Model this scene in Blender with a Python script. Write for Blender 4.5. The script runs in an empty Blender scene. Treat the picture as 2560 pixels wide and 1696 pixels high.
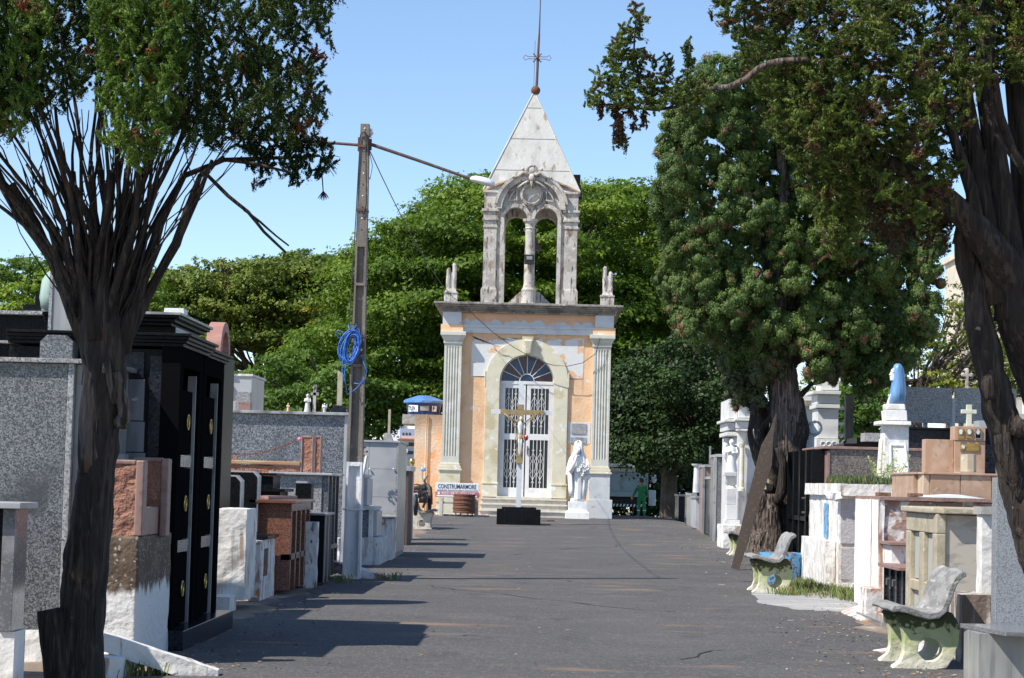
import bpy, bmesh, math, random
import numpy as np
from mathutils import Vector, Matrix
random.seed(7); RNG = np.random.default_rng(7)
S = bpy.context.scene
PI = math.pi
# ------------------------------------------------------------------ camera
F = 5200.; CH = 1.45; TH = math.radians(1.45)
_a = np.array([70., -360., -F]); _a /= np.linalg.norm(_a)
_c = np.array([math.sin(TH), math.cos(TH), (70*math.sin(TH)-360*math.cos(TH))/F]); _c /= np.linalg.norm(_c)
_x = np.cross(_a, _c); CR = np.array([_x, _a, _c])
cd = bpy.data.cameras.new('camera'); cam = bpy.data.objects.new('camera', cd); S.collection.objects.link(cam)
m4 = Matrix([list(CR[0])+[0], list(CR[1])+[0], list(CR[2])+[CH], [0, 0, 0, 1]]); cam.matrix_world = m4
cd.sensor_width = 36; cd.lens = F/2560*36; cd.clip_start = .1; cd.clip_end = 3000
S.camera = cam
# ------------------------------------------------------------------ light
SUN_EL, SUN_AZ = math.radians(50), math.radians(60)      # azimuth measured from the camera side (-Y) towards -X
w = bpy.data.worlds.new('World'); S.world = w; w.use_nodes = True
nt = w.node_tree; bg = nt.nodes['Background']; sky = nt.nodes.new('ShaderNodeTexSky'); sky.sky_type = 'NISHITA'
sky.sun_disc = False; sky.sun_elevation = SUN_EL
sdir = Vector((-math.sin(SUN_AZ)*math.cos(SUN_EL), -math.cos(SUN_AZ)*math.cos(SUN_EL), math.sin(SUN_EL)))
sky.sun_rotation = math.atan2(sdir.x, sdir.y)
sky.air_density = 0.82; sky.dust_density = 0.1; sky.ozone_density = 2.6; sky.altitude = 0
nt.links.new(sky.outputs[0], bg.inputs[0]); bg.inputs[1].default_value = 0.15
sl = bpy.data.lights.new('sun', 'SUN'); sl.energy = 4.9; sl.angle = math.radians(.5); sl.color = (1, .935, .84)
so = bpy.data.objects.new('sun', sl); S.collection.objects.link(so)
so.rotation_euler = sdir.to_track_quat('Z', 'Y').to_euler()
S.view_settings.view_transform = 'Standard'; S.view_settings.look = 'None'; S.view_settings.exposure = 0.4; S.view_settings.gamma = 1

# ------------------------------------------------------------------ placing helpers (photo pixel -> point at a distance / on the ground)
def At(px, py, Y):
    r = CR @ np.array([px-1280., 848.-py, -F]); return (r[0]*Y/r[1], Y, CH+r[2]*Y/r[1])
def G(px, py, z=0.):
    r = CR @ np.array([px-1280., 848.-py, -F]); k = (z-CH)/r[2]; return (r[0]*k, r[1]*k, z)
def fx(px, py, Y): return At(px, py, Y)[0]
def fz(px, py, Y): return At(px, py, Y)[2]
def sstep(t, a, b):
    t = np.clip((t-a)/(b-a), 0, 1); return t*t*(3-2*t)
def gz(x, y):
    h = .27*sstep(y, 50, 71)*(1-sstep(y, 79, 94)) * (1-.8*sstep(x, 4.2, 7)) * (1-.6*sstep(-x, 4.5, 8))
    return h - .055*np.maximum(y-97, 0)*(sstep(y, 97, 120)) * (1-sstep(y, 420, 800)*.5)

# ------------------------------------------------------------------ materials
def mk(name, base, layers=(), rough=.7, bump=None, spec=.5, metal=0., coat=0., tr=0.):
    """layers: (rgb, kind, scale|(sx,sy,sz), lo, hi[, detail]); bump: (scale, distance[, detail])"""
    m = bpy.data.materials.new(name); m.use_nodes = True; t = m.node_tree; N = t.nodes; L = t.links
    b = N['Principled BSDF']; g = N.new('ShaderNodeNewGeometry')
    def co(sc):
        if isinstance(sc, (tuple, list)):
            mp = N.new('ShaderNodeMapping'); mp.inputs['Scale'].default_value = sc; L.new(g.outputs['Position'], mp.inputs[0]); return mp.outputs[0], 1.
        return g.outputs['Position'], sc
    cur = None
    rgb = N.new('ShaderNodeRGB'); rgb.outputs[0].default_value = (*base, 1); cur = rgb.outputs[0]
    for ly in layers:
        col, kind, sc, lo, hi = ly[:5]; det = ly[5] if len(ly) > 5 else 3
        v, s = co(sc)
        if kind == 'n':
            x = N.new('ShaderNodeTexNoise'); x.inputs['Scale'].default_value = s; x.inputs['Detail'].default_value = det; L.new(v, x.inputs['Vector']); o = x.outputs[0]
        elif kind == 'c':
            x = N.new('ShaderNodeTexVoronoi'); x.inputs['Scale'].default_value = s; L.new(v, x.inputs['Vector'])
            sp = N.new('ShaderNodeSeparateColor'); L.new(x.outputs['Color'], sp.inputs[0]); o = sp.outputs[0]
        elif kind == 'v':
            x = N.new('ShaderNodeTexVoronoi'); x.inputs['Scale'].default_value = s; L.new(v, x.inputs['Vector']); o = x.outputs[0]
        elif kind == 'w':
            x = N.new('ShaderNodeTexWave'); x.inputs['Scale'].default_value = s; x.inputs['Distortion'].default_value = 3.5; x.inputs['Detail'].default_value = 2; L.new(v, x.inputs['Vector']); o = x.outputs[1]
        elif kind == 'z':      # height band in world metres
            sx = N.new('ShaderNodeSeparateXYZ'); L.new(g.outputs['Position'], sx.inputs[0])
            x = N.new('ShaderNodeTexNoise'); x.inputs['Scale'].default_value = s; L.new(v, x.inputs['Vector']); x.inputs['Detail'].default_value = 4
            ma = N.new('ShaderNodeMath'); ma.operation = 'MULTIPLY_ADD'; L.new(x.outputs[0], ma.inputs[0]); ma.inputs[1].default_value = ly[6] if len(ly) > 6 else .3
            L.new(sx.outputs[2], ma.inputs[2]); o = ma.outputs[0]
        mr = N.new('ShaderNodeMapRange'); mr.inputs['From Min'].default_value = lo; mr.inputs['From Max'].default_value = hi; mr.interpolation_type = 'SMOOTHSTEP' if hi > lo else 'LINEAR'
        L.new(o, mr.inputs[0])
        mx = N.new('ShaderNodeMix'); mx.data_type = 'RGBA'; L.new(mr.outputs[0], mx.inputs[0]); L.new(cur, mx.inputs[6]); mx.inputs[7].default_value = (*col, 1); cur = mx.outputs[2]
    L.new(cur, b.inputs['Base Color'])
    b.inputs['Roughness'].default_value = rough; b.inputs['Metallic'].default_value = metal; b.inputs['Specular IOR Level'].default_value = spec
    b.inputs['Coat Weight'].default_value = coat; b.inputs['Coat Roughness'].default_value = .06
    if bump:
        v, s = co(bump[0]); x = N.new('ShaderNodeTexNoise'); x.inputs['Scale'].default_value = s; x.inputs['Detail'].default_value = bump[2] if len(bump) > 2 else 4; L.new(v, x.inputs['Vector'])
        bp = N.new('ShaderNodeBump'); bp.inputs['Strength'].default_value = 1; bp.inputs['Distance'].default_value = bump[1]; L.new(x.outputs[0], bp.inputs['Height']); L.new(bp.outputs[0], b.inputs['Normal'])
    return m
def leafmat(name, cols, brown=None, bamt=.12, trans=.35, nscale=2.5, bscale=3.):
    """foliage: per-leaf tint between cols (inner leaves darkest, painted shade), brown dead patches by position noise"""
    m = bpy.data.materials.new(name); m.use_nodes = True; t = m.node_tree; N = t.nodes; L = t.links
    N.remove(N['Principled BSDF']); out = N['Material Output']; g = N.new('ShaderNodeNewGeometry')
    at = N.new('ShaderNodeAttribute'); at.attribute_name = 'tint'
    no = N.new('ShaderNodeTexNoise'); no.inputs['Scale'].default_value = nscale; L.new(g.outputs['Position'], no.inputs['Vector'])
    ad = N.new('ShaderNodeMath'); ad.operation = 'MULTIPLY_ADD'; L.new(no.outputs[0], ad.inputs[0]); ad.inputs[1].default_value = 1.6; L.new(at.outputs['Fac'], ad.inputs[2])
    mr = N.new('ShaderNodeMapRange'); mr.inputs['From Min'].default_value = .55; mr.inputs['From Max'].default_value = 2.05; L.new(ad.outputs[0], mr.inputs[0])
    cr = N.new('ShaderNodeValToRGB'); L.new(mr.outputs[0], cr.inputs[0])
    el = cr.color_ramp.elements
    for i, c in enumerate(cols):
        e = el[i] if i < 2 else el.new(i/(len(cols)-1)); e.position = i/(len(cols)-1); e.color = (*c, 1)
    cur = cr.outputs[0]
    if brown:
        n2 = N.new('ShaderNodeTexNoise'); n2.inputs['Scale'].default_value = bscale; n2.inputs['Detail'].default_value = 4; mp = N.new('ShaderNodeMapping'); mp.inputs['Location'].default_value = (31, 7, 3)
        L.new(g.outputs['Position'], mp.inputs[0]); L.new(mp.outputs[0], n2.inputs['Vector'])
        r2 = N.new('ShaderNodeMapRange'); r2.inputs['From Min'].default_value = .68-bamt; r2.inputs['From Max'].default_value = .74-bamt; L.new(n2.outputs[0], r2.inputs[0])
        mx = N.new('ShaderNodeMix'); mx.data_type = 'RGBA'; L.new(r2.outputs[0], mx.inputs[0]); L.new(cur, mx.inputs[6]); mx.inputs[7].default_value = (*brown, 1); cur = mx.outputs[2]
    d = N.new('ShaderNodeBsdfPrincipled'); d.inputs['Roughness'].default_value = .55; d.inputs['Specular IOR Level'].default_value = .3; L.new(cur, d.inputs['Base Color'])
    tr = N.new('ShaderNodeBsdfTranslucent'); L.new(cur, tr.inputs[0])
    ms = N.new('ShaderNodeMixShader'); ms.inputs[0].default_value = trans; L.new(d.outputs[0], ms.inputs[1]); L.new(tr.outputs[0], ms.inputs[2]); L.new(ms.outputs[0], out.inputs[0])
    return m
MT = {}
def granite(name, d, l, sc=60, rough=.25, mid=None, spec=.5):
    MT[name] = mk(name, d, [(mid or tuple((a+b)/2 for a, b in zip(d, l)), 'c', sc*.8, .45, .5), (l, 'c', sc, .72, .8), (tuple(x*.5 for x in d), 'c', sc*1.2, .86, .9), (tuple(x*.8 for x in d), 'n', 2., .5, .8)], rough=rough, spec=spec)
granite('granite_grey', (.075, .08, .087), (.26, .27, .28), 105, .3)
granite('granite_blue', (.09, .10, .115), (.27, .29, .32), 60, .25)
granite('granite_light', (.2, .205, .21), (.42, .42, .42), 75, .35)
granite('granite_pale', (.26, .265, .27), (.44, .45, .45), 60, .3)
granite('granite_brown', (.10, .082, .075), (.26, .22, .20), 60, .3)
granite('granite_black', (.006, .007, .008), (.014, .015, .017), 70, .35, spec=.1)
MT['door_black'] = mk('door_black', (.007, .007, .008), [], rough=.4, spec=0.)
granite('granite_navy', (.012, .014, .022), (.030, .034, .046), 50, .2, spec=.14)
granite('granite_red', (.16, .065, .042), (.27, .13, .09), 90, .18)
MT['polished_grey'] = mk('polished_grey', (.25, .255, .26), [((.38, .39, .39), 'n', (6, 6, 1.2), .4, .7), ((.14, .14, .15), 'n', 3, .58, .75)], rough=.28)
MT['polished_light'] = mk('polished_light', (.42, .43, .44), [((.33, .34, .36), 'n', 2, .4, .7)], rough=.35)
MT['marble_blue'] = mk('marble_blue', (.11, .13, .165), [((.19, .21, .25), 'n', (6, 6, 1.5), .45, .7), ((.4, .42, .45), 'n', (3, 3, 9), .66, .7)], rough=.2)
MT['marble_white'] = mk('marble_white', (.66, .66, .64), [((.5, .51, .53), 'n', (1.5, 1.5, 3), .45, .75), ((.36, .27, .2), 'n', (6, 6, 1.2), .62, .8), ((.25, .24, .22), 'n', 3., .66, .85, 6)], rough=.5, bump=(30, .003))
MT['statue_white'] = mk('statue_white', (.82, .82, .80), [((.6, .6, .6), 'n', 5, .5, .8)], rough=.55, bump=(30, .002))
MT['white_paint'] = mk('white_paint', (.76, .745, .71), [((.56, .54, .50), 'n', 3, .42, .72, 6), ((.40, .31, .24), 'n', (12, 12, 1.6), .56, .68, 6), ((.25, .22, .19), 'n', (22, 22, 5), .68, .74, 6), ((.5, .36, .25), 'n', 6, .7, .8)], rough=.8, bump=(9, .02, 6))
MT['white_worn'] = mk('white_worn', (.74, .73, .71), [((.48, .46, .44), 'n', (9, 9, 1.3), .48, .62, 6), ((.3, .21, .16), 'n', (14, 14, 5), .60, .66, 6), ((.07, .06, .055), 'n', (26, 26, 7), .66, .7, 5)], rough=.85, bump=(8, .03, 6))
MT['white_peel'] = mk('white_peel', (.70, .69, .66), [((.42, .26, .19), 'n', (5, 5, 3), .47, .54, 6), ((.5, .25, .12), 'n', 2.6, .6, .66, 6), ((.62, .6, .58), 'n', 14, .58, .64, 6)], rough=.85, bump=(10, .02, 6))
MT['grey_render'] = mk('grey_render', (.44, .44, .45), [((.33, .33, .34), 'n', 4, .45, .7), ((.2, .2, .2), 'n', 22, .68, .74)], rough=.85, bump=(25, .01, 6))
MT['concrete'] = mk('concrete', (.36, .35, .33), [((.24, .23, .22), 'n', 5, .45, .75, 6), ((.14, .13, .12), 'n', (18, 18, 4), .62, .78, 6), ((.5, .49, .46), 'n', 12, .6, .7)], rough=.85, bump=(30, .006, 6))
MT['concrete_bench'] = mk('concrete_bench', (.29, .29, .28), [((.19, .19, .185), 'n', (12, 4, 12), .42, .62, 6), ((.40, .39, .37), 'n', (9, 3, 14), .58, .68, 5), ((.16, .16, .155), 'n', 34, .64, .74, 5), ((.36, .30, .2), 'n', 5, .66, .8)], rough=.9, bump=(45, .011, 6))
MT['bench_green'] = mk('bench_green', (.46, .50, .25), [((.50, .50, .33), 'n', 5, .45, .7), ((.30, .38, .18), 'n', 9, .5, .7, 6), ((.06, .075, .028), 'z', (22, 22, 22), .50, .56, 6, .36), ((.74, .71, .58), 'z', 6, .30, .12, 4, .18)], rough=.8, bump=(14, .015, 6))
MT['bench_cream'] = mk('bench_cream', (.62, .57, .48), [((.45, .41, .35), 'n', 6, .45, .7)], rough=.8, bump=(20, .006))
MT['red_rock'] = mk('red_rock', (.30, .14, .095), [((.40, .21, .14), 'n', 9, .45, .65, 5), ((.20, .10, .075), 'n', 20, .55, .7, 5)], rough=.85, bump=(22, .05, 5))
MT['red_smooth'] = mk('red_smooth', (.30, .19, .16), [((.22, .13, .11), 'n', 12, .45, .7)], rough=.5, bump=(40, .002))
MT['red_band'] = mk('red_band', (.36, .20, .11), [((.5, .38, .2), 'n', (2, 2, 8), .5, .65)], rough=.6, bump=(30, .004))
MT['brown_pebble'] = mk('brown_pebble', (.10, .068, .045), [((.17, .12, .08), 'n', 6, .45, .7), ((.38, .35, .3), 'c', 60, .93, .94)], rough=.8, bump=(45, .01))
MT['pebble_white'] = mk('pebble_white', (.10, .068, .045), [((.17, .12, .08), 'n', 6, .45, .7), ((.38, .35, .3), 'c', 60, .93, .94), ((.72, .71, .69), 'z', (9, 9, 3), .78, .72, 4, .35)], rough=.8, bump=(20, .015, 5))
MT['peach'] = mk('peach', (.73, .475, .285), [((.79, .54, .34), 'n', 1.2, .4, .7), ((.64, .39, .23), 'n', 3, .5, .75, 6), ((.52, .36, .25), 'n', (7, 7, .9), .62, .74, 6), ((.72, .68, .64), 'n', 1.9, .66, .69, 7)], rough=.85, bump=(14, .012, 6))
MT['peach_peel'] = mk('peach_peel', (.70, .42, .26), [((.60, .61, .62), 'z', (3.2, 3.2, .4), 7.34, 7.31, 5, .62), ((.8, .48, .3), 'n', 1.4, .5, .7)], rough=.85, bump=(14, .006, 6))
MT['spandrel'] = mk('spandrel', (.66, .67, .66), [((.72, .44, .27), 'n', 2.2, .55, .57, 7), ((.7, .69, .64), 'n', 5, .55, .7)], rough=.85, bump=(14, .006, 6))
MT['orange_wall'] = mk('orange_wall', (.70, .45, .26), [((.62, .53, .42), 'n', (1.2, 1.2, .8), .46, .62, 6), ((.68, .33, .16), 'n', 2.4, .58, .7, 6), ((.72, .69, .63), 'n', 1.6, .62, .68, 7), ((.30, .23, .17), 'z', (5, 5, 1), 3.3, 4.3, 4, .9)], rough=.9, bump=(12, .02, 6))
MT['cream'] = mk('cream', (.66, .62, .48), [((.60, .56, .42), 'n', 3, .4, .7, 5), ((.52, .45, .28), 'n', 1.6, .55, .68, 6), ((.74, .73, .68), 'n', 3.3, .6, .66, 6)], rough=.8, bump=(20, .006, 5))
MT['pilaster_white'] = mk('pilaster_white', (.60, .595, .53), [((.52, .51, .43), 'n', 3, .4, .7, 5), ((.69, .68, .65), 'n', 2, .55, .7, 5)], rough=.8, bump=(20, .005))
MT['band_white'] = mk('band_white', (.60, .62, .63), [((.52, .54, .56), 'n', 3, .45, .7, 5), ((.5, .42, .3), 'n', (4, 4, 9), .63, .7, 5)], rough=.8, bump=(20, .004))
MT['cornice'] = mk('cornice', (.30, .28, .25), [((.16, .15, .14), 'n', 4, .42, .65, 6), ((.45, .44, .40), 'n', 7, .6, .7, 6)], rough=.9, bump=(20, .02, 6))
MT['belfry'] = mk('belfry', (.53, .50, .45), [((.38, .35, .31), 'n', 3, .42, .62, 6), ((.27, .20, .16), 'n', (7, 7, 2), .55, .66, 6), ((.13, .12, .11), 'n', (9, 9, 2.2), .58, .66, 7), ((.66, .65, .61), 'n', 5, .62, .7, 5)], rough=.85, bump=(16, .015, 6))
MT['spire'] = mk('spire', (.47, .47, .445), [((.38, .38, .35), 'n', (3, 3, 1), .42, .7, 5), ((.55, .55, .53), 'n', 1.5, .55, .7), ((.27, .21, .16), 'n', (5, 5, .6), .6, .72, 6), ((.36, .28, .21), 'n', (8, 8, 1.5), .68, .74, 5)], rough=.6, bump=(8, .01))
MT['step_cream'] = mk('step_cream', (.58, .55, .48), [((.48, .45, .38), 'n', 4, .45, .7)], rough=.8)
MT['door_white'] = mk('door_white', (.74, .74, .73), [((.66, .65, .62), 'n', 4, .45, .7)], rough=.5)
MT['dark_inside'] = mk('dark_inside', (.03, .032, .036), [((.07, .075, .085), 'n', (8, 8, 1), .5, .8)], rough=.18)
MT['glass_blue'] = mk('glass_blue', (.018, .035, .085), [((.03, .06, .13), 'n', 3, .4, .7)], rough=.2)
MT['glass_red'] = mk('glass_red', (.055, .02, .03), [((.08, .03, .05), 'n', 3, .4, .7)], rough=.2)
MT['pole'] = mk('pole', (.21, .18, .15), [((.13, .115, .1), 'n', (9, 9, 1.5), .45, .65, 6), ((.32, .29, .25), 'n', 12, .6, .7, 6)], rough=.9, bump=(30, .006, 5))
MT['pole_white'] = mk('pole_white', (.72, .72, .73), [((.58, .57, .56), 'n', (9, 9, 1.5), .48, .7, 6), ((.3, .25, .2), 'n', (18, 18, 8), .66, .72, 6)], rough=.85, bump=(25, .006, 5))
MT['bark'] = mk('bark', (.027, .019, .014), [((.066, .049, .037), 'n', (28, 28, 3), .48, .64, 6), ((.014, .010, .008), 'n', (34, 34, 4), .52, .62, 6), ((.20, .185, .165), 'n', 9, .70, .74, 5)], rough=.9, bump=((30, 30, 3), .07, 5))
MT['bark_pale'] = mk('bark_pale', (.12, .09, .072), [((.23, .185, .15), 'n', (22, 22, 2.5), .48, .64, 6), ((.03, .022, .018), 'n', (26, 26, 3), .50, .60, 6)], rough=.9, bump=((16, 16, 2.2), .16, 5))
MT['bark_far'] = mk('bark_far', (.075, .06, .048), [((.12, .1, .08), 'n', 2, .45, .7)], rough=.9)
MT['plank'] = mk('plank', (.032, .021, .014), [((.06, .04, .027), 'n', (20, 20, 2), .5, .7, 5)], rough=.75, bump=((30, 30, 3), .004))
MT['beige_stone'] = mk('beige_stone', (.42, .37, .27), [((.33, .28, .19), 'n', 5, .45, .7, 5), ((.5, .47, .39), 'n', 9, .58, .7), ((.12, .10, .07), 'n', 16, .7, .76, 5)], rough=.7, bump=(25, .006))
MT['beige_vein'] = mk('beige_vein', (.46, .42, .35), [((.34, .31, .265), 'n', (4, 4, 11), .48, .6, 7), ((.4, .37, .31), 'n', 6, .55, .7, 5), ((.10, .09, .08), 'n', (6, 6, 20), .68, .72, 7)], rough=.55)
MT['orange_stone'] = mk('orange_stone', (.42, .27, .18), [((.50, .36, .265), 'n', 5, .42, .7, 5), ((.33, .2, .13), 'n', 9, .55, .7, 5), ((.48, .42, .28), 'n', 13, .62, .72, 5)], rough=.45)
MT['orange_pale'] = mk('orange_pale', (.60, .46, .33), [((.5, .36, .24), 'n', (20, 20, 3), .45, .7, 5)], rough=.5)
MT['gold_plate'] = mk('gold_plate', (.30, .21, .055), [((.2, .13, .035), 'n', (10, 10, 60), .5, .6, 3)], rough=.45)
MT['brass'] = mk('brass', (.62, .45, .14), [], rough=.3, metal=.9)
MT['gold_cross'] = mk('gold_cross', (.33, .245, .12), [((.27, .19, .09), 'n', 6, .45, .7)], rough=.6)
MT['metal_white'] = mk('metal_white', (.66, .68, .70), [((.5, .53, .56), 'n', 3, .5, .75)], rough=.4)
MT['steel'] = mk('steel', (.42, .43, .44), [], rough=.35, metal=.8)
MT['rust'] = mk('rust', (.17, .065, .035), [((.10, .045, .03), 'n', 14, .45, .65, 5), ((.3, .13, .07), 'n', 20, .6, .7)], rough=.9, bump=(40, .004))
MT['rust_dark'] = mk('rust_dark', (.10, .07, .06), [((.16, .1, .08), 'n', 14, .5, .65)], rough=.8)
MT['cable_blue'] = mk('cable_blue', (.03, .13, .50), [((.08, .25, .68), 'n', 12, .5, .6)], rough=.45)
MT['cable_black'] = mk('cable_black', (.03, .03, .035), [], rough=.6)
MT['porcelain'] = mk('porcelain', (.6, .58, .55), [], rough=.3)
MT['lamp_white'] = mk('lamp_white', (.68, .72, .76), [((.56, .6, .64), 'n', 6, .5, .7)], rough=.3)
MT['tank_blue'] = mk('tank_blue', (.012, .05, .19), [((.02, .07, .25), 'n', 2, .4, .7)], rough=.4)
MT['tank_lid'] = mk('tank_lid', (.09, .23, .52), [((.07, .18, .43), 'n', 3, .45, .7)], rough=.45)
MT['sign_white'] = mk('sign_white', (.78, .82, .84), [((.7, .73, .76), 'n', 6, .5, .7)], rough=.5)
MT['sign_red'] = mk('sign_red', (.50, .13, .16), [((.58, .2, .23), 'n', 8, .5, .7)], rough=.5)
MT['ink'] = mk('ink', (.04, .05, .07), [], rough=.6)
MT['ink_white'] = mk('ink_white', (.85, .85, .85), [], rough=.6)
MT['ink_grey'] = mk('ink_grey', (.30, .34, .4), [], rough=.6)
MT['sticker'] = mk('sticker', (.85, .87, .87), [], rough=.4)
MT['sticker_grey'] = mk('sticker_grey', (.33, .31, .28), [], rough=.6)
MT['mary_blue'] = mk('mary_blue', (.11, .24, .44), [((.17, .33, .56), 'n', (10, 10, 2), .45, .65, 5), ((.07, .17, .33), 'n', (16, 16, 3), .58, .7)], rough=.38, bump=((14, 14, 2), .01))
MT['bronze_green'] = mk('bronze_green', (.32, .44, .39), [((.2, .32, .29), 'n', (9, 9, 2), .45, .65), ((.45, .55, .48), 'n', 5, .6, .7)], rough=.6)
MT['bluepaint'] = mk('bluepaint', (.11, .36, .62), [((.17, .07, .04), 'n', 15, .55, .6, 6), ((.3, .52, .72), 'n', 5, .55, .7)], rough=.6, bump=(25, .004))
MT['soil'] = mk('soil', (.16, .09, .055), [((.24, .14, .09), 'n', 15, .5, .7, 5)], rough=.95, bump=(20, .02))
MT['brick_pink'] = mk('brick_pink', (.40, .20, .16), [((.33, .16, .13), 'n', (3, 3, 14), .45, .65)], rough=.6, bump=((2, 2, 20), .006))
MT['truck_grey'] = mk('truck_grey', (.34, .44, .48), [((.26, .34, .37), 'n', 3, .5, .7)], rough=.45)
MT['truck_dark'] = mk('truck_dark', (.015, .015, .016), [], rough=.6)
MT['canvas'] = mk('canvas', (.55, .5, .4), [((.4, .36, .28), 'n', 4, .5, .7)], rough=.9)
MT['uniform'] = mk('uniform', (.015, .20, .065), [((.02, .27, .09), 'n', 9, .5, .7)], rough=.8)
MT['skin'] = mk('skin', (.30, .16, .10), [], rough=.6)
MT['hair'] = mk('hair', (.02, .015, .012), [], rough=.6)
MT['glove'] = mk('glove', (.75, .5, .05), [], rough=.6)
MT['reflective'] = mk('reflective', (.62, .66, .55), [], rough=.4)
MT['bike_dark'] = mk('bike_dark', (.045, .033, .025), [((.1, .07, .05), 'n', 14, .5, .7)], rough=.45)
MT['bike_red'] = mk('bike_red', (.35, .02, .02), [], rough=.3)
MT['mirror'] = mk('mirror', (.25, .42, .7), [], rough=.15)
MT['chain'] = mk('chain', (.16, .055, .03), [], rough=.8)
MT['pink'] = mk('pink', (.75, .2, .35), [], rough=.6)
MT['photo_pale'] = mk('photo_pale', (.7, .7, .68), [((.25, .25, .28), 'n', 30, .52, .6)], rough=.3)
MT['house_white'] = mk('house_white', (.78, .78, .78), [], rough=.8)
MT['house_cream'] = mk('house_cream', (.72, .64, .54), [], rough=.8)
MT['house_pink'] = mk('house_pink', (.68, .5, .44), [], rough=.8)
MT['house_blue'] = mk('house_blue', (.34, .38, .5), [], rough=.8)
MT['roof_tile'] = mk('roof_tile', (.42, .15, .09), [((.3, .11, .07), 'n', 3, .4, .7)], rough=.85)
MT['window_dark'] = mk('window_dark', (.05, .06, .07), [], rough=.2)
MT['tower_cream'] = mk('tower_cream', (.62, .56, .46), [((.52, .46, .38), 'n', .5, .4, .7)], rough=.8)
MT['foam_box'] = mk('foam_box', (.8, .85, .88), [], rough=.6)

MT['polished_dark'] = mk('polished_dark', (.15, .155, .165), [((.22, .22, .23), 'c', 70, .7, .8), ((.3, .3, .31), 'n', 3, .55, .75)], rough=.15)
granite('polished_granite', (.23, .24, .26), (.34, .36, .39), 150, .2)
MT['polished_stain'] = mk('polished_stain', (.28, .29, .28), [((.40, .40, .37), 'n', (8, 8, .8), .45, .7), ((.2, .21, .21), 'n', (14, 14, 1.5), .55, .7)], rough=.3)
MT['beige_door'] = mk('beige_door', (.40, .41, .38), [((.33, .32, .27), 'n', (8, 8, 2), .5, .7)], rough=.6)
MT['white_stain'] = mk('white_stain', (.82, .81, .79), [((.33, .2, .14), 'n', (5, 5, .35), .6, .66, 5), ((.6, .56, .52), 'n', (12, 12, 1), .6, .7, 5)], rough=.8, bump=(20, .01))
MT['brown_stain'] = mk('brown_stain', (.26, .17, .14), [((.55, .5, .47), 'n', 5, .58, .66, 5)], rough=.85, bump=(20, .01))
MT['grey_white'] = mk('grey_white', (.66, .66, .65), [((.52, .52, .52), 'n', 4, .5, .72, 6), ((.4, .38, .36), 'n', (12, 12, 4), .62, .75, 5), ((.78, .78, .77), 'n', 8, .58, .7)], rough=.8, bump=(20, .008))
MT['photo_warm'] = mk('photo_warm', (.6, .58, .58), [((.4, .16, .1), 'n', 18, .48, .56)], rough=.3)
MT['cross_pale'] = mk('cross_pale', (.60, .62, .50), [((.48, .5, .4), 'n', 8, .5, .7)], rough=.6)
MT['marble_pink'] = mk('marble_pink', (.55, .42, .36), [((.45, .33, .28), 'n', 4, .5, .7)], rough=.6)
MT['leaf_ground'] = mk('leaf_ground', (.06, .095, .03), [((.10, .13, .04), 'n', 9, .45, .6), ((.26, .12, .06), 'n', 6, .62, .68)], rough=.7)
MT['leaf_yellow'] = mk('leaf_yellow', (.38, .42, .12), [((.28, .36, .1), 'n', 9, .45, .6)], rough=.6)
MT['leaf_grass'] = mk('leaf_grass', (.11, .17, .04), [((.2, .22, .07), 'n', 9, .45, .6), ((.3, .22, .1), 'n', 5, .58, .68)], rough=.7)
MT['concrete_apron'] = mk('concrete_apron', (.30, .30, .295), [((.40, .40, .39), 'n', (.9, 4, 1), .45, .65, 6), ((.2, .195, .19), 'n', (1.5, 8, 1), .55, .7, 5)], rough=.85, bump=(20, .01, 5))
MT['brown_peel'] = mk('brown_peel', (.34, .23, .185), [((.60, .57, .54), 'n', 8, .53, .60, 6), ((.26, .17, .135), 'n', 3, .5, .65, 5), ((.52, .29, .13), 'z', 3, 1.15, .85, 4, .5), ((.6, .58, .56), 'n', 16, .60, .66, 5)], rough=.9, bump=(14, .02, 6))
MT['stained_wall'] = mk('stained_wall', (.50, .46, .42), [((.20, .155, .125), 'n', (9, 9, .7), .42, .56, 6), ((.68, .67, .65), 'n', 6, .6, .66, 5)], rough=.9, bump=(12, .02, 5))
MT['dry_leaf'] = mk('dry_leaf', (.26, .17, .10), [((.4, .33, .25), 'n', 7, .5, .56), ((.12, .07, .04), 'n', 11, .58, .62)], rough=.9)
MT['sand'] = mk('sand', (.33, .22, .15), [((.42, .3, .21), 'n', 5, .5, .7, 5), ((.12, .1, .09), 'n', 9, .6, .7, 5)], rough=.95, bump=(40, .01))
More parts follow.
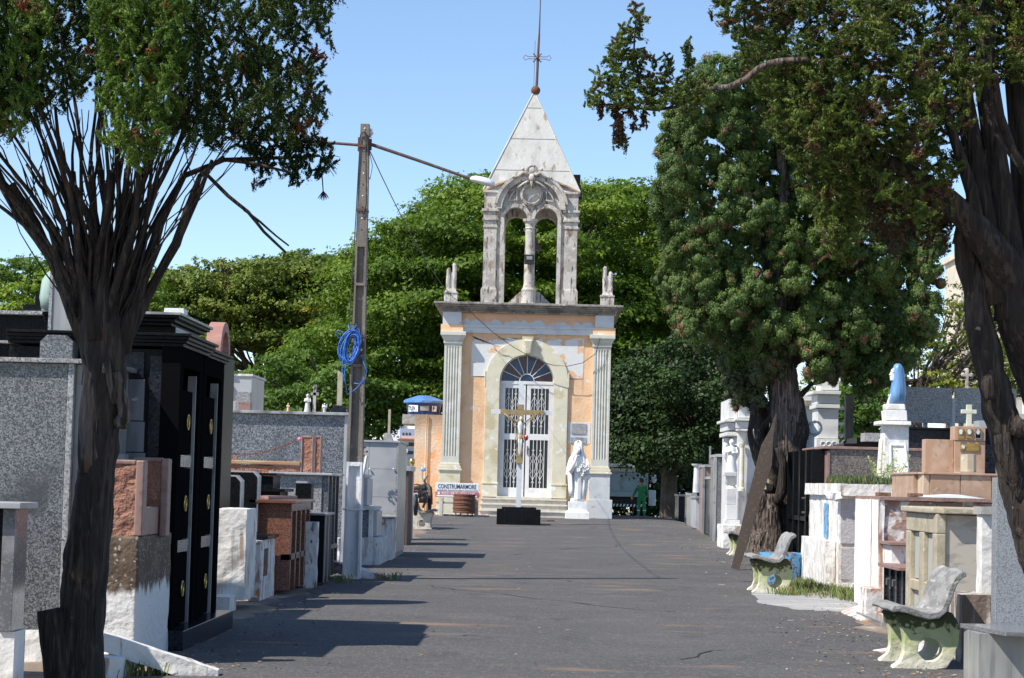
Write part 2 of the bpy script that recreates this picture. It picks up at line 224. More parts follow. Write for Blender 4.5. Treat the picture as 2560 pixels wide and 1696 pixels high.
# ------------------------------------------------------------------ mesh builder
class M:
    def __init__(s): s.v = []; s.f = []
    def add(s, v, f):
        n = len(s.v); s.v += [tuple(map(float, p)) for p in v]; s.f += [tuple(i+n for i in q) for q in f]; return s
    def box(s, x0, x1, y0, y1, z0, z1):
        x0, x1 = sorted((x0, x1)); y0, y1 = sorted((y0, y1)); z0, z1 = sorted((z0, z1))
        return s.add([(x, y, z) for z in (z0, z1) for y in (y0, y1) for x in (x0, x1)], [(0, 2, 3, 1), (4, 5, 7, 6), (0, 1, 5, 4), (2, 6, 7, 3), (0, 4, 6, 2), (1, 3, 7, 5)])
    def hexa(s, b, t):     # bottom 4 pts ccw from above, top 4 pts
        return s.add(list(b)+list(t), [(3, 2, 1, 0), (4, 5, 6, 7), (0, 1, 5, 4), (1, 2, 6, 5), (2, 3, 7, 6), (3, 0, 4, 7)])
    def taper(s, cx, cy, z0, z1, a0, b0, a1, b1):   # frustum, half sizes
        return s.hexa([(cx-a0, cy-b0, z0), (cx+a0, cy-b0, z0), (cx+a0, cy+b0, z0), (cx-a0, cy+b0, z0)], [(cx-a1, cy-b1, z1), (cx+a1, cy-b1, z1), (cx+a1, cy+b1, z1), (cx-a1, cy+b1, z1)])
    def prism(s, pts, ax, a0, a1):
        n = len(pts)
        mp = {'x': lambda p, a: (a, p[0], p[1]), 'y': lambda p, a: (p[0], a, p[1]), 'z': lambda p, a: (p[0], p[1], a)}[ax]
        v = [mp(p, a0) for p in pts]+[mp(p, a1) for p in pts]
        return s.add(v, [tuple(range(n))[::-1], tuple(range(n, 2*n))]+[(i, (i+1) % n, (i+1) % n+n, i+n) for i in range(n)])
    def ring(s, outer, inner, ax, a0, a1, closed=True):
        n = len(outer)
        mp = {'x': lambda p, a: (a, p[0], p[1]), 'y': lambda p, a: (p[0], a, p[1]), 'z': lambda p, a: (p[0], p[1], a)}[ax]
        v = [mp(p, a0) for p in outer]+[mp(p, a0) for p in inner]+[mp(p, a1) for p in outer]+[mp(p, a1) for p in inner]
        f = []
        for i in range(n if closed else n-1):
            j = (i+1) % n
            f += [(i, j, n+j, n+i), (2*n+i, 3*n+i, 3*n+j, 2*n+j), (i, 2*n+i, 2*n+j, j), (n+i, n+j, 3*n+j, 3*n+i)]
        if not closed: f += [(0, n, 3*n, 2*n), (n-1, 3*n-1, 4*n-1, 2*n-1)]
        return s.add(v, f)
    def loft(s, secs, n=20, cap=True, fn=None):     # secs: (z, cx, cy, rx, ry); fn(angle, k)->radius factor
        v = []; f = []
        for k, (z, cx, cy, rx, ry) in enumerate(secs):
            for i in range(n):
                a = 2*PI*i/n; q = fn(a, k) if fn else 1
                v.append((cx+rx*math.cos(a)*q, cy+ry*math.sin(a)*q, z))
        for k in range(len(secs)-1):
            for i in range(n): j = (i+1) % n; f.append((k*n+i, k*n+j, k*n+n+j, k*n+n+i))
        if cap: f.append(tuple(range(n))[::-1]); f.append(tuple(range((len(secs)-1)*n, len(secs)*n)))
        return s.add(v, f)
    def lathe(s, prof, c, n=20): return s.loft([(c[2]+z, c[0], c[1], r, r) for r, z in prof], n)
    def ball(s, c, r, nu=14, nv=9):
        if not isinstance(r, (tuple, list)): r = (r, r, r)
        return s.loft([(c[2]+r[2]*math.sin(-PI/2+PI*k/nv), c[0], c[1], max(r[0]*math.cos(-PI/2+PI*k/nv), 1e-4), max(r[1]*math.cos(-PI/2+PI*k/nv), 1e-4)) for k in range(nv+1)], nu)
    def tube(s, path, rad, n=8, wob=0.):
        P = [Vector(p) for p in path]; k = len(P)
        if not isinstance(rad, (list, tuple)): rad = [rad]*k
        v = []; f = []; up = None
        for i in range(k):
            d = (P[min(i+1, k-1)]-P[max(i-1, 0)]).normalized()
            if up is None: up = Vector((1, 0, 0)) if abs(d.x) < .8 else Vector((0, 1, 0))
            s1 = d.cross(up); s1.normalize(); s2 = d.cross(s1); up = -s2.cross(d).cross(d) if False else up
            for j in range(n):
                a = 2*PI*j/n; r = rad[i]*(1+(wob*(math.sin(3*a+i*1.3)*.5+random.uniform(-.5, .5)) if wob else 0))
                q = P[i]+s1*(r*math.cos(a))+s2*(r*math.sin(a)); v.append(q[:])
        for i in range(k-1):
            for j in range(n): m = (j+1) % n; f.append((i*n+j, i*n+m, i*n+n+m, i*n+n+j))
        f.append(tuple(range(n))[::-1]); f.append(tuple(range((k-1)*n, k*n)))
        return s.add(v, f)
    def torus(s, c, R, r, ax='y', nu=20, nv=6, sq=1.):
        pts = []
        for i in range(nu+1):
            a = 2*PI*i/nu; u, w_ = R*math.cos(a), R*sq*math.sin(a)
            pts.append({'y': (c[0]+u, c[1], c[2]+w_), 'x': (c[0], c[1]+u, c[2]+w_), 'z': (c[0]+u, c[1]+w_, c[2])}[ax])
        v = []; f = []
        for i in range(nu):
            p = Vector(pts[i]); o = (p-Vector(c)).normalized(); nrm = {'y': Vector((0, 1, 0)), 'x': Vector((1, 0, 0)), 'z': Vector((0, 0, 1))}[ax]
            for j in range(nv): a = 2*PI*j/nv; v.append((p+o*(r*math.cos(a))+nrm*(r*math.sin(a)))[:])
        for i in range(nu):
            for j in range(nv): k = (i+1) % nu; m = (j+1) % nv; f.append((i*nv+j, k*nv+j, k*nv+m, i*nv+m))
        return s.add(v, f)
    def build(s, name, mat, parent=None, smooth=False, bevel=0., rough=0., sub=0, label=None, kind=None, rs=1.5):
        base = Vector((0, 0, 0))
        if parent is not None: base = origin(parent)
        elif s.v:
            A = np.array(s.v); base = Vector(((A[:, 0].min()+A[:, 0].max())/2, (A[:, 1].min()+A[:, 1].max())/2, A[:, 2].min()))
        me = bpy.data.meshes.new(name); me.from_pydata([(p[0]-base.x, p[1]-base.y, p[2]-base.z) for p in s.v], [], s.f)
        bm = bmesh.new(); bm.from_mesh(me); bmesh.ops.recalc_face_normals(bm, faces=bm.faces)
        if rough:
            bmesh.ops.remove_doubles(bm, verts=bm.verts, dist=1e-4)
            es = .12 if rough < .03 else .06
            for _ in range(6):
                long = [e for e in bm.edges if e.calc_length() > (es if sub == 0 else sub)]
                if not long or len(bm.verts) > 14000: break
                bmesh.ops.subdivide_edges(bm, edges=long, cuts=1, use_grid_fill=True)
            from mathutils import noise
            for vv in bm.verts:
                p = (vv.co+base)*rs*4; q = (vv.co+base)*rs*13
                vv.co += (noise.noise_vector(p)+noise.noise_vector(q)*.6)*rough
        bm.to_mesh(me); bm.free()
        if smooth: me.polygons.foreach_set('use_smooth', [True]*len(me.polygons))
        o = bpy.data.objects.new(name, me); S.collection.objects.link(o); me.materials.append(MT[mat] if isinstance(mat, str) else mat)
        if parent is not None: o.parent = parent
        else: o.location = base
        if bevel:
            b = o.modifiers.new('bevel', 'BEVEL'); b.width = bevel; b.segments = 2; b.limit_method = 'ANGLE'; b.angle_limit = math.radians(40)
            me.polygons.foreach_set('use_smooth', [True]*len(me.polygons)); wn = o.modifiers.new('wn', 'WEIGHTED_NORMAL')
        if label: o['label'] = label
        if kind: o['kind'] = kind
        return o
def origin(o):
    p = Vector(o.location)
    while o.parent: o = o.parent; p = p+Vector(o.location)
    return p
def tag(o, label, cat, group=None, kind=None):
    o['label'] = label; o['category'] = cat
    if group: o['group'] = group
    if kind: o['kind'] = kind
    return o
def thing(name, label, cat, loc=(0, 0, 0), group=None):
    o = bpy.data.objects.new(name, None); o.location = loc; o.empty_display_size = .2; S.collection.objects.link(o); return tag(o, label, cat, group)
def text(body, size, mat, parent, name, x, y, z, width=None, rotz=0., ext=.003, height=None, bold=.012):
    """lettering as a mesh standing in the x-z plane facing -Y; (x,z) is its lower left corner"""
    cu = bpy.data.curves.new('t', 'FONT'); cu.body = body; cu.size = size; cu.extrude = ext; cu.offset = size*bold; cu.resolution_u = 3
    t = bpy.data.objects.new('t', cu); S.collection.objects.link(t); dg = bpy.context.evaluated_depsgraph_get(); me = bpy.data.meshes.new_from_object(t.evaluated_get(dg)); bpy.data.objects.remove(t)
    A = np.empty(len(me.vertices)*3); me.vertices.foreach_get('co', A); A = A.reshape(-1, 3)
    A[:, 0] -= A[:, 0].min(); A[:, 1] -= A[:, 1].min()
    if width: A[:, 0] *= width/A[:, 0].max()
    if height: A[:, 1] *= height/A[:, 1].max()
    b = origin(parent); cs, sn = math.cos(rotz), math.sin(rotz)
    B = np.stack([x+A[:, 0]*cs+A[:, 2]*sn-b.x, y+A[:, 0]*sn-A[:, 2]*cs-b.y, z+A[:, 1]-b.z], 1)
    me.vertices.foreach_set('co', B.ravel()); me.update(); me.materials.clear(); me.materials.append(MT[mat])
    o = bpy.data.objects.new(name, me); S.collection.objects.link(o); o.parent = parent; return o
def copy_tree(o, parent=None):
    c = o.copy(); S.collection.objects.link(c); c.parent = parent
    for ch in [x for x in bpy.data.objects if x.parent == o and x.name != c.name]: copy_tree(ch, c)
    return c
def arc(cx, cz, r, a0, a1, n, sq=1.): return [(cx+r*math.cos(math.radians(a0+(a1-a0)*i/n)), cz+r*sq*math.sin(math.radians(a0+(a1-a0)*i/n))) for i in range(n+1)]
# ================================================================== GROUND
def ground():
    xs = np.concatenate([np.linspace(-400, -12, 14), np.arange(-11, 11.01, .5), np.linspace(12, 400, 14)])
    ys = np.concatenate([np.linspace(-20, 10, 7), np.arange(11, 120, .75), np.linspace(122, 900, 40)])
    X, Y = np.meshgrid(xs, ys); Z = gz(X, Y)-.03*sstep(np.abs(X), 4.6, 5.2)
    v = np.stack([X.ravel(), Y.ravel(), Z.ravel()], 1); nx = len(xs)
    f = [(j*nx+i, j*nx+i+1, (j+1)*nx+i+1, (j+1)*nx+i) for j in range(len(ys)-1) for i in range(nx-1)]
    me = bpy.data.meshes.new('ground'); me.from_pydata(v.tolist(), [], f); me.polygons.foreach_set('use_smooth', [True]*len(f))
    o = bpy.data.objects.new('ground', me); S.collection.objects.link(o); o['kind'] = 'structure'; me.materials.append(MT['earth'])
    # asphalt avenue: irregular edges, runs past the chapel on its right
    ly = np.arange(10, 98, .4); rng = np.random.default_rng(3)
    def wob(y, k): return .10*np.sin(y*1.7+k)+.06*np.sin(y*4.1+k*2)+.05*np.sin(y*9+k)
    v = []; f = []; nc = 25
    for i, y in enumerate(ly):
        xl = -2.95-.15*sstep(y, 20, 60)+wob(y, 1)-1.8*sstep(y, 58, 66); xr = 3.55+wob(y, 4)+.75*sstep(y, 16, 24)+.5*sstep(y, 34, 44)-(.7*sstep(y, 19, 22)*(1-sstep(y, 27, 29)))
        for k in range(nc):
            x = xl+(xr-xl)*k/(nc-1); v.append((x, y, float(gz(x, y))+.012-(.008 if k in (0, nc-1) else 0)))
    for i in range(len(ly)-1):
        for k in range(nc-1): a = i*nc+k; f.append((a, a+1, a+nc+1, a+nc))
    me = bpy.data.meshes.new('road'); me.from_pydata(v, [], f); me.polygons.foreach_set('use_smooth', [True]*len(f))
    o = bpy.data.objects.new('road', me); S.collection.objects.link(o); o['kind'] = 'structure'; me.materials.append(MT['asphalt'])
MT['earth'] = mk('earth', (.20, .155, .115), [((.27, .2, .145), 'n', 1.2, .45, .7, 6), ((.36, .34, .31), 'n', (1.6, .9, 1), .56, .66, 6), ((.10, .085, .065), 'n', 6, .56, .7, 6)], rough=.95, bump=(12, .02, 6))
MT['asphalt'] = mk('asphalt', (.082, .079, .077), [((.100, .096, .092), 'n', (.45, .7, 1), .42, .68, 6), ((.066, .064, .063), 'n', (1.6, .7, 1), .54, .72, 5), ((.17, .16, .15), 'c', 48, .93, .95), ((.04, .04, .04), 'c', 66, .88, .92), ((.115, .108, .10), 'n', (.7, 1.6, 1), .58, .72, 7), ((.20, .135, .095), 'n', (.55, 1.5, 1), .60, .70, 7), ((.33, .3, .27), 'n', (2.4, 2.1, 1), .715, .74, 4)], rough=.9, bump=(70, .006, 3))
ground()
# ================================================================== CHAPEL
XC = -.54; YW = 72.2; GZ = .24
ch = thing('chapel', 'small peach chapel with an open belfry and a pale pyramid spire', 'chapel', (XC, YW, GZ))
def U(u): return XC+u
DEP = 7.0
# walls: front with arched opening
n = 40
inner = [(U(.94), .95)]+[(U(x), z) for x, z in arc(0, 4.94, .94, 0, 180, n)]+[(U(-.94), .95)]
outer = [(U(2.75), .95)]+[(U(max(-2.75, min(2.75, 4.2*math.cos(PI*i/n)))), min(6.6, 4.94+4*math.sin(PI*i/n))) for i in range(n+1)]+[(U(-2.75), .95)]
m = M(); m.ring(outer, inner, 'y', YW, YW+.3, closed=False); m.box(U(-2.75), U(-.94), YW, YW+.3, GZ, .95); m.box(U(.94), U(2.75), YW, YW+.3, GZ, .95)
m.box(U(-2.85), U(-2.6), YW+.3, YW+DEP, GZ, 7.3); m.box(U(2.6), U(2.85), YW+.3, YW+DEP, GZ, 7.3); m.box(U(-2.6), U(2.6), YW+DEP-.25, YW+DEP, GZ, 7.3)
m.build('wall', 'peach', ch)
# bluish stripped plaster around the arch head
o2 = [(U(-1.99), 5.2), (U(-2.02), 6.53)]+[(U(-2+i*.26), 6.55-.1*abs(math.sin(i*1.9))) for i in range(1, 13)]+[(U(1.42), 6.52), (U(1.43), 5.2)]
def plate(pts, mat, name, y0, y1, par): m = M(); m.prism(pts, 'y', y0, y1); return m.build(name, mat, par)
so_ = [(U(1.43), 5.1)]+[(U(x), z) for x, z in arc(0, 5.0, 1.43, 3, 177, n)]+[(U(-1.43), 5.1)]
si_ = [(U(1.47), 5.1)]+[(U(min(1.95, max(-1.95, 2.9*math.cos(PI*(i+.5)/(n+1))))), min(6.5, 5.0+2.6*math.sin(PI*(i+.5)/(n+1)))-(.1*abs(math.sin(i*1.9)) if 12 < i < 30 else 0)) for i in range(n+1)]+[(U(-1.95), 5.1)]
m = M(); m.ring(si_, so_, 'y', YW-.012, YW+.01, closed=False); m.build('bare_plaster', 'spandrel', ch)
# frieze, architrave, cornice
m = M(); m.box(U(-2.35), U(2.35), YW-.05, YW+.3, 6.87, 7.3); m.build('frieze', 'peach_peel', ch)
m = M(); m.box(U(-2.4), U(2.4), YW-.12, YW+.3, 6.60, 6.80); m.box(U(-2.4), U(2.4), YW-.17, YW+.3, 6.80, 6.875); m.build('architrave', 'band_white', ch)
for s in (-1, 1):
    a, b = sorted((U(s*2.32), U(s*2.97))); M().box(a, b, YW-.22, YW+.5, 6.87, 7.3).build('frieze_block', 'band_white', ch, bevel=.01)
    a, b = sorted((U(s*2.25), U(s*3.03))); M().box(a, b, YW-.24, YW+.55, 6.62, 6.87).build('impost_block', 'peach', ch, bevel=.01)
m = M(); m.box(U(-3.05), U(3.05), YW-.25, YW+DEP, 7.3, 7.36)
m.box(U(-3.12), U(3.12), YW-.34, YW+DEP+.1, 7.44, 7.5); m.box(U(-3.2), U(3.2), YW-.48, YW+DEP+.15, 7.5, 7.56); m.box(U(-3.28), U(3.28), YW-.58, YW+DEP+.2, 7.56, 7.64)
m.build('cornice', 'cornice', ch, bevel=.015, rough=0)
m = M(); m.box(U(-3.06), U(3.06), YW-.26, YW+DEP, 7.36, 7.44)
for i in range(78): x = U(-3.04+i*.0785); m.box(x, x+.042, YW-.33, YW-.26, 7.365, 7.437)
m.build('dentil_band', 'cornice', ch)
# pilasters
for s in (-1, 1):
    cx = U(s*2.585)
    m = M(); nf = 5; hw = .30; y0 = YW-.25
    pts = [(cx-hw, YW+.35), (cx-hw, y0)]
    for i in range(nf):
        c = cx-hw+.065+(i+.5)*(2*hw-.13)/nf; wv = .036
        pts += [(c-wv, y0), (c-wv*.6, y0+.03), (c+wv*.6, y0+.03), (c+wv, y0)]
    pts += [(cx+hw, y0), (cx+hw, YW+.35)]
    m.prism(pts, 'z', 2.3, 6.1); m.box(cx-hw, cx+hw, y0, YW+.35, 2.06, 2.3); m.box(cx-hw, cx+hw, y0, YW+.35, 6.1, 6.2); m.build('pilaster', 'pilaster_white', ch)
    m = M(); m.box(cx-.33, cx+.33, YW-.29, YW+.4, 6.2, 6.3); m.hexa([(cx-.33, YW-.29, 6.3), (cx+.33, YW-.29, 6.3), (cx+.33, YW+.4, 6.3), (cx-.33, YW+.4, 6.3)], [(cx-.42, YW-.38, 6.48), (cx+.42, YW-.38, 6.48), (cx+.42, YW+.4, 6.48), (cx-.42, YW+.4, 6.48)]); m.box(cx-.44, cx+.44, YW-.4, YW+.45, 6.48, 6.62); m.build('capital', 'pilaster_white', ch, bevel=.012)
    m = M(); m.box(cx-.42, cx+.42, YW-.38, YW+.45, 1.80, 1.87); m.box(cx-.38, cx+.38, YW-.34, YW+.42, 1.87, 1.97); m.box(cx-.34, cx+.34, YW-.3, YW+.4, 1.97, 2.06); m.build('base_moulding', 'cream', ch, bevel=.015)
    m = M(); m.box(cx-.37, cx+.37, YW-.33, YW+.42, .93, 1.80); m.box(cx-.42, cx+.46 if s > 0 else cx+.42, YW-.36, YW+.44, .1, .93); m.build('plinth', 'band_white' if s > 0 else 'cream', ch, bevel=.015)
# door surround
ar_o = [(U(1.43), 1.43)]+[(U(x), z) for x, z in arc(0, 5.0, 1.43, 0, 180, n)]+[(U(-1.43), 1.43)]
ar_i = [(U(.94), 1.43)]+[(U(x), z) for x, z in arc(0, 4.94, .94, 0, 180, n)]+[(U(-.94), 1.43)]
m = M(); m.ring(ar_o, ar_i, 'y', YW-.09, YW+.12, closed=False)
for s in (-1, 1):
    a, b = sorted((U(s*1.43), U(s*1.47))); m.box(a, b, YW-.10, YW+.02, 4.75, 5.3)
m.build('door_surround', 'cream', ch, bevel=.01)
for s in (-1, 1):
    m = M(); a, b = sorted((U(s*.93), U(s*1.46))); m.box(a, b, YW-.14, YW+.15, .93, 1.37); a, b = sorted((U(s*.91), U(s*1.48))); m.box(a, b, YW-.16, YW+.15, 1.37, 1.43); m.build('surround_base', 'cream', ch, bevel=.012)
m = M(); m.hexa([(U(-.11), YW-.22, 5.9), (U(.13), YW-.22, 5.9), (U(.13), YW, 5.9), (U(-.11), YW, 5.9)], [(U(-.2), YW-.27, 6.5), (U(.2), YW-.27, 6.5), (U(.2), YW, 6.5), (U(-.2), YW, 6.5)]); m.hexa([(U(-.06), YW-.28, 5.93), (U(.09), YW-.28, 5.93), (U(.09), YW-.2, 5.93), (U(-.06), YW-.2, 5.93)], [(U(-.11), YW-.34, 6.36), (U(.15), YW-.34, 6.36), (U(.15), YW-.2, 6.42), (U(-.11), YW-.2, 6.42)]); m.build('keystone', 'cream', ch, bevel=.01)
# door leaves
dr = M(); yd = YW+.14
dr.box(U(-.94), U(-.83), yd, yd+.08, .95, 4.9); dr.box(U(.83), U(.94), yd, yd+.08, .95, 4.9); dr.box(U(-.94), U(.94), yd-.02, yd+.08, 4.86, 4.97)
door = thing('x', 'x', 'x'); bpy.data.objects.remove(door)
fr = dr.build('door_frame', 'door_white', ch, bevel=.006)
for s in (-1, 1):
    L = M(); xa, xb = (U(-.83), U(-.03)) if s < 0 else (U(.03-.02), U(.83))
    L.box(xa, xa+.09 if s < 0 else xa+.14, yd, yd+.07, .95, 4.86); L.box(xb-(.1 if s < 0 else .05), xb, yd, yd+.07, .95, 4.86)
    ia, ib = (xa+.09, xb-.1) if s < 0 else (xa+.14, xb-.05)
    L.box(ia, ib, yd, yd+.07, .95, 1.27); L.box(ia, ib, yd, yd+.07, 2.93, 3.14); L.box(ia, ib, yd, yd+.07, 4.72, 4.86)
    leaf = L.build('door_leaf', 'door_white', ch, bevel=.006)
    m = M(); m.box(ia-.005, ib+.005, yd+.04, yd+.05, 1.2, 4.8); m.build('door_glass', 'dark_inside', leaf)
    g_ = M(); nb = 4; yy = yd+.005
    for z0, z1 in ((1.27, 2.93), (3.14, 4.72)):
        for k in range(nb):
            x = ia+(ib-ia)*(k+1)/(nb+1); g_.box(x-.011, x+.011, yy, yy+.022, z0, z1)
    for k in (1, 3):
        x = ia+(ib-ia)*(.2 if k == 1 else .6)
        for zc, hh in ((2.02, .62), (3.55+.42, .62)):
            for sx in (-1, 1):
                P = [(x+sx*.005, yy, zc+hh*.8+.02), (x+sx*.045, yy, zc+hh*.8+.08)]; g_.tube(P, .009, 5)
                P = [(x+sx*.005, yy, zc-hh*.8-.02), (x+sx*.045, yy, zc-hh*.8-.08)]; g_.tube(P, .009, 5)
                Q = [(0, .62), (.03, .52), (.10, .40), (.125, .33), (.07, .26), (.065, .2), (.11, .12), (.12, .04)]
                P = [(x+sx*a*.8, yy, zc+b*.8) for a, b in Q]+[(x+sx*a*.8, yy, zc-b*.8) for a, b in Q[::-1]]
                g_.tube(P, .0075, 5)
    g_.build('grille', 'door_white', leaf)
    if s > 0:
        m = M(); m.box(U(.055), U(.085), yd-.03, yd, 2.42, 2.72); m.tube([(U(.07), yd-.04, 2.66), (U(.07), yd-.09, 2.62), (U(.07), yd-.04, 2.5)], .012, 6); m.tube([(U(.06), yd-.05, 2.6), (U(.16), yd-.05, 2.61)], .014, 6); m.build('door_handle', 'rust_dark', leaf)
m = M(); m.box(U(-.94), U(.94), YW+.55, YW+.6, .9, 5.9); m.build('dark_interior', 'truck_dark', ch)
# fanlight
fan = M(); yf = yd+.02; c0 = (U(0), 4.97)
for k in range(9):
    a = math.radians(k*22.5)
    if 0 < k < 8: fan.tube([(c0[0]+.24*math.cos(a), yf, c0[1]+.24*math.sin(a)), (c0[0]+.93*math.cos(a), yf, c0[1]+.93*math.sin(a))], .014, 5)
fan.tube([(x, yf, z) for x, z in arc(c0[0], c0[1], .25, 0, 180, 20)], .018, 6); fan.tube([(x, yf, z) for x, z in arc(c0[0], c0[1]-.02, .92, 0, 180, 30)], .02, 6)
ff = fan.build('fanlight_bars', 'door_white', ch)
for k in range(8):
    pts = [(c0[0]+r*math.cos(math.radians(a)), c0[1]-.02+r*math.sin(math.radians(a))) for r, a in ((.25, k*22.5), (.93, k*22.5), (.93, k*22.5+11.2), (.93, k*22.5+22.5), (.25, k*22.5+22.5))]
    m = M(); m.prism(pts, 'y', yf+.02, yf+.03); m.build('fanlight_pane', 'glass_red' if k % 2 == 0 else 'glass_blue', ff)
m = M(); m.prism(arc(c0[0], c0[1]-.02, .25, 0, 180, 16), 'y', yf+.02, yf+.03); m.build('fanlight_pane', 'glass_blue', ff)
# steps
for k, (z0, z1, y, hw) in enumerate(((.1, .50, YW-1.15, 1.50), (.50, .72, YW-.80, 1.48), (.72, .90, YW-.50, 1.46))):
    m = M(); m.box(U(-hw), U(hw), y, YW+.1, z0, z1-.06); m.box(U(-hw-.02), U(hw+.02), y-.05, YW+.1, z1-.06, z1); m.build('step', 'step_cream', ch, bevel=.012)
m = M(); m.box(U(-.95), U(.95), YW-.3, YW+.2, .90, .96); m.build('door_sill', 'step_cream', ch, bevel=.01)
# plaques on the right panel
m = M(); m.box(U(1.46), U(2.24), YW-.012, YW+.02, 2.85, 3.58); m.build('bare_plaster', 'band_white', ch)
pl = M(); pl.box(U(1.58), U(2.1), YW-.04, YW, 3.18, 3.54); pl.build('plaque', 'granite_pale', ch, bevel=.006)
pl = M(); pl.box(U(1.57), U(2.1), YW-.04, YW, 2.86, 3.06); q = pl.build('plaque', 'polished_grey', ch, bevel=.006)
# roof slab
m = M(); m.box(U(-3.0), U(3.0), YW+.1, YW+DEP-.1, 7.64, 7.68); m.build('roof', 'concrete', ch)
# ---- belfry
BY = YW+.35; BD = 3.1
bf = ch
for yy, nm in ((BY, 'front'), (BY+BD-.4, 'rear')):
    # arcade head with two arches
    H = M(); ro = 1.19; c_o = 11.05
    top = [(U(x), z) for x, z in arc(0, c_o, ro, 0, 180, 36)]
    # fill between outer arch and twin arches: right half then left half
    for s in (-1, 1):
        cx2 = s*.535
        low = [(U(.0), 10.69)]+[(U(cx2-s*.40*math.cos(PI*i/18)), 10.69+.41*math.sin(PI*i/18)) for i in range(19)]+[(U(s*1.19), 10.69)]
        hi = [(U(0), c_o+ro)]+[(U(s*ro*math.sin(PI/2*(i+.5)/19.5)), c_o+ro*math.cos(PI/2*(i+.5)/19.5)) for i in range(19)]+[(U(s*1.19), 11.0)]
        if nm == 'front': H.ring(hi, low, 'y', yy+.08, yy+.4, closed=False)
        else: H.ring(hi, low, 'y', yy, yy+.32, closed=False)
    H.build('arcade_head', 'belfry', bf)
    for s in (-1, 1):
        m = M()
        a, b = sorted((U(s*.94), U(s*1.19))); m.box(a, b, yy+.08, yy+.4, 7.68, 10.69)      # inner jamb
        a, b = sorted((U(s*1.19), U(s*1.64))); m.box(a, b, yy, yy+.45, 8.25, 10.35)
        m.box(U(s*1.42)-.28, U(s*1.42)+.28, yy-.05, yy+.5, 7.68, 8.15); m.hexa([(U(s*1.42)-.28, yy-.05, 8.15), (U(s*1.42)+.28, yy-.05, 8.15), (U(s*1.42)+.28, yy+.5, 8.15), (U(s*1.42)-.28, yy+.5, 8.15)], [(U(s*1.42)-.23, yy-.01, 8.26), (U(s*1.42)+.23, yy-.01, 8.26), (U(s*1.42)+.23, yy+.46, 8.26), (U(s*1.42)-.23, yy+.46, 8.26)])
        for z0, z1, e in ((10.35, 10.42, .03), (10.42, 10.60, .0), (10.60, 10.68, .06), (10.68, 10.92, .02), (10.92, 11.02, .08), (11.02, 11.58, 0), (11.58, 11.66, .06)):
            m.box(U(s*1.42)-.23-e, U(s*1.42)+.23+e, yy-e, yy+.46+e, z0, z1)
        m.build('belfry_pier', 'belfry', bf, bevel=.01)
    if nm == 'front':
        m = M(); A = arc(U(0), 11.02, 1.2, 0, 180, 40); B = arc(U(0), 11.02, 1.03, 0, 180, 40); m.ring(A, B, 'y', yy-.14, yy+.1, closed=False)
        A = arc(U(0), 11.02, 1.30, 8, 172, 40); B = arc(U(0), 11.02, 1.2, 8, 172, 40); m.ring(A, B, 'y', yy-.2, yy+.1, closed=False); m.build('arch_moulding', 'belfry', bf)
        for s in (-1, 1):
            m = M(); A = arc(U(s*.535), 10.69, .53, 0, 180, 28); B = arc(U(s*.535), 10.69, .40, 0, 180, 28); m.ring(A, B, 'y', yy+.0, yy+.1, closed=False)
            a, b = sorted((U(s*.935), U(s*1.065))); m.box(a, b, yy, yy+.1, 7.68, 10.69); m.build('arch_moulding', 'belfry', bf)
        m = M(); A = arc(U(0), 11.55, .40, 0, 360, 32); B = arc(U(0), 11.55, .30, 0, 360, 32); m.ring(A, B, 'y', yy-.06, yy+.1); A = arc(U(0), 11.55, .30, 0, 360, 32); m.prism(A[:-1], 'y', yy+.02, yy+.1); A = arc(U(0), 11.55, .345, 0, 360, 32); B = arc(U(0), 11.55, .315, 0, 360, 32); m.ring(A, B, 'y', yy-.09, yy)
        m.build('medallion', 'belfry', bf, bevel=.008)
        for s in (-1, 1):
            T = [(U(s*.50), 11.33), (U(s*.50), 11.78), (U(s*.72), 11.55), (U(s*.82), 11.30)]; T2 = [(U(s*.54), 11.38), (U(s*.54), 11.68), (U(s*.68), 11.52), (U(s*.75), 11.35)]
            m = M(); m.ring(T, T2, 'y', yy-.02, yy+.1); m.build('tracery', 'belfry', bf)
    m = M(); cx = U(-.02); cy = yy+.22
    m.loft([(7.68, cx, cy, .27, .27), (7.74, cx, cy, .27, .27), (7.76, cx, cy, .25, .25), (8.12, cx, cy, .25, .25), (8.2, cx, cy, .27, .27), (8.28, cx, cy, .21, .21), (8.4, cx, cy, .185, .185), (10.35, cx, cy, .165, .165), (10.37, cx, cy, .19, .19), (10.42, cx, cy, .165, .165), (10.55, cx, cy, .19, .19), (10.62, cx, cy, .26, .26), (10.70, cx, cy, .27, .27)], 20); m.build('column', 'belfry', bf, smooth=False, bevel=0)
for s in (-1, 1):
    m = M(); a, b = sorted((U(s*1.22), U(s*1.62))); m.box(a, b, BY+.46, BY+BD-.46, 11.02, 11.6); m.build('belfry_lintel', 'belfry', bf)
# round pediment seen through the belfry
m = M(); m.prism([(U(-1.1), 7.68)]+[(U(x), z) for x, z in ((-1.05, 7.75), (-.8, 7.82), (-.6, 8.0), (-.35, 8.25), (0, 8.33), (.35, 8.25), (.6, 8.0), (.8, 7.82), (1.05, 7.75))]+[(U(1.1), 7.68)], 'y', BY+1.5, BY+1.7); m.build('roof_gable', 'belfry', bf)
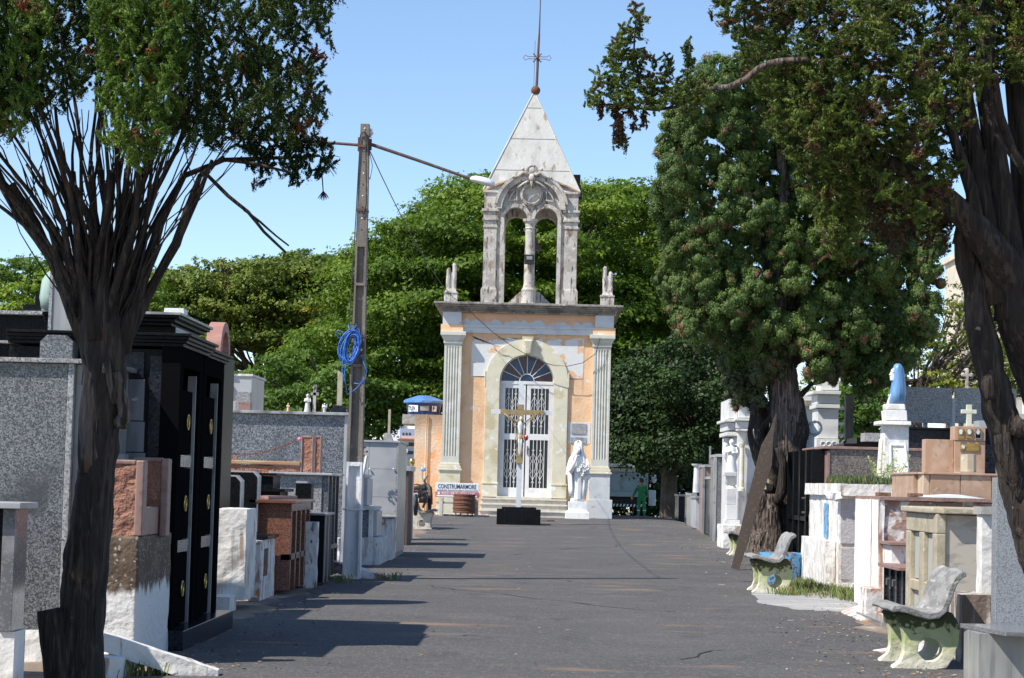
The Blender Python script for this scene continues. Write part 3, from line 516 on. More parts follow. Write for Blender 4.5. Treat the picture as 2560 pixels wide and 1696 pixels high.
# ornament on the arch
m = M(); oy = BY-.2
m.torus((U(0), oy, 12.38), .17, .045, 'y', 20, 8); m.ball((U(0), oy+.02, 12.38), (.14, .07, .14)); m.ball((U(0), oy-.03, 12.12), (.12, .08, .14)); m.tube([(U(-.03), oy, 12.1), (U(0), oy-.02, 11.9), (U(.04), oy, 11.72)], [.06, .05, .03], 8)
for s in (-1, 1):
    m.tube([(U(s*.12), oy, 12.2), (U(s*.28), oy, 12.3), (U(s*.4), oy, 12.22), (U(s*.55), oy, 12.12), (U(s*.66), oy, 12.16)], [.06, .07, .06, .05, .03], 8); m.ball((U(s*.33), oy, 12.42), .06); m.ball((U(s*.66), oy, 12.13), .05); m.tube([(U(s*.1), oy, 12.0), (U(s*.3), oy, 11.9), (U(s*.5), oy, 11.75)], [.05, .04, .02], 8)
m.build('crest_ornament', 'belfry', bf, smooth=True, rough=.006, sub=.2)
# spire
sp = thing('x', 'x', 'x'); bpy.data.objects.remove(sp)
PY = BY+BD/2; m = M(); HB = 1.70; HBY = 1.5; z0 = 11.66; zt = 15.42
m.taper(U(0), PY, z0, zt, HB, HBY, .045, .045); spire = m.build('spire', 'spire', ch)
for zz in (12.45, 13.65, 14.85):
    m = M(); t = (zz-z0)/(zt-z0); h = HB*(1-t)+.045*t; hb = HBY*(1-t)+.045*t; m.box(U(0)-h-.012, U(0)+h+.012, PY-hb-.012, PY+hb+.012, zz, zz+.018); m.build('spire_joint', 'concrete', spire)
m = M()
for sx, sy in ((-1, -1), (1, -1), (1, 1), (-1, 1)): m.tube([(U(sx*HB), PY+sy*HBY, z0+.03), (U(sx*.04), PY+sy*.04, zt)], .03, 6)
m.build('spire_ridge', 'spire', spire)
for s in (-1, 1): m = M(); m.prism([(U(s*1.72), 11.60), (U(s*1.72), 11.67), (U(s*1.2), 11.92), (U(s*.85), 12.05), (U(s*.85), 12.0), (U(s*1.2), 11.86)], 'y', PY-HBY-.06, PY-HBY+.1); m.build('flashing', 'red_band', spire)
m = M(); m.ball((U(.04), PY, 15.54), .17, 16, 10); m.build('finial_ball', 'rust', spire, smooth=True)
fin = M(); x0 = U(.07); fin.tube([(x0, PY, 15.65), (x0+.03, PY, 17.0), (x0+.05, PY, 17.6)], [.05, .045, .035], 8); fin.tube([(x0+.05, PY, 17.6), (x0+.06, PY, 18.4), (x0+.07, PY, 20.1)], [.035, .022, .018], 6); fin.tube([(x0-.1, PY, 15.68), (x0-.09, PY, 17.35)], .008, 5); fin.build('lightning_rod', 'rust_dark', spire)
fin = M(); zc = 16.72; xc2 = x0-.0
for s in (-1, 1):
    fin.tube([(xc2+s*.05, PY-.05, zc+.04), (xc2+s*.34, PY-.05, zc+.04), (xc2+s*.43, PY-.05, zc+.10), (xc2+s*.5, PY-.05, zc), (xc2+s*.43, PY-.05, zc-.10), (xc2+s*.34, PY-.05, zc-.04), (xc2+s*.05, PY-.05, zc-.04)], .012, 5)
    for t in (-1, 1): fin.tube([(xc2, PY-.05, zc), (xc2+s*.15, PY-.05, zc+t*.16)], .022, 5)
fin.ball((xc2, PY-.05, zc), .06); fin.build('iron_cross', 'rust', spire)
# broken finials at the belfry's roof corners
m = M(); m.taper(U(-1.45), PY+HB+.1, 11.7, 12.2, .16, .16, .12, .12); m.taper(U(-1.45), PY+HB+.1, 12.2, 12.55, .10, .1, .17, .17); m.ball((U(-1.45), PY+HB+.1, 12.55), (.16, .16, .1)); m.build('corner_finial', 'rust_dark', ch, rough=.01)
m = M(); m.taper(U(1.60), PY-.3, 11.6, 12.1, .19, .16, .14, .12); m.taper(U(1.56), PY-.3, 12.1, 12.45, .15, .1, .16, .16); m.build('corner_finial', 'truck_dark', ch, rough=.01)
# pedestal finials on the cornice
for s in (-1, 1):
    m = M(); x = U(s*2.72); y = YW-.1
    m.box(x-.23, x+.23, y-.2, y+.25, 7.64, 7.95); m.box(x-.25, x+.25, y-.22, y+.27, 7.95, 8.0); m.taper(x, y, 8.0, 8.12, .2, .2, .15, .15)
    m.taper(x-s*.1*-1, y, 8.12, 9.0 if s < 0 else 9.0, .07, .12, .055, .07) if False else None
    t1, t2 = (8.85, 9.02) if s < 0 else (9.02, 8.85)
    for dx, tz in ((-.10, t1), (.11, t2)): m.tube([(x+dx, y, 8.1), (x+dx, y, 8.5), (x+dx, y, tz-.07), (x+dx*.75, y, tz)], [.075, .08, .075, .035], 10)
    m.box(x-.1, x+.1, y-.03, y+.03, 8.1, 8.7); m.build('stone_finial', 'belfry', ch, rough=.008)
# bell and floodlight
m = M(); m.lathe([(.30, 0), (.28, .05), (.17, .2), (.13, .4), (.06, .48)], (U(.12), BY+1.5, 9.75), 18); m.box(U(.12)-.05, U(.12)+.05, BY+1.45, BY+1.55, 10.2, 11.1); m.build('bell', 'rust_dark', ch, smooth=False)
fl = thing('floodlight', 'black square floodlight strapped to the middle column of the belfry', 'lamp', (U(.03), BY+.0, 9.2))
m = M(); m.box(U(-.19), U(.15), BY-.12, BY+.0, 9.08, 9.42); m.box(U(-.10), U(.06), BY, BY+.06, 9.12, 9.2); m.build('lamp_housing', 'truck_dark', fl, bevel=.01)
m = M(); m.box(U(-.12), U(.08), BY-.135, BY-.12, 9.24, 9.36); m.build('lamp_glass', 'polished_grey', fl)
# cable drooping over the facade
m = M(); P = [(-2.2, 7.5), (-1.8, 7.1), (-1.2, 6.6), (-.5, 6.12), (0, 5.85), (.5, 5.62), (.9, 5.52), (1.4, 5.5), (1.9, 5.62), (2.35, 5.95), (2.5, 6.5)]
m.tube([(U(x), YW-.62 if z > 6.9 else YW-.42, z) for x, z in P], .012, 5); tag(m.build('cable', 'cable_black'), 'thin dark cable sagging across the chapel front above its door', 'cable')
# annex wall with water tank
an = thing('annex', 'peeling orange annex wall joined to the left side of the chapel under the water tank', 'annex wall', (U(-3.4), YW+2, GZ))
m = M(); xa = fx(1033, 1200, 74); m.box(xa, U(-2.87), 74, 78, GZ-.2, 3.78); m.build('wall', 'orange_wall', an, rough=.004)
m = M(); m.tube([(xa+.42, 73.93, .3), (xa+.42, 73.93, 3.4), (xa+.44, 73.93, 3.79)], .03, 8); m.build('drainpipe', 'orange_wall', an)
m = M(); m.box(fx(1006, 1045, 74.5), xa-.003, 74.5, 77.5, 3.45, 3.79); m.build('concrete_beam', 'concrete', an, rough=.01)
tk = thing('water_tank', 'blue fibreglass water tank with a faded domed lid on top of the annex wall', 'water tank', (-4.3, 76, 3.8))
tx = (fx(1010, 1010, 75.2)+fx(1103, 1010, 75.2))/2; R1 = (fx(1103, 1010, 75.2)-fx(1010, 1010, 75.2))/2
m = M(); m.loft([(3.80, tx, 76, R1*.82, R1*.82), (3.83, tx, 76, R1*.85, R1*.85), (4.27, tx, 76, R1*.97, R1*.97), (4.29, tx, 76, R1*1.02, R1*1.02), (4.33, tx, 76, R1*1.03, R1*1.03)], 36); m.build('tank_body', 'tank_blue', tk, bevel=.01)
m = M(); m.loft([(4.25, tx, 76, R1*1.1, R1*1.1), (4.33, tx, 76, R1*1.09, R1*1.09), (4.38, tx, 76, R1*.98, R1*.98), (4.49, tx, 76, R1*.5, R1*.5), (4.53, tx, 76, .2, .2)], 36, fn=lambda a, k: 1+(.015*math.cos(12*a) if 0 < k < 4 else 0)); m.build('tank_lid', 'tank_lid', tk, smooth=False)
def wrap(body, parent, cx, cy, R, a0, width, z, h, mat, back):
    me_w = 10; m = M(); da = width/R
    pts = [(a0+da*i/me_w) for i in range(me_w+1)]
    v = []; 
    for a in pts: v += [(cx+(R+.012)*math.cos(a), cy+(R+.012)*math.sin(a), z), (cx+(R+.012)*math.cos(a), cy+(R+.012)*math.sin(a), z+h)]
    m.add(v, [(2*i, 2*i+2, 2*i+3, 2*i+1) for i in range(me_w)]); return m.build('sticker', back, parent)
Rm = R1*.94
wrap('', tk, tx, 76, Rm+.02, math.radians(218), .42, 3.92, .24, None, 'sticker'); wrap('', tk, tx, 76, Rm+.02, math.radians(262), .32, 3.96, .17, None, 'sticker_grey'); wrap('', tk, tx, 76, Rm+.02, math.radians(300), .2, 3.94, .2, None, 'sticker')
a = math.radians(229); text('TLEV', .2, 'ink', tk, 'lettering', tx+(Rm+.06)*math.cos(math.radians(221)), 76+(Rm+.06)*math.sin(math.radians(221)), 3.96, width=.34, rotz=math.radians(229+90-360), height=.16)
text('F', .2, 'ink', tk, 'lettering', tx+(Rm+.06)*math.cos(math.radians(303)), 76+(Rm+.06)*math.sin(math.radians(303)), 3.98, width=.09, rotz=math.radians(305+90-360), height=.14)
# ================================================================== helpers for graves
def px(xl, xr, yt, yb, Y):
    """edges (px) of an upright face at distance Y -> x0, x1, z0, z1 (yb None = ground)"""
    ym = yt if yb is None else (yt+yb)/2; xm = (xl+xr)/2
    x0, x1 = fx(xl, ym, Y), fx(xr, ym, Y); z1 = fz(xm, yt, Y); z0 = -.05 if yb is None else fz(xm, yb, Y); return x0, x1, z0, z1
def pbox(m, xl, xr, yt, yb, Y0, Y1):
    x0, x1, z0, z1 = px(xl, xr, yt, yb, Y0); m.box(x0, x1, Y0, Y1, z0, z1); return m
def B(name, mat, par, x0, x1, y0, y1, z0, z1, **k): return M().box(x0, x1, y0, y1, z0, z1).build(name, mat, par, **k)
def PB(name, mat, par, xl, xr, yt, yb, Y0, Y1, **k): return pbox(M(), xl, xr, yt, yb, Y0, Y1).build(name, mat, par, **k)

# ================================================================== LEFT ROW
# L1 nearest tomb at the left frame edge
XL = -2.95
t = thing('tomb', 'polished dark granite tomb with a pale slab at the lower left corner of the picture', 'tomb', (-3.6, 14.4, 0), 'tombs beside the avenue')
x0, x1, z0, z1 = px(-60, 42, 1272, None, 14.2)
B('tomb_body', 'granite_black', t, x0-.9, x1-.09, 14.2, 14.5, -.05, z1, bevel=.004); B('corner_post', 'polished_dark', t, x1-.087, x1, 14.18, 14.52, .35, z1, bevel=.004); B('plinth', 'white_paint', t, x1-.5, x1+.02, 14.2, 14.5, -.05, .35)
B('top_slab', 'polished_light', t, x0-.9, x1+.05, 14.1, 14.6, z1+.003, z1+.045, bevel=.005)
# L2 big grey granite mausoleum
Y0 = 15.9; Y1 = 18.9
t = thing('mausoleum', 'large speckled grey granite mausoleum behind the left cypress trunk', 'mausoleum', (-4.2, Y0, 0), 'mausoleums beside the avenue')
x0, x1, z0, z1 = px(-160, 158, 905, 1572, Y0)
B('wall', 'granite_grey', t, x0, x1, Y0, Y1, z0, z1-.002, bevel=.004)
xs = fx(228, 1200, Y0+2)
m = M(); m.box(x1+.003, x1+.05, Y0-.012, Y0+.3, z0, z1); m.build('corner_post', 'granite_pale', t, bevel=.004)
m = M(); m.box(x1+.051, x1+.20, Y0+.05, Y1, z0, z1-.003); fp = m.build('front_panel', 'polished_grey', t, bevel=.003)
for k, (za, zb) in enumerate(((1.02, 1.6), (.55, .98))): B('niche_door', 'polished_light' if k == 0 else 'polished_grey', fp, x1+.2, x1+.225, Y0+.35, Y0+1.5, za, zb, bevel=.005)
for za in (z1-.14, 1.45): B('door_latch', 'rust_dark', fp, x1+.1, x1+.19, Y0+.02, Y0+.05, za-.02, za+.012)
B('plinth', 'white_paint', t, x0, x1+.12, Y0-.02, Y1, -.05, z0-.003, rough=.012)
zt = z1; m = M(); m.box(x0, x1+.27, Y0-.05, Y1, zt, zt+.035); m.build('ledge', 'granite_light', t, bevel=.004)
# upper storey further back
t2 = thing('mausoleum', 'dark stepped granite mausoleum top at the left edge, above the speckled grey one', 'mausoleum', (-4.9, 19.6, 0), 'mausoleums beside the avenue')
for (xl, xr, yt, yb, ya, mat, nm) in ((-160, 132, 776, 785, 19.1, 'granite_light', 'ledge'), (-160, 125, 785, 851, 19.2, 'granite_black', 'wall'), (-160, 125, 851, 858, 19.05, 'granite_light', 'ledge'), (-160, 125, 858, 892, 19.15, 'granite_black', 'wall')): PB(nm, mat, t2, xl, xr, yt, yb, ya, 21.5, bevel=.004)
PB('wall', 'granite_black', t2, -160, 128, 892, None, 19.3, 21.5)
m = M(); pbox(m, 88, 107, 732, 776, 20.5, 20.8); pbox(m, 57, 107, 762, 776, 20.4, 20.9); tag(m.build('gravestone', 'granite_black'), 'black stepped gravestone on the dark ledge at far left', 'gravestone')
# monument: chamfered base, arched slab, bronze figure behind
Ym = 17.2
t3 = thing('monument', 'tall arched granite slab monument with script lettering, rising behind the left cypress', 'monument', (fx(165, 890, Ym), Ym, z1))
for (xl, xr, ya) in ((100, 182, Ym-.15), (184, 214, Ym+.25)):
    x0, x1, z0, z1_ = px(xl, xr, 838, 893, ya); c = .055; z0 = zt+.036
    pts = [(x0, z0), (x0, z1_-c), (x0+c, z1_), (x1-c, z1_), (x1, z1_-c), (x1, z0)] if xl < 150 else [(x0, z0), (x0, z1_), (x1-c, z1_), (x1, z1_-c), (x1, z0)]
    m = M(); m.prism(pts, 'y', ya, ya+.3 if xl < 150 else ya+.5); m.build('slab_base', 'granite_grey', t3, bevel=.003)
x0, x1, z0, z1_ = px(125, 206, 618, 845, Ym+.16)
hw = (x1-x0)/2; xc = (x0+x1)/2
pts = [(x0, z0), (x0, z1_-.12), (x0+.03, z1_-.05), (xc-.02, z1_), (xc+.05, z1_-.01), (x1-.03, z1_-.1), (x1, z1_-.22), (x1, z0)]
m = M(); m.prism(pts, 'y', Ym+.16, Ym+.22); m.build('slab', 'polished_grey', t3, bevel=.004)
m = M(); m.prism([(p[0], p[1]) for p in [(x0-.004, z0), (x0-.004, z1_-.12), (x0+.022, z1_-.12), (x0+.022, z0)]], 'y', Ym+.15, Ym+.23); m.build('slab_edge', 'granite_pale', t3)
text('Cury', .2, 'ink_grey', t3, 'lettering', fx(152, 770, Ym), Ym+.155, fz(152, 800, Ym), width=.10, height=.13)
x0, x1, z0, z1_ = px(105, 132, 670, 776, Ym+.6); xc = x1-.01
m = M(); H = z1_-z0; m.loft([(z0, xc, Ym+.6, .075, .1), (z0+H*.3, xc-.01, Ym+.6, .085, .11), (z0+H*.7, xc, Ym+.6, .08, .1), (z0+H*.88, xc+.02, Ym+.6, .06, .07), (z0+H*.95, xc+.03, Ym+.58, .035, .04), (z0+H*1.12, xc+.03, Ym+.58, .035, .045), (z0+H*1.16, xc+.03, Ym+.58, .01, .01)], 22, fn=lambda a, k: 1+.06*math.cos(9*a)*(k < 4)); tag(m.build('statue', 'bronze_green', smooth=True), 'green bronze robed figure standing behind the arched slab monument', 'statue')
# L4 tall black granite mausoleum with two portals
Y0 = 17.2; Y1 = 19.75
t = thing('mausoleum', 'tall black granite mausoleum with two narrow portals hung with brass wreaths', 'mausoleum', (-4., Y0, 0), 'mausoleums beside the avenue')
xf = fx(438, 1300, Y0)      # road-facing side plane
zt = fz(470, 868, Y0); xb = fx(255, 1000, Y0)
B('wall', 'granite_black', t, xb-.8, xf-.16, Y0+.05, Y1+.4, .15, zt-.02, bevel=.004)
for (xl, xr, yt, yb, mat) in ((306, 360, 948, 1052, 'marble_blue'), (306, 360, 1054, 1130, 'marble_blue'), (306, 360, 1132, 1300, 'marble_blue'), (366, 425, 890, 1430, 'granite_navy'), (306, 360, 880, 946, 'granite_navy')):
    PB('cladding_panel', mat, t, xl, xr, yt, yb, Y0+.03, Y0+.06, bevel=.003)
# portals on the road side: frames, dark doors, wreaths
for k, (ya, yb) in enumerate(((Y0+.0, Y0+1.15), (Y0+1.33, Y0+2.5))):
    xo = xf-.02*k; P = M()
    P.box(xo-.16, xo, ya, ya+.16, .15, zt-.16); P.box(xo-.16, xo, yb-.16, yb, .15, zt-.16); P.box(xo-.16, xo, ya, yb, zt-.16, zt); por = P.build('portal', 'door_black', t, bevel=.004)
    Q = M(); Q.box(xo-.09, xo-.02, ya+.21, ya+.245, .15, zt-.2); Q.box(xo-.09, xo-.02, yb-.245, yb-.21, .15, zt-.2); Q.build('portal_trim', 'polished_grey', por)
    for j, (za, zb) in enumerate(((.18, .78), (.90, 1.50), (1.62, 2.16))):
        dd = B('niche_door', 'door_black', por, xo-.06, xo-.035, ya+.30, yb-.30, za, zb, bevel=.004)
        m = M(); m.torus((xo-.01, (ya+yb)/2-.05, (za+zb)/2), .05, .008, 'x', 18, 6, 1.25); m.build('wreath', 'brass', dd)
        if j < 2: B('spacer', 'granite_blue', por, xo-.07, xo-.03, ya+.29, yb-.29, zb+.01, zb+.11)
    for e, z0, z1 in ((.02, zt, zt+.03), (.05, zt+.03, zt+.055), (.07, zt+.055, zt+.085), (.095, zt+.085, zt+.11)):
        m = M(); m.box(xb-.8 if k == 0 else xo-.5, xo+e-.03*k, ya-e, yb+e*.3+(.2 if k == 0 else .1), z0-.03*k, z1-.03*k-.002); m.build('cornice', 'granite_black' if e < .12 else 'polished_grey', por, bevel=.003)
B('front_step', 'granite_navy', t, xf-.5, xf+.12, Y0-.12, Y1+.1, -.02, .17, bevel=.006)
x0, x1, z0, z1 = px(280, 424, 812, 880, Y0+.6)
B('upper_storey', 'granite_black', t, x0-.6, x1+.02, Y0+.75, Y1-.4, z0, z1, bevel=.004); xu = fx(426, 850, Y0+.8)-.03
B('upper_panel', 'polished_light', t, x1+.023, xu+.04, Y0+.77, Y1-.5, z0, z1, bevel=.004)
for e, za, zb in ((.0, z1, z1+.03), (.05, z1+.03, z1+.06), (.10, z1+.06, z1+.085), (.13, z1+.085, z1+.11)): B('upper_cornice', 'granite_black' if e < .12 else 'polished_grey', t, x0-.6, xu+.06+e*.8, Y0+.65-e, Y1-.4+e, za, zb-.002, bevel=.003)
x0, x1, z0, z1_ = px(405, 455, 760, 783, Y0+2.); m = M(); m.taper((x0+x1)/2, Y0+2.2, z1+.1, z1+.27, .11, .11, .09, .09); m.prism([((x0+x1)/2-.06, z1+.12), ((x0+x1)/2, z1+.18), ((x0+x1)/2+.06, z1+.12)], 'y', Y0+2.02, Y0+2.1); tag(m.build('pedestal', 'marble_white', bevel=.004), 'small white marble pedestal on the roof of the black mausoleum', 'pedestal')
# L5 red rough-hewn memorial
t = thing('memorial', 'red rough-hewn stone memorial with two uprights on a brown pebbled pedestal', 'memorial', (-3.3, 15.8, 0))
Ya = 15.75
x0, x1, z0, z1 = px(240, 354, 1150, 1340, Ya); m = M(); m.box(x0, x1-.03, Ya, Ya+.12, z0, z1-.03); m.build('upright', 'red_rock', t, rough=.022, rs=2.2)
B('upright_margin', 'red_smooth', t, x1-.05, x1+.015, Ya-.012, Ya+.135, z0, z1, bevel=.012); B('upright_cap', 'red_smooth', t, x0, x1-.051, Ya-.01, Ya+.12, z1-.035, z1+.002, bevel=.01)
x0b, x1b, z0b, z1b = px(362, 420, 1146, 1340, Ya+.75); m = M(); m.box(x0b-.1, x1b-.06, Ya+.75, Ya+.86, z0-.02, z1b-.02); m.build('upright', 'red_rock', t, rough=.022, rs=2.2)
B('upright_margin', 'red_smooth', t, x1b-.06, x1b+.0, Ya+.73, Ya+.88, z0-.02, z1b, bevel=.012); B('upright_cap', 'red_smooth', t, x0b-.1, x1b-.061, Ya+.735, Ya+.87, z1b-.03, z1b+.005, bevel=.01)
B('connecting_block', 'red_smooth', t, x1-.04, x1b-.065, Ya+.14, Ya+.72, z0, fz(390, 1268, Ya+.4), bevel=.012)
x0, x1, zz, z1 = px(225, 366, 1340, 1483, Ya); xr = fx(439, 1400, Ya+1.4)
B('pedestal', 'pebble_white', t, x0, xr-.03, Ya-.06, Ya+1.35, -.05, z1+.0, bevel=.02, rough=.008)
m = M(); m.hexa([(xr-.16, Ya+.25, z1+.01), (xr-.08, Ya+.25, z1+.01), (xr-.08, Ya+.35, z1+.01), (xr-.16, Ya+.35, z1+.01)], [(xr-.19, Ya+.25, z1+.045), (xr-.17, Ya+.25, z1+.055), (xr-.17, Ya+.35, z1+.055), (xr-.19, Ya+.35, z1+.045)]); tag(m.build('plaque', 'lamp_white'), 'small bright plaque lying on the brown pebbled pedestal', 'plaque')
# low white wall and kerb beams
x0, x1, z0, z1 = px(245, 325, 1640, 1740, 15.1); tag(B('low_wall', 'white_paint', None, x0-.15, x1, 14.7, 15.3, -.05, max(z1, .14), rough=.015), 'low whitewashed wall stub beside the left cypress trunk', 'wall')
a = G(262, 1610, .22); b = G(545, 1692, .0)
def beam(name, mat, pa, pb_, wd, th, label, cat, grp=None):
    A, Bv = Vector(pa), Vector(pb_); d = (Bv-A).normalized(); s = d.cross(Vector((0, 0, 1))).normalized()*wd/2; u = Vector((0, 0, th))
    m = M(); m.hexa([A+s-u, A-s-u, Bv-s-u, Bv+s-u], [A+s, A-s, Bv-s, Bv+s]); o = m.build(name, mat, rough=.012); return tag(o, label, cat, grp)
beam('kerb_beam', 'white_paint', (a[0], a[1], .30), (b[0], b[1], .05), .17, .13, 'slanted whitewashed concrete beam at the bottom left, running to the road edge', 'kerb', 'sloping concrete beams at the road edge')
a = At(776, 1386, 30.5); b = At(974, 1447, 30.1)
beam('kerb_beam', 'white_peel', a, (b[0], b[1], .05), .2, .15, 'slanted whitewashed concrete beam passing the foot of the power pole', 'kerb', 'sloping concrete beams at the road edge')
# L8 white posts / worn walls
Y0 = 22.6
x0, x1, z0, z1 = px(545, 604, 1272, None, Y0); t = tag(B('gate_post', 'white_paint', None, x0, x1+.06, Y0, Y0+.8, .1, z1, rough=.014), 'thick worn white post with a rusty top beside the black mausoleum', 'post')
tag(B('low_step', 'white_paint', None, x0-.3, x1-.02, Y0-.5, Y0, -.03, .16, rough=.012), 'low whitewashed step at the foot of the thick worn white post', 'step')
Y0 = 24.3
x0, x1, z0, z1 = px(618, 655, 1352, None, Y0); xr = fx(708, 1400, 26.0)
t = thing('tomb', 'low tomb with patchy white sides and a dark slab beside the thick white post', 'tomb', (x0, Y0, 0), 'tombs beside the avenue')
B('tomb_body', 'white_worn', t, x0-.9, x1, Y0, Y0+1.25, -.05, z1-.0, rough=.014); B('dark_niche', 'soil', t, x1-.1, x1+.012, Y0+.2, Y0+.5, z1-.42, z1-.1); B('slab', 'granite_black', t, x0-.9, x1+.04, Y0+.2, Y0+1.27, z1+.012, z1+.05, bevel=.006)
B('corner_stub', 'white_peel', t, x0, x0+.18, Y0-.16, Y0-.01, .05, z1-.02, rough=.01)
# black headstones behind
for (xl, xr, yt, yb, Ya, lab) in ((556, 598, 1192, 1270, 24.4, 'smaller black granite headstone with a pale edge, nearest the black mausoleum'), (560, 640, 1181, 1330, 25.6, 'larger black granite headstone with a chamfered top behind the front one')):
    x0, x1, z0, z1 = px(xl, xr, yt, yb, Ya); c = .05; t = thing('headstone', lab, 'headstone', (x1, Ya, .0), 'black headstones')
    m = M(); m.prism([(x0-.3, z0-.3), (x0-.3, z1), (x1-c, z1), (x1, z1-c), (x1, z0-.3)], 'y', Ya, Ya+.22); m.build('stone', 'granite_black', t, bevel=.004)
    m = M(); m.prism([(x0-.3, z1+.002), (x0-.3, z1+.02), (x1-c+.008, z1+.02), (x1+.02, z1-c+.008), (x1+.02, z0), (x1+.002, z0), (x1+.002, z1-c), (x1-c, z1+.002)], 'y', Ya+.01, Ya+.26); m.build('bevelled_edge', 'polished_light', t)
Ya = 27.; x0, x1, z0, z1 = px(575, 690, 1182, 1300, Ya)
t = thing('tomb', 'black granite tomb with stacked slabs behind the black headstones', 'tomb', (x0, Ya, 0), 'tombs beside the avenue')
B('slab', 'granite_black', t, x0-.4, x1, Ya, Ya+.8, z1-.035, z1, bevel=.005); B('tomb_body', 'granite_black', t, x0-.3, x1-.05, Ya+.05, Ya+.8, z1-.2, z1-.037, bevel=.004); B('lower_slab', 'granite_black', t, x0-.3, x1+.12, Ya-.05, Ya+.9, z1-.24, z1-.202, bevel=.004); B('base', 'granite_black', t, x0-.3, x1+.05, Ya, Ya+.85, -.05, z1-.243)
Ya = 26.6; x0, x1, z0, z1 = px(700, 742, 1205, 1240, Ya); m = M(); m.box(x0, x1, Ya+1.7, Ya+2.0, z0-.2, z1-.02); tag(m.build('flower_box', 'granite_black', bevel=.004), 'small black granite box with a pale lid behind the red granite tomb', 'box')
tag(B('lid', 'polished_light', None, x0, x1-.06, Ya+1.72, Ya+1.95, z1-.017, z1+.01), 'pale lid lying on the small black granite box', 'lid')
# L10 red granite tomb
Y0 = 25.6; L = 2.2
x0, x1, z0, z1 = px(632, 728, 1254, None, Y0)
t = thing('tomb', 'polished red granite tomb with a wide slab and dark barred doors towards the road', 'tomb', (x0, Y0, 0), 'tombs beside the avenue')
B('tomb_body', 'granite_red', t, x0, x1-.12, Y0+.08, Y0+L, .05, z1-.025, bevel=.004)
fm = M()
for k in range(5): yy = Y0+.08+k*(L-.16)/4; fm.box(x1-.12, x1, yy, yy+.1, .05, z1-.12)
fm.box(x1-.12, x1, Y0+.08, Y0+L, z1-.12, z1-.025); fm.box(x1-.12, x1, Y0+.08, Y0+L, .42, .50); fm.build('front_frame', 'granite_red', t, bevel=.005)
for k in range(4):
    yy = Y0+.2+k*(L-.16)/4
    for za, zb in ((.06, .41), (.51, z1-.13)): B('niche_door', 'granite_black', t, x1-.11, x1-.06, yy, yy+(L-.16)/4-.14, za, zb)
B('slab', 'granite_red', t, x0-.05, x1+.05, Y0, Y0+L+.06, z1-.022, z1+.02, bevel=.006)
m = M(); m.hexa([(x0-.02, Y0+.75, z1+.02), (x0+.12, Y0+.55, z1+.02), (x0+.35, Y0+1.7, z1+.02), (x0-.02, Y0+1.7, z1+.02)], [(x0-.02, Y0+.75, z1+.06), (x0+.12, Y0+.55, z1+.06), (x0+.35, Y0+1.7, z1+.06), (x0-.02, Y0+1.7, z1+.06)]); tag(m.build('grave_cover', 'red_smooth', bevel=.004), 'small loose slab resting on the red granite tomb', 'slab')
# L13 wide dark speckled wall
Y0 = 33.5; x0, x1, z0, z1 = px(540, 862, 1036, None, Y0)
t = thing('mausoleum', 'long blue-grey granite mausoleum wall behind the red stone chain fence', 'mausoleum', (x0, Y0, 0), 'mausoleums beside the avenue')
B('wall', 'granite_blue', t, x0-1, x1, Y0, Y0+2.6, 0, z1, bevel=.004); B('ledge', 'polished_grey', t, x0-1, x1+.1, Y0-.08, Y0+2.7, z1+.002, z1+.05, bevel=.006); B('corner_post', 'polished_light', t, x1+.002, x1+.05, Y0-.02, Y0+2.5, 0, z1, bevel=.004)
# L14 red stone fence with chain
Ya = 30.; t = thing('grave_fence', 'red rough stone grave border with posts and a rusty chain', 'fence', (-4.2, Ya, 0))
x0, x1, z0, z1 = px(545, 752, 1160, 1186, Ya); m = M(); m.box(x0-.3, x1-.01, Ya, Ya+.22, z0-.05, z1-.02); m.build('border_beam', 'red_rock', t, rough=.016, rs=2.); B('beam_cap', 'red_band', t, x0-.3, x1-.01, Ya-.03, Ya+.26, z1-.01, z1+.045, bevel=.01)
for (xl, xr, ya) in ((752, 783, Ya), (785, 803, Ya+.55)):
    a0, a1, b0, b1 = px(xl, xr, 1090, 1186, ya); m = M(); m.box(a0+.02, a1-.02, ya, ya+.16, b0-.05, b1-.02); m.build('fence_post', 'red_rock', t, rough=.012, rs=2.5)
    m = M(); m.box(a0, a0+.024, ya-.015, ya+.18, b0-.05, b1); m.box(a1-.024, a1, ya-.015, ya+.18, b0-.05, b1); m.box(a0+.024, a1-.024, ya-.014, ya+.18, b1-.03, b1); m.build('post_margin', 'red_smooth', t, bevel=.008)
a0, a1, b0, b1 = px(540, 590, 1130, 1166, Ya+.02); m = M(); m.prism([(a0, b0), (a0, b1), (a0+.12, b1-.02), (a1-.02, b1-.11), (a1, b0)], 'y', Ya+.3, Ya+.5); m.build('side_block', 'red_rock', t, rough=.012)
ch_m = M(); p0 = At(748, 1102, Ya+.1); p1 = At(540, 1128, Ya+.1)
for i in range(34):
    s_ = i/33; x = p0[0]+(p1[0]-p0[0])*s_; z = p0[2]+(p1[2]-p0[2])*s_-.13*math.sin(PI*min(1, s_*.95))+.02; s1 = (i+1)/33
    ch_m.torus((x, Ya+.1, z), .022, .006, 'y' if i % 2 else 'z', 10, 5, .6)
ch_m.build('chain', 'chain', t)
m = M(); m.ball(At(749, 1098, Ya+.02), .03, 8, 6); tag(m.build('flower', 'pink'), 'pink flower tied where the chain meets the near fence post', 'flower'); m = M(); m.ball(At(787, 1101, Ya+.2), .028, 8, 6); tag(m.build('flower', 'pink'), 'pink flower tucked between the two fence posts', 'flower')
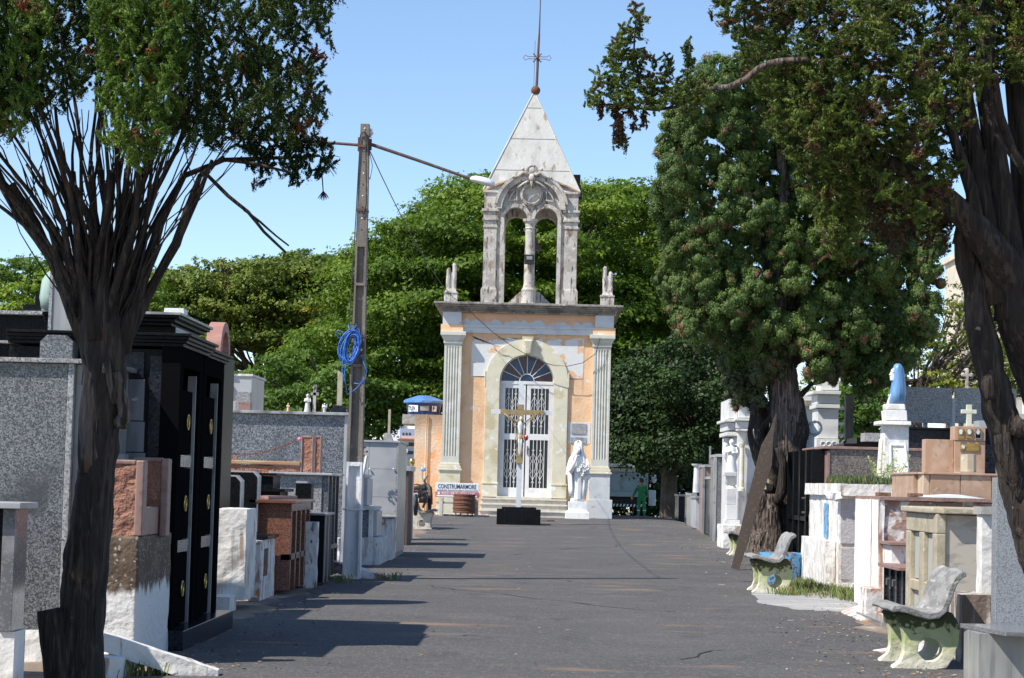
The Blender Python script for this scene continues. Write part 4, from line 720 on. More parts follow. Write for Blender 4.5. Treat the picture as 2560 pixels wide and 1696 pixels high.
# L15 grey speckled tomb with slab
Y0 = 28.9; x0, x1, z0, z1 = px(690, 822, 1188, None, Y0)
t = thing('tomb', 'light speckled granite tomb with dark side doors right behind the red granite tomb', 'tomb', (x1, Y0, 0), 'tombs beside the avenue')
B('tomb_body', 'granite_light', t, x0, x1-.1, Y0+.08, Y0+1.7, .05, z1, bevel=.004); B('slab', 'polished_light', t, x0-.1, x1+.05, Y0, Y0+1.8, z1+.002, z1+.035, bevel=.006)
m = M()
for k in range(4): m.box(x1-.1, x1-.01, Y0+.1+k*.5, Y0+.17+k*.5, .05, z1-.002)
m.box(x1-.1, x1-.012, Y0+.1, Y0+1.67, .44, .5); m.build('door_frame', 'granite_grey', t)
for k in range(3): B('niche_door', 'granite_black', t, x1-.09, x1-.05, Y0+.18+k*.5, Y0+.58+k*.5, .06, z1-.05)
Y0 = 27.9; x0, x1, z0, z1 = px(772, 812, 1284, None, Y0); t = thing('tomb', 'small grey tomb with dark glass panes and a rubble corner, near the pole', 'tomb', (x1, Y0, 0), 'tombs beside the avenue')
B('tomb_body', 'granite_black', t, x0-.1, x1, Y0, Y0+1.0, .05, z1-.03, bevel=.004); B('slab', 'polished_grey', t, x0-.1, x1+.03, Y0-.03, Y0+1.05, z1-.027, z1+.003, bevel=.005)
m = M(); m.box(x1-.03, x1+.012, Y0+.02, Y0+.08, .05, z1-.03); m.box(x1-.03, x1+.012, Y0+.46, Y0+.52, .05, z1-.03); m.build('door_frame', 'polished_grey', t)
x0, x1, z0, z1 = px(772, 792, 1325, None, 27.5); tag(B('rubble_post', 'white_worn', None, x0-.03, x1+.02, 27.4, 27.6, -.03, z1+.1, rough=.02), 'broken whitewashed rubble pier just left of the slanted beam', 'pier')
x0, x1, z0, z1 = px(829, 848, 1345, None, 32.6); tag(B('rubble_post', 'white_worn', None, x0, x1, 32.6, 32.9, -.03, z1, rough=.02), 'small whitewashed rubble stub between the grey tomb and the pole', 'pier')
# L17 power pole
bx, by, _ = G(879, 1449); t = thing('power_pole', 'square ribbed concrete power pole with a whitewashed foot and blue cable coil', 'power pole', (bx, by, 0))
ztop = fz(900, 312, by); pxx = lambda z: bx+.0*z
def tapered_H(m, z0, z1, w0, w1, d0, d1, flange=.2, web=.45):
    for (a, b) in ((-1, -1+2*flange), (1-2*flange, 1)): m.hexa([(bx+a*w0, by-d0, z0), (bx+b*w0, by-d0, z0), (bx+b*w0, by+d0, z0), (bx+a*w0, by+d0, z0)], [(bx+a*w1, by-d1, z1), (bx+b*w1, by-d1, z1), (bx+b*w1, by+d1, z1), (bx+a*w1, by+d1, z1)])
    a, b = -1+2*flange, 1-2*flange; m.hexa([(bx+a*w0, by-d0*web, z0), (bx+b*w0, by-d0*web, z0), (bx+b*w0, by+d0*web, z0), (bx+a*w0, by+d0*web, z0)], [(bx+a*w1, by-d1*web, z1), (bx+b*w1, by-d1*web, z1), (bx+b*w1, by+d1*web, z1), (bx+a*w1, by+d1*web, z1)])
W = lambda z: .128-(.128-.062)*z/ztop
m = M(); zb = fz(880, 1157, by); tapered_H(m, -.05, zb, W(0), W(zb), .13, .12, .14)
m.box(bx-W(0), bx+W(0), by-.131, by+.10, -.05, .04); m.box(bx-W(zb)-.002, bx+W(zb)+.002, by-.122, by+.1, zb-.05, zb+.01); m.build('whitewashed_foot', 'pole_white', t, rough=.004, sub=.2)
zm = fz(880, 610, by); m = M(); tapered_H(m, zb+.012, zm, W(zb), W(zm), .12, .1, .16)
for yy in (712, 915): zz = fz(890, yy, by); m.box(bx-W(zz)+.01, bx+W(zz)-.01, by-.108, by+.1, zz-.02, zz+.02)
m.box(bx-W(zm), bx+W(zm), by-.101, by+.1, zm-.05, zm+.04); m.build('shaft', 'pole', t, rough=.003, sub=.25)
m = M(); m.hexa([(bx-W(zm), by-.1, zm+.04), (bx+W(zm), by-.1, zm+.04), (bx+W(zm), by+.1, zm+.04), (bx-W(zm), by+.1, zm+.04)], [(bx-.062, by-.08, ztop), (bx+.062, by-.08, ztop), (bx+.062, by+.08, ztop), (bx-.062, by+.08, ztop)]); m.build('upper_shaft', 'pole', t, rough=.003, sub=.25)
for k in range(10):
    z = zm+.2+k*.165; m = M(); m.tube([(bx, by-.103+.002*k, z), (bx, by-.09, z)], .011, 8); m.build('bolt_hole', 'ink_white' if k % 2 else 'ink', t)
m = M(); zr = fz(880, 1274, by); m.tube([(bx-W(0)-.012, by-.14, zr+.005), (bx, by-.143, zr-.006), (bx+W(0)+.012, by-.14, zr+.005), (bx+W(0)+.012, by+.13, zr), (bx-W(0)-.012, by+.13, zr), (bx-W(0)-.012, by-.14, zr+.005)], .012, 6); m.build('wire_band', 'pole_white', t)
for yy, e in ((368, .012), (527, .006), (842, .008)):
    zz = fz(893, yy, by); w_ = W(zz)+e; m = M(); m.box(bx-w_, bx+w_, by-.115, by+.11, zz-.018, zz+.018); m.build('clamp', 'rust_dark', t)
za = fz(905, 358, by); m = M(); m.box(bx+.07, bx+.10, by-.03, by+.03, za-.1, za+.06); m.box(bx-.10, bx-.07, by-.03, by+.03, za-.12, za+.08); m.build('bracket', 'rust', t)
lx, lz = fx(1178, 448, by), fz(1178, 448, by)
m = M(); m.tube([(bx+.1, by, za-.02), ((bx+lx)/2, by-.0, (za+lz)/2+.01), (lx, by, lz)], [.026, .024, .022], 8); m.build('lamp_arm', 'rust_dark', t)
lamp = M(); ang = -.25
for i in range(1):
    secs = []; 
    for (s_, r1, r2) in ((0, .02, .02), (.02, .05, .05), (.08, .085, .075), (.2, .1, .085), (.30, .095, .08), (.36, .06, .05), (.375, .02, .02)): secs.append((s_, r1, r2))
    v = []; nn = 16
    for s_, r1, r2 in secs:
        for j in range(nn):
            a_ = 2*PI*j/nn; dz = math.sin(a_); dz = dz*r2 if dz > 0 else dz*r2*.35
            v.append((lx-.02+s_*math.cos(ang)-dz*math.sin(ang), by+math.cos(a_)*r1, lz+s_*math.sin(ang)+dz*math.cos(ang)))
    lamp.add(v, [(i*nn+j, i*nn+(j+1) % nn, (i+1)*nn+(j+1) % nn, (i+1)*nn+j) for i in range(len(secs)-1) for j in range(nn)]+[tuple(range(nn)), tuple(range((len(secs)-1)*nn, len(secs)*nn))])
lamp.build('lamp_head', 'lamp_white', t, smooth=True)
m = M(); xx, zz = fx(560, 345, by), fz(560, 345, by); m.tube([(bx-.1, by, za-.03), (fx(790, 355, by), by, fz(790, 355, by)), (xx, by, zz)], [.022, .02, .018], 8); m.build('side_arm', 'rust_dark', t)
m = M(); ix, iz = fx(926, 335, by), fz(926, 335, by); m.tube([(bx+.1, by, iz-.05), (ix, by, iz-.05), (ix, by, iz)], .008, 5); m.build('insulator_pin', 'rust_dark', t); m = M(); m.lathe([(.02, -.03), (.045, 0), (.045, .02), (.028, .03), (.032, .06), (.015, .075)], (ix, by, iz)); m.build('insulator', 'porcelain', t)
# cable runs
m = M(); m.tube([(bx-W(1)-.02, by-.12, 3.5), (bx-W(3)-.018, by-.11, 4.3), (bx-.09, by-.1, 5.2), (bx-.06, by-.1, za+.1), (bx-.02, by-.11, za+.14)], .008, 5); m.tube([(bx+.02, by-.11, za+.1), (bx+.04, by-.12, za-.4), (bx+.06, by-.12, za-.9), (bx+.01, by-.11, za-1.1)], .009, 5); m.tube([(bx+.07, by-.1, za-.1), (bx+.13, by-.1, za-.35), (bx+.10, by-.1, za-.55), (bx+.08, by-.1, za-.5)], .005, 5); m.tube([(bx, by-.11, za+.15), (bx+.05, by-.12, za+.02), (bx+.07, by-.11, za-.2)], .018, 6); m.build('cable_run', 'cable_black', t)
m = M(); P0 = Vector((bx+.08, by-.05, za-.12)); P1 = Vector((U(-2.15), YW-.5, 7.5)); m.tube([P0.lerp(P1, s_)-Vector((0, 0, .9*s_*(1-s_)*2)) for s_ in [i/20 for i in range(21)]], .008, 5); tag(m.build('power_line', 'cable_black'), 'thin service cable running from the pole top to the chapel cornice', 'cable')
coil = M(); rng = random.Random(5); cz = fz(880, 872, by); cx0 = fx(881, 872, by)
for k in range(15):
    a_, b_ = .115+rng.uniform(-.035, .035), .215+rng.uniform(-.04, .025); ox, oz = rng.uniform(-.05, .03), rng.uniform(-.015, .03); oy = by-.17-rng.uniform(0, .05); ph = rng.uniform(0, 6)
    coil.tube([(cx0+ox+a_*math.cos(q)*(1+.05*math.sin(3*q+ph))+.03*math.sin(q), oy-.02*math.cos(q+ph), cz+oz+b_*math.sin(q)) for q in [2*PI*i/28 for i in range(29)]], .0075, 5)
for (pts) in ([(865, 838), (848, 828), (842, 838), (850, 848), (868, 842), (884, 826)], [(878, 830), (886, 822), (900, 825), (905, 845), (880, 838)], [(862, 880), (858, 930), (866, 955), (872, 990), (882, 980)], [(872, 840), (878, 880), (864, 930), (868, 970)], [(905, 890), (920, 930), (915, 950), (895, 972), (878, 985)], [(888, 960), (900, 962), (912, 950)]):
    coil.tube([(fx(x, y, by), by-.19, fz(x, y, by)) for x, y in pts], .0065, 5)
coil.tube([(cx0-.05, by-.2, cz+.32), (cx0-.01, by-.2, cz+.2), (cx0+.05, by-.2, cz+.3), (cx0+.06, by-.14, cz+.34), (cx0-.05, by-.14, cz+.34), (cx0-.05, by-.2, cz+.32)], .01, 5)
tag(coil.build('cable_coil', 'cable_blue', smooth=True), 'coil of bright blue cable tied around the power pole', 'cable coil')
# L18 tombs past the pole
Y0 = 38.5; x0, x1, z0, z1 = px(880, 996, 1106, None, Y0)
t = thing('mausoleum', 'tall pale grey panelled tomb block just right of the power pole', 'mausoleum', (x1, Y0, 0), 'mausoleums beside the avenue')
zz = [fz(950, v, Y0) for v in (1285, 1243, 1173, 1104)]
B('core', 'concrete', t, x0-.8, x1-.005, Y0+.03, Y0+2.3, -.05, z1-.01)
for k, (a_, b_) in enumerate(zip(zz[:-1], zz[1:])):
    for (xa_, xb_) in ((x0-.8, fx(921, 1200, Y0)-.004), (fx(921, 1200, Y0)+.002, x1-.03)): B('cladding_panel', 'polished_light', t, xa_, xb_, Y0, Y0+.029, a_+.003, b_-.003, bevel=.002)
B('corner_strip', 'granite_pale', t, x1-.029, x1+.01, Y0-.01, Y0+2.3, .1, z1-.002); B('top_slab', 'polished_light', t, x0-.8, x1+.04, Y0-.04, Y0+2.34, z1, z1+.035, bevel=.004); B('foot', 'bench_cream', t, x0-.3, x1-.0, Y0-.012, Y0+.028, 0, zz[0]-.004)
m = M()
for xx in (924, 984): q = At(xx, 1173, Y0-.03); m.ball(q, .02, 8, 6)
m.build('hinge_knob', 'metal_white', t)
Y0 = 35.2
for (xl, xr, yt, yb, ya, lab) in ((885, 912, 1186, 1268, 35.8, 'upper grey tomb drawer block with a white frame, stacked beside the pole'), (885, 936, 1268, 1345, 35.2, 'lower grey tomb drawer block with a white frame, beside the pole')):
    x0, x1, z0, z1 = px(xl, xr, yt, yb, ya); t = thing('tomb', lab, 'tomb', (x1, ya, 0), 'tombs beside the avenue')
    B('tomb_body', 'granite_blue', t, x0-.3, x1-.1, ya+.02, ya+1.5, z0, z1-.05, bevel=.003)
    m = M(); m.box(x0-.3, x1, ya-.02, ya+1.5, z1-.048, z1); m.box(x1-.098, x1-.03, ya-.015, ya+1.5, z0, z1-.05); m.build('white_frame', 'white_paint', t, bevel=.004)
    B('drawer_front', 'polished_light', t, x1-.03, x1+.03, ya+.15, ya+1.3, z0+.03, z1-.07, bevel=.004)
x0, x1, z0, z1 = px(885, 950, 1345, None, 35.0); tag(B('plinth', 'white_worn', None, x0-.3, x1, 34.9, 36.9, -.04, z1, rough=.012), 'whitewashed plinth below the grey tomb drawers past the pole', 'plinth')
x0, x1, z0, z1 = px(945, 976, 1298, None, 37.2); tag(B('stub_wall', 'white_worn', None, x0, x1+.03, 37.2, 38.3, -.04, z1, rough=.01), 'low worn white block in front of the pale panelled tomb', 'block')
tag(B('cap_stone', 'polished_grey', None, x0-.1, x1+.08, 37.15, 38.35, z1+.012, z1+.04), 'thin cap stone on the low worn white block', 'slab')
m = M(); q = At(904, 1132, 38.2)
for k in range(14): a_ = k*.9; m.tube([q, (q[0]+.1*math.cos(a_), q[1]-.05, q[2]+.1*math.sin(a_)+.02)], [.012, .004], 4); m.ball((q[0]+.1*math.cos(a_), q[1]-.05, q[2]+.1*math.sin(a_)+.02), .022, 6, 4)
tag(m.build('dried_flowers', 'rust'), 'dried brown flowers sticking out right behind the pole', 'flowers')
m = M(); a_, b_ = At(903, 1215, 38.1), At(917, 1140, 38.1); m.tube([a_, b_], .03, 4); tag(m.build('leaning_board', 'white_paint'), 'narrow board leaning against the pale panelled tomb', 'board')
Y0 = 46.; x0, x1, z0, z1 = px(996, 1016, 1178, None, Y0)
t = thing('tomb', 'dark granite tomb with tall brown-framed door, left of the parked motorcycle', 'tomb', (x1, Y0, 0), 'tombs beside the avenue')
B('tomb_body', 'granite_blue', t, x0-.6, x1, Y0+.03, Y0+1.6, -.05, z1, bevel=.004); B('door_frame', 'rust_dark', t, x1+.002, x1+.05, Y0, Y0+1.6, 0, z1-.003); B('top_slab', 'polished_light', t, x0-.6, x1+.1, Y0-.05, Y0+1.7, z1+.002, z1+.1, bevel=.005); B('lower_door', 'granite_black', t, x0-.6, x1-.02, Y0, Y0+.028, 0, .55)
# statue + gold urn on a slab
t = thing('grave', 'small grave with a pale slab between the panelled tomb and the orange annex', 'grave', (fx(1020, 1160, 50), 50, 0))
x0, x1, z0, z1 = px(1003, 1033, 1166, 1172, 50.); B('slab', 'polished_light', t, x0, x1, 50, 51, z0, z1); B('grave_body', 'granite_grey', t, x0-.05, x1-.03, 50.1, 51, -.03, z0-.003)
m = M(); q = At(1012, 1165, 50.2); z = q[2]; m.loft([(z, q[0], q[1], .05, .05), (z+.15, q[0]+.01, q[1], .045, .045), (z+.25, q[0]-.01, q[1], .055, .04), (z+.33, q[0], q[1], .02, .02), (z+.37, q[0]+.01, q[1], .03, .03), (z+.42, q[0]+.01, q[1], .01, .01)], 12); m.tube([(q[0], q[1], z+.28), (q[0]+.06, q[1]-.03, z+.33), (q[0]+.04, q[1]-.03, z+.41)], [.016, .014, .01], 6); tag(m.build('statue', 'statue_white', smooth=True), 'tiny white figure statue beside the gold urn', 'statue')
m = M(); q = At(1029, 1163, 50.1); m.lathe([(.03, 0), (.04, .02), (.06, .06), (.075, .12), (.06, .17), (.03, .19)], (q[0]+.01, q[1], q[2]-.03)); tag(m.build('urn', 'brass', smooth=True), 'round golden urn next to the tiny white figure', 'urn')
# background bits above the long wall
t = thing('mausoleum', 'small white and peach mausoleum beyond the long blue-grey wall', 'mausoleum', (fx(600, 1000, 44), 44, 0), 'mausoleums beside the avenue')
x0, x1, z0, z1 = px(559, 628, 941, 1040, 44.); xm = fx(583, 1000, 44)
B('side_wall', 'peach', t, x0-.15, x0+.11, 44.05, 46, 0, z1-.2); B('side_upper', 'granite_pale', t, x0-.15, xm, 44.04, 46, z1-.45, z1); B('front_wall', 'polished_light', t, xm+.003, x1, 44., 46, 0, z1-.003); B('roof_slab', 'white_paint', t, x0-.18, x1+.03, 43.97, 46.1, z1, z1+.05, bevel=.006)
a0, a1, b0, b1 = px(588, 625, 980, 1040, 43.9); B('niche', 'granite_light', t, a0, a1, 43.93, 43.998, 0, b1); a0, a1, b0, b1 = px(600, 628, 1007, 1040, 43.8); B('niche_block', 'red_smooth', t, a0, a1, 43.6, 43.92, 0, b1)
m = M()
for yy in (915, 925, 960, 970): q = px(559, 583, yy, yy+4, 43.9); m.box(q[0], q[1]-.03, 43.9, 44.03, q[2], q[3])
m.build('moulding', 'peach', t)
t = thing('stele', 'tall narrow plank-like stone stele on a chamfered base left of the pole', 'stele', (fx(850, 1000, 40), 40, 0)); 
x0, x1, z0, z1 = px(843, 855, 926, 1020, 40.); m = M(); m.prism([(x0, z0), (x0, z1), (x1, z1-.06), (x1, z0)], 'y', 40, 40.15); m.build('shaft', 'beige_stone', t); x0, x1, z0, z1 = px(828, 866, 1014, 1036, 39.95); m = M(); m.prism([(x0, z0-.6), (x0, z1-.06), (x0+.06, z1), (x1-.06, z1), (x1, z1-.06), (x1, z0-.6)], 'y', 39.95, 40.2); m.build('base', 'granite_navy', t, bevel=.005)
for (xx, yt, lab) in ((785, 962, 'tiny stone cross with trefoil top above the long wall'), ):
    q = At(xx, 1032, 42); h = fz(xx, yt, 42)-q[2]; m = M(); m.box(q[0]-.03, q[0]+.03, 42, 42.06, q[2]-.5, q[2]+h); m.box(q[0]-.08, q[0]+.08, 42, 42.06, q[2]+h*.62, q[2]+h*.72); m.ball((q[0], 42.03, q[2]+h*.9), .045, 8, 6); tag(m.build('stone_cross', 'belfry'), lab, 'cross')
def angel(px_, yb, yt, Y, lab, mat='marble_white', wing=True):
    q = At(px_, yb, Y); h = fz(px_, yt, Y)-q[2]; x, z = q[0], q[2]; m = M()
    m.loft([(z-.3, x, Y, .16*h, .14*h), (z+.05*h, x, Y, .17*h, .14*h), (z+.4*h, x, Y, .12*h, .1*h), (z+.6*h, x+.01*h, Y, .11*h, .09*h), (z+.74*h, x, Y, .14*h, .09*h), (z+.80*h, x, Y, .05*h, .05*h), (z+.83*h, x, Y, .05*h, .05*h), (z+.88*h, x, Y-.01*h, .075*h, .08*h), (z+.94*h, x, Y-.01*h, .075*h, .08*h), (z+h, x, Y, .02*h, .02*h)], 14, fn=lambda a, k: 1+(.07*math.cos(7*a) if k < 4 else 0))
    m.tube([(x-.12*h, Y, z+.74*h), (x-.16*h, Y-.06*h, z+.6*h), (x-.02*h, Y-.14*h, z+.62*h)], [.045*h, .04*h, .03*h], 7); m.tube([(x+.12*h, Y, z+.74*h), (x+.17*h, Y-.05*h, z+.58*h), (x+.03*h, Y-.14*h, z+.58*h)], [.045*h, .04*h, .03*h], 7)
    if wing:
        for s in (-1, 1): m.tube([(x+s*.05*h, Y+.1*h, z+.76*h), (x+s*.17*h, Y+.13*h, z+.86*h), (x+s*.2*h, Y+.13*h, z+.6*h), (x+s*.12*h, Y+.1*h, z+.3*h)], [.04*h, .07*h, .07*h, .02*h], 7)
    return tag(m.build('statue', mat, smooth=True), lab, 'statue')
angel(768, 1032, 985, 42., 'small white angel statue left of the tiny stone cross', wing=False)
angel(811, 1034, 1008, 41.5, 'small kneeling white angel statue right of the tiny stone cross')
angel(720, 1030, 1008, 43., 'smallest pale figurine far left above the long blue-grey wall', 'peach', wing=False)
t = thing('stele', 'thin pale stele on a grey base before the distant town', 'stele', (fx(972, 1080, 60), 60, 0)); x0, x1, z0, z1 = px(970, 976, 1024, 1085, 60.); B('shaft', 'beige_stone', t, x0, x1, 60, 60.1, z0, z1); x0, x1, z0, z1 = px(960, 984, 1083, 1104, 60.); m = M(); m.prism([(x0, z0-1), (x0, z1-.02), (x0+.05, z1), (x1-.1, z1), (x1, z0), (x1, z0-1)], 'y', 59.95, 60.2); m.build('base', 'concrete', t)
m = M(); q = At(550, 1518, 22.); q = G(548, 1518); m.ball((q[0]+.13, q[1]-.2, .05), (.06, .05, .035), 8, 6); tag(m.build('plastic_bag', 'foam_box', rough=.012, sub=.1), 'crumpled white plastic bag at the foot of the black mausoleum step', 'litter')

# pink brick arch niche behind the black mausoleum
t = thing('arch', 'rounded pink brick arch niche rising behind the black mausoleum roof', 'arch niche', (fx(540, 880, 23), 23, 0))
Ya = 23.; x0, x1, z0, z1 = px(515, 562, 800, 890, Ya); r = (x1-x0)*.36; X1 = x1; 
cyc = Ya+.3
A = [(Ya+.0, z0)]+[(Ya+.35+.35*math.cos(math.radians(180-a)), z1-.36+.36*math.sin(math.radians(a))) for a in range(0, 181, 12)]+[(Ya+.7, z0)]
Bq = [(Ya+.1, z0)]+[(Ya+.35+.25*math.cos(math.radians(180-a)), z1-.36+.25*math.sin(math.radians(a))) for a in range(0, 181, 12)]+[(Ya+.6, z0)]
m = M(); m.ring(A, Bq, 'x', x0, x1-.04, closed=False); m.build('arch_band', 'brick_pink', t, bevel=.004)
m = M(); m.box(x0, x0+.03, Ya+.101, Ya+.599, z0, z1-.3); m.build('back_panel', 'granite_red', t); B('support', 'granite_black', t, x0-.4, x1, Ya, Ya+.8, 0, z0-.002)

# neighbouring tomb of the row beside the cypress (just outside the picture; throws the shade on the trunk's foot)
t = thing('tomb', 'plain grey granite tomb left of the foreground cypress trunk', 'tomb', (-3.9, 10, 0), 'tombs beside the avenue'); B('tomb_body', 'granite_grey', t, -4.6, -3.2, 9.2, 11.6, -.05, 1.62, bevel=.005); B('slab', 'polished_grey', t, -4.7, -3.12, 9.1, 11.7, 1.623, 1.67, bevel=.005)
# ================================================================== RIGHT ROW
GR = 'tombs beside the avenue'
# R10 nearest grey granite tomb with ledge
Y0 = 15.6; x0 = fx(2491, 1400, Y0+.6); zt = fz(2520, 1195, Y0+.6)
t = thing('tomb', 'large polished blue-grey granite tomb with a seat-like ledge at the right frame edge', 'tomb', (x0, Y0, 0), GR)
B('tomb_body', 'polished_granite', t, x0, x0+1.6, Y0+.62, Y0+.78, .0, zt, bevel=.004) if 'polished_granite' in MT else None
x1_, xa, zb, za = px(2435, 2700, 1575, 1720, Y0); xl = fx(2437, 1600, Y0+.05); zl = fz(2450, 1566, Y0+.3)
m = M(); xl2 = fx(2432, 1566, Y0+1.1)
m.hexa([(xl+.16, Y0-.25, zl-.035), (x0+1.6, Y0-.25, zl-.035), (x0+1.6, Y0+.6, zl-.035), (xl, Y0+.6, zl-.035)], [(xl+.16, Y0-.25, zl), (x0+1.6, Y0-.25, zl), (x0+1.6, Y0+.6, zl), (xl, Y0+.6, zl)]); m.build('ledge', 'polished_dark', t, bevel=.004)
B('ledge_body', 'polished_stain', t, xl+.03, x0+1.6, Y0+.05, Y0+.6, .0, zl-.037, bevel=.003)
# R14 white capped pier and lower wall
Y0 = 18.3; x0, x1, z0, z1 = px(2449, 2494, 1268, 1475, Y0)
t = thing('pier', 'whitewashed pier with a grey capstone beside the blue-grey granite tomb', 'pier', (x0, Y0, 0))
B('pier_shaft', 'white_paint', t, x0+.02, x1, Y0, Y0+.22, z0-.6, z1-.07, rough=.006); B('capstone', 'concrete', t, x0-.0, x1+.02, Y0-.05, Y0+.28, z1-.067, z1+.0, rough=.006)
x0, x1, z0, z1 = px(2424, 2494, 1490, None, 17.7); tag(B('low_wall', 'stained_wall', None, x0, x1+.1, 18.0, 18.25, -.05, z1-.01, rough=.012), 'low whitewashed wall under the capped pier behind the nearest bench', 'wall')
x0, x1, z0, z1 = px(2392, 2404, 1482, None, 18.6); tag(B('low_wall', 'stained_wall', None, x0-.01, x1+.16, 18.32, 18.9, -.05, z1, rough=.010), 'stained low white wall standing right behind the nearest bench back', 'wall')
# R12 beige cabinet tomb
YA = 21.0; YB = 22.75
x0 = fx(2340, 1400, YA); zt = fz(2345, 1285, YA)
t = thing('tomb', 'beige stone tomb with two narrow doors and a thick overhanging slab', 'tomb', (x0, YA, 0), GR)
B('tomb_body', 'beige_vein', t, x0+.10, x0+1.6, YA+.03, YB, .0, zt-.01, bevel=.004)
m = M(); L = YB-YA
for a_, b_ in ((0, .22), (.70, .95), (L-.28, L-.02)): m.box(x0, x0+.099, YA+a_, YA+b_, -.02, zt-.20)
m.box(x0, x0+.099, YA, YB-.02, zt-.20, zt-.003); m.box(x0+.006, x0+.094, YA+.01, YB-.03, .42, .53); m.box(x0+.006, x0+.094, YA+.01, YB-.03, .02, .1); m.build('door_frame', 'beige_stone', t, bevel=.012)
for ya, yb in ((.23, .69), (.96, L-.29)):
    for za, zb in ((.54, zt-.21), (.11, .41)):
        d_ = B('niche_door', 'beige_door', t, x0+.05, x0+.09, YA+ya, YA+yb, za, zb, bevel=.004); m = M(); m.ball((x0+.04, YA+(ya+.08), (za+zb)/2+.05), .014, 8, 6); m.build('door_knob', 'rust_dark', d_)
m = M(); m.prism([(x0-.05, YB+.05), (x0-.05, YA+.15), (x0+.05, YA-.1), (x0+1.7, YA-.1), (x0+1.7, YB+.05)], 'z', zt, zt+.062); m.build('slab', 'beige_stone', t, bevel=.014)
# R13 black-door low tomb
YA = 22.95; YB = 24.25; x0 = fx(2255, 1450, YA); zt = fz(2253, 1421, YA)
t = thing('tomb', 'low dark tomb with black glass doors left of the beige stone tomb', 'tomb', (x0, YA, 0), GR)
B('tomb_body', 'granite_black', t, x0+.08, x0+1.3, YA, YB, 0, zt-.03)
for k in range(4): B('door_bar', 'granite_navy', t, x0+.01, x0+.079, YA+k*.405, YA+k*.405+.07, .0, zt-.032, bevel=.004)
for k in range(3): B('niche_door', 'dark_inside', t, x0+.04, x0+.075, YA+.075+k*.405, YA+k*.405+.4, .02, zt-.035)
m = M()
for k in (1, 2): m.tube([(x0, YA+k*.4+.02, zt-.15), (x0-.03, YA+k*.4+.02, zt-.15), (x0-.03, YA+k*.4+.02, zt-.22)], .01, 6)
m.build('handle', 'steel', t)
B('slab', 'red_smooth', t, x0-.05, x0+1.3, YA-.05, YB+.05, zt-.028, zt+.01, bevel=.004); B('front_step', 'polished_dark', t, x0-.3, x0+.0, YA-2.4, YB, -.02, .06, bevel=.004)
# small white steps behind it
x0, x1, z0, z1 = px(2222, 2268, 1355, 1390, 24.4); t = thing('grave_step', 'small white niche with a reddish cap against the brown peeling wall', 'niche', (x0, 24.4, 0)); B('cap', 'red_smooth', t, x0-.05, x1+.4, 24.1, 24.78, z1-.03, z1+.0, rough=.004); B('niche_body', 'white_paint', t, x0, x1+.4, 24.2, 24.78, .0, z1-.04, rough=.006)
# R11 white pillar and brown peeling wall tomb
YA = 24.8; YB = 26.6; x0 = fx(2205, 1350, YA); zt = fz(2250, 1243, YA)
t = thing('tomb', 'big whitewashed tomb with a brown peeling wall facing the camera, behind the beige one', 'tomb', (x0, YA, 0), GR)
B('tomb_body', 'brown_peel', t, x0+.02, x0+2.6, YA, YB-.3, .0, zt-.05, rough=.010, sub=.1); B('front_pillar', 'white_stain', t, x0-.05, x0+.019, YA-.03, YB, .05, zt-.04, rough=.007)
B('top_slab', 'brown_stain', t, x0-.04, x0+2.65, YA-.06, YB+.05, zt-.04, zt, rough=.006)
x0b, x1b, z0, z1 = px(2300, 2430, 1226, 1244, YA+.6); m = M(); m.prism([(x0b-.05, zt+.005), (x0b+.2, zt+.03), (x1b-.2, zt+.045), (x1b+.1, zt+.005)], 'y', YA+.3, YA+1.2); tag(m.build('plastic_sheet', 'foam_box'), 'pale blue sheet lying on top of the brown peeling tomb', 'sheet')
for xx in (2195, 2275): q = At(xx, 1228, YA+.5); tag(B('brick', 'soil', None, q[0], q[0]+.16, YA+.5, YA+.7, zt+.004, zt+.05, bevel=.006), 'loose dark brick on the brown peeling tomb top, left one' if xx < 2200 else 'loose brown brick on the peeling tomb top, right one below the blue-veiled bust', 'brick')
# R6 pedestal tomb with blue-veiled bust
YA = 29.5; YB = 32.8; x0 = fx(2098, 1350, YA); zt = fz(2110, 1240, YA)
t = thing('tomb', 'white tomb with grey panels carrying a planter, under the blue-veiled bust', 'tomb', (x0, YA, 0), GR)
B('tomb_body', 'white_paint', t, x0, x0+1.1, YA, YB, -.0, zt, rough=.010)
for yt, yb in ((1250, 1360), (1370, 1450)): PB('grey_panel', 'grey_render', t, 2102, 2147, yt, yb, YA-.022, YA-.002, bevel=.006)
B('side_buttress', 'white_paint', t, x0-.14, x0-.01, YA+.3, YB-.2, 0, fz(2080, 1355, YA), rough=.010); B('side_niche', 'bluepaint', t, x0-.025, x0-.012, YA+1.1, YA+1.45, .75, zt-.12)
x0p, x1p, z0, z1p = px(2072, 2292, 1212, 1245, YA-.1)
B('planter_rim', 'white_paint', t, x0-.06, x1p, YA-.12, YB+.1, zt+.003, zt+.17, rough=.008); B('corner_ball', 'statue_white', t, x0-.16, x0-.0, YA-.15, YA+.1, zt-.05, zt+.06, rough=.03)
zs = zt+.175
m = M(); rng = random.Random(3)
for k in range(1500):
    x = x0+.0+rng.random()*(.95 if k % 3 else .6); y = YA-.05+rng.random()*1.5; h = .03+rng.random()*.07; a = rng.uniform(0, 6.28); dx, dy = math.cos(a)*.03, math.sin(a)*.03; z = zs+rng.random()*.06
    m.add([(x, y, z-.03), (x+dx, y+dy, z), (x+dx*.4-dy*.6, y+dy*.4+dx*.6, z+h)], [(0, 1, 2)])
gt = m.build('ground_cover', 'leaf_ground'); tag(gt, 'low green ground cover growing in the white planter by the bust', 'plant')
m = M()
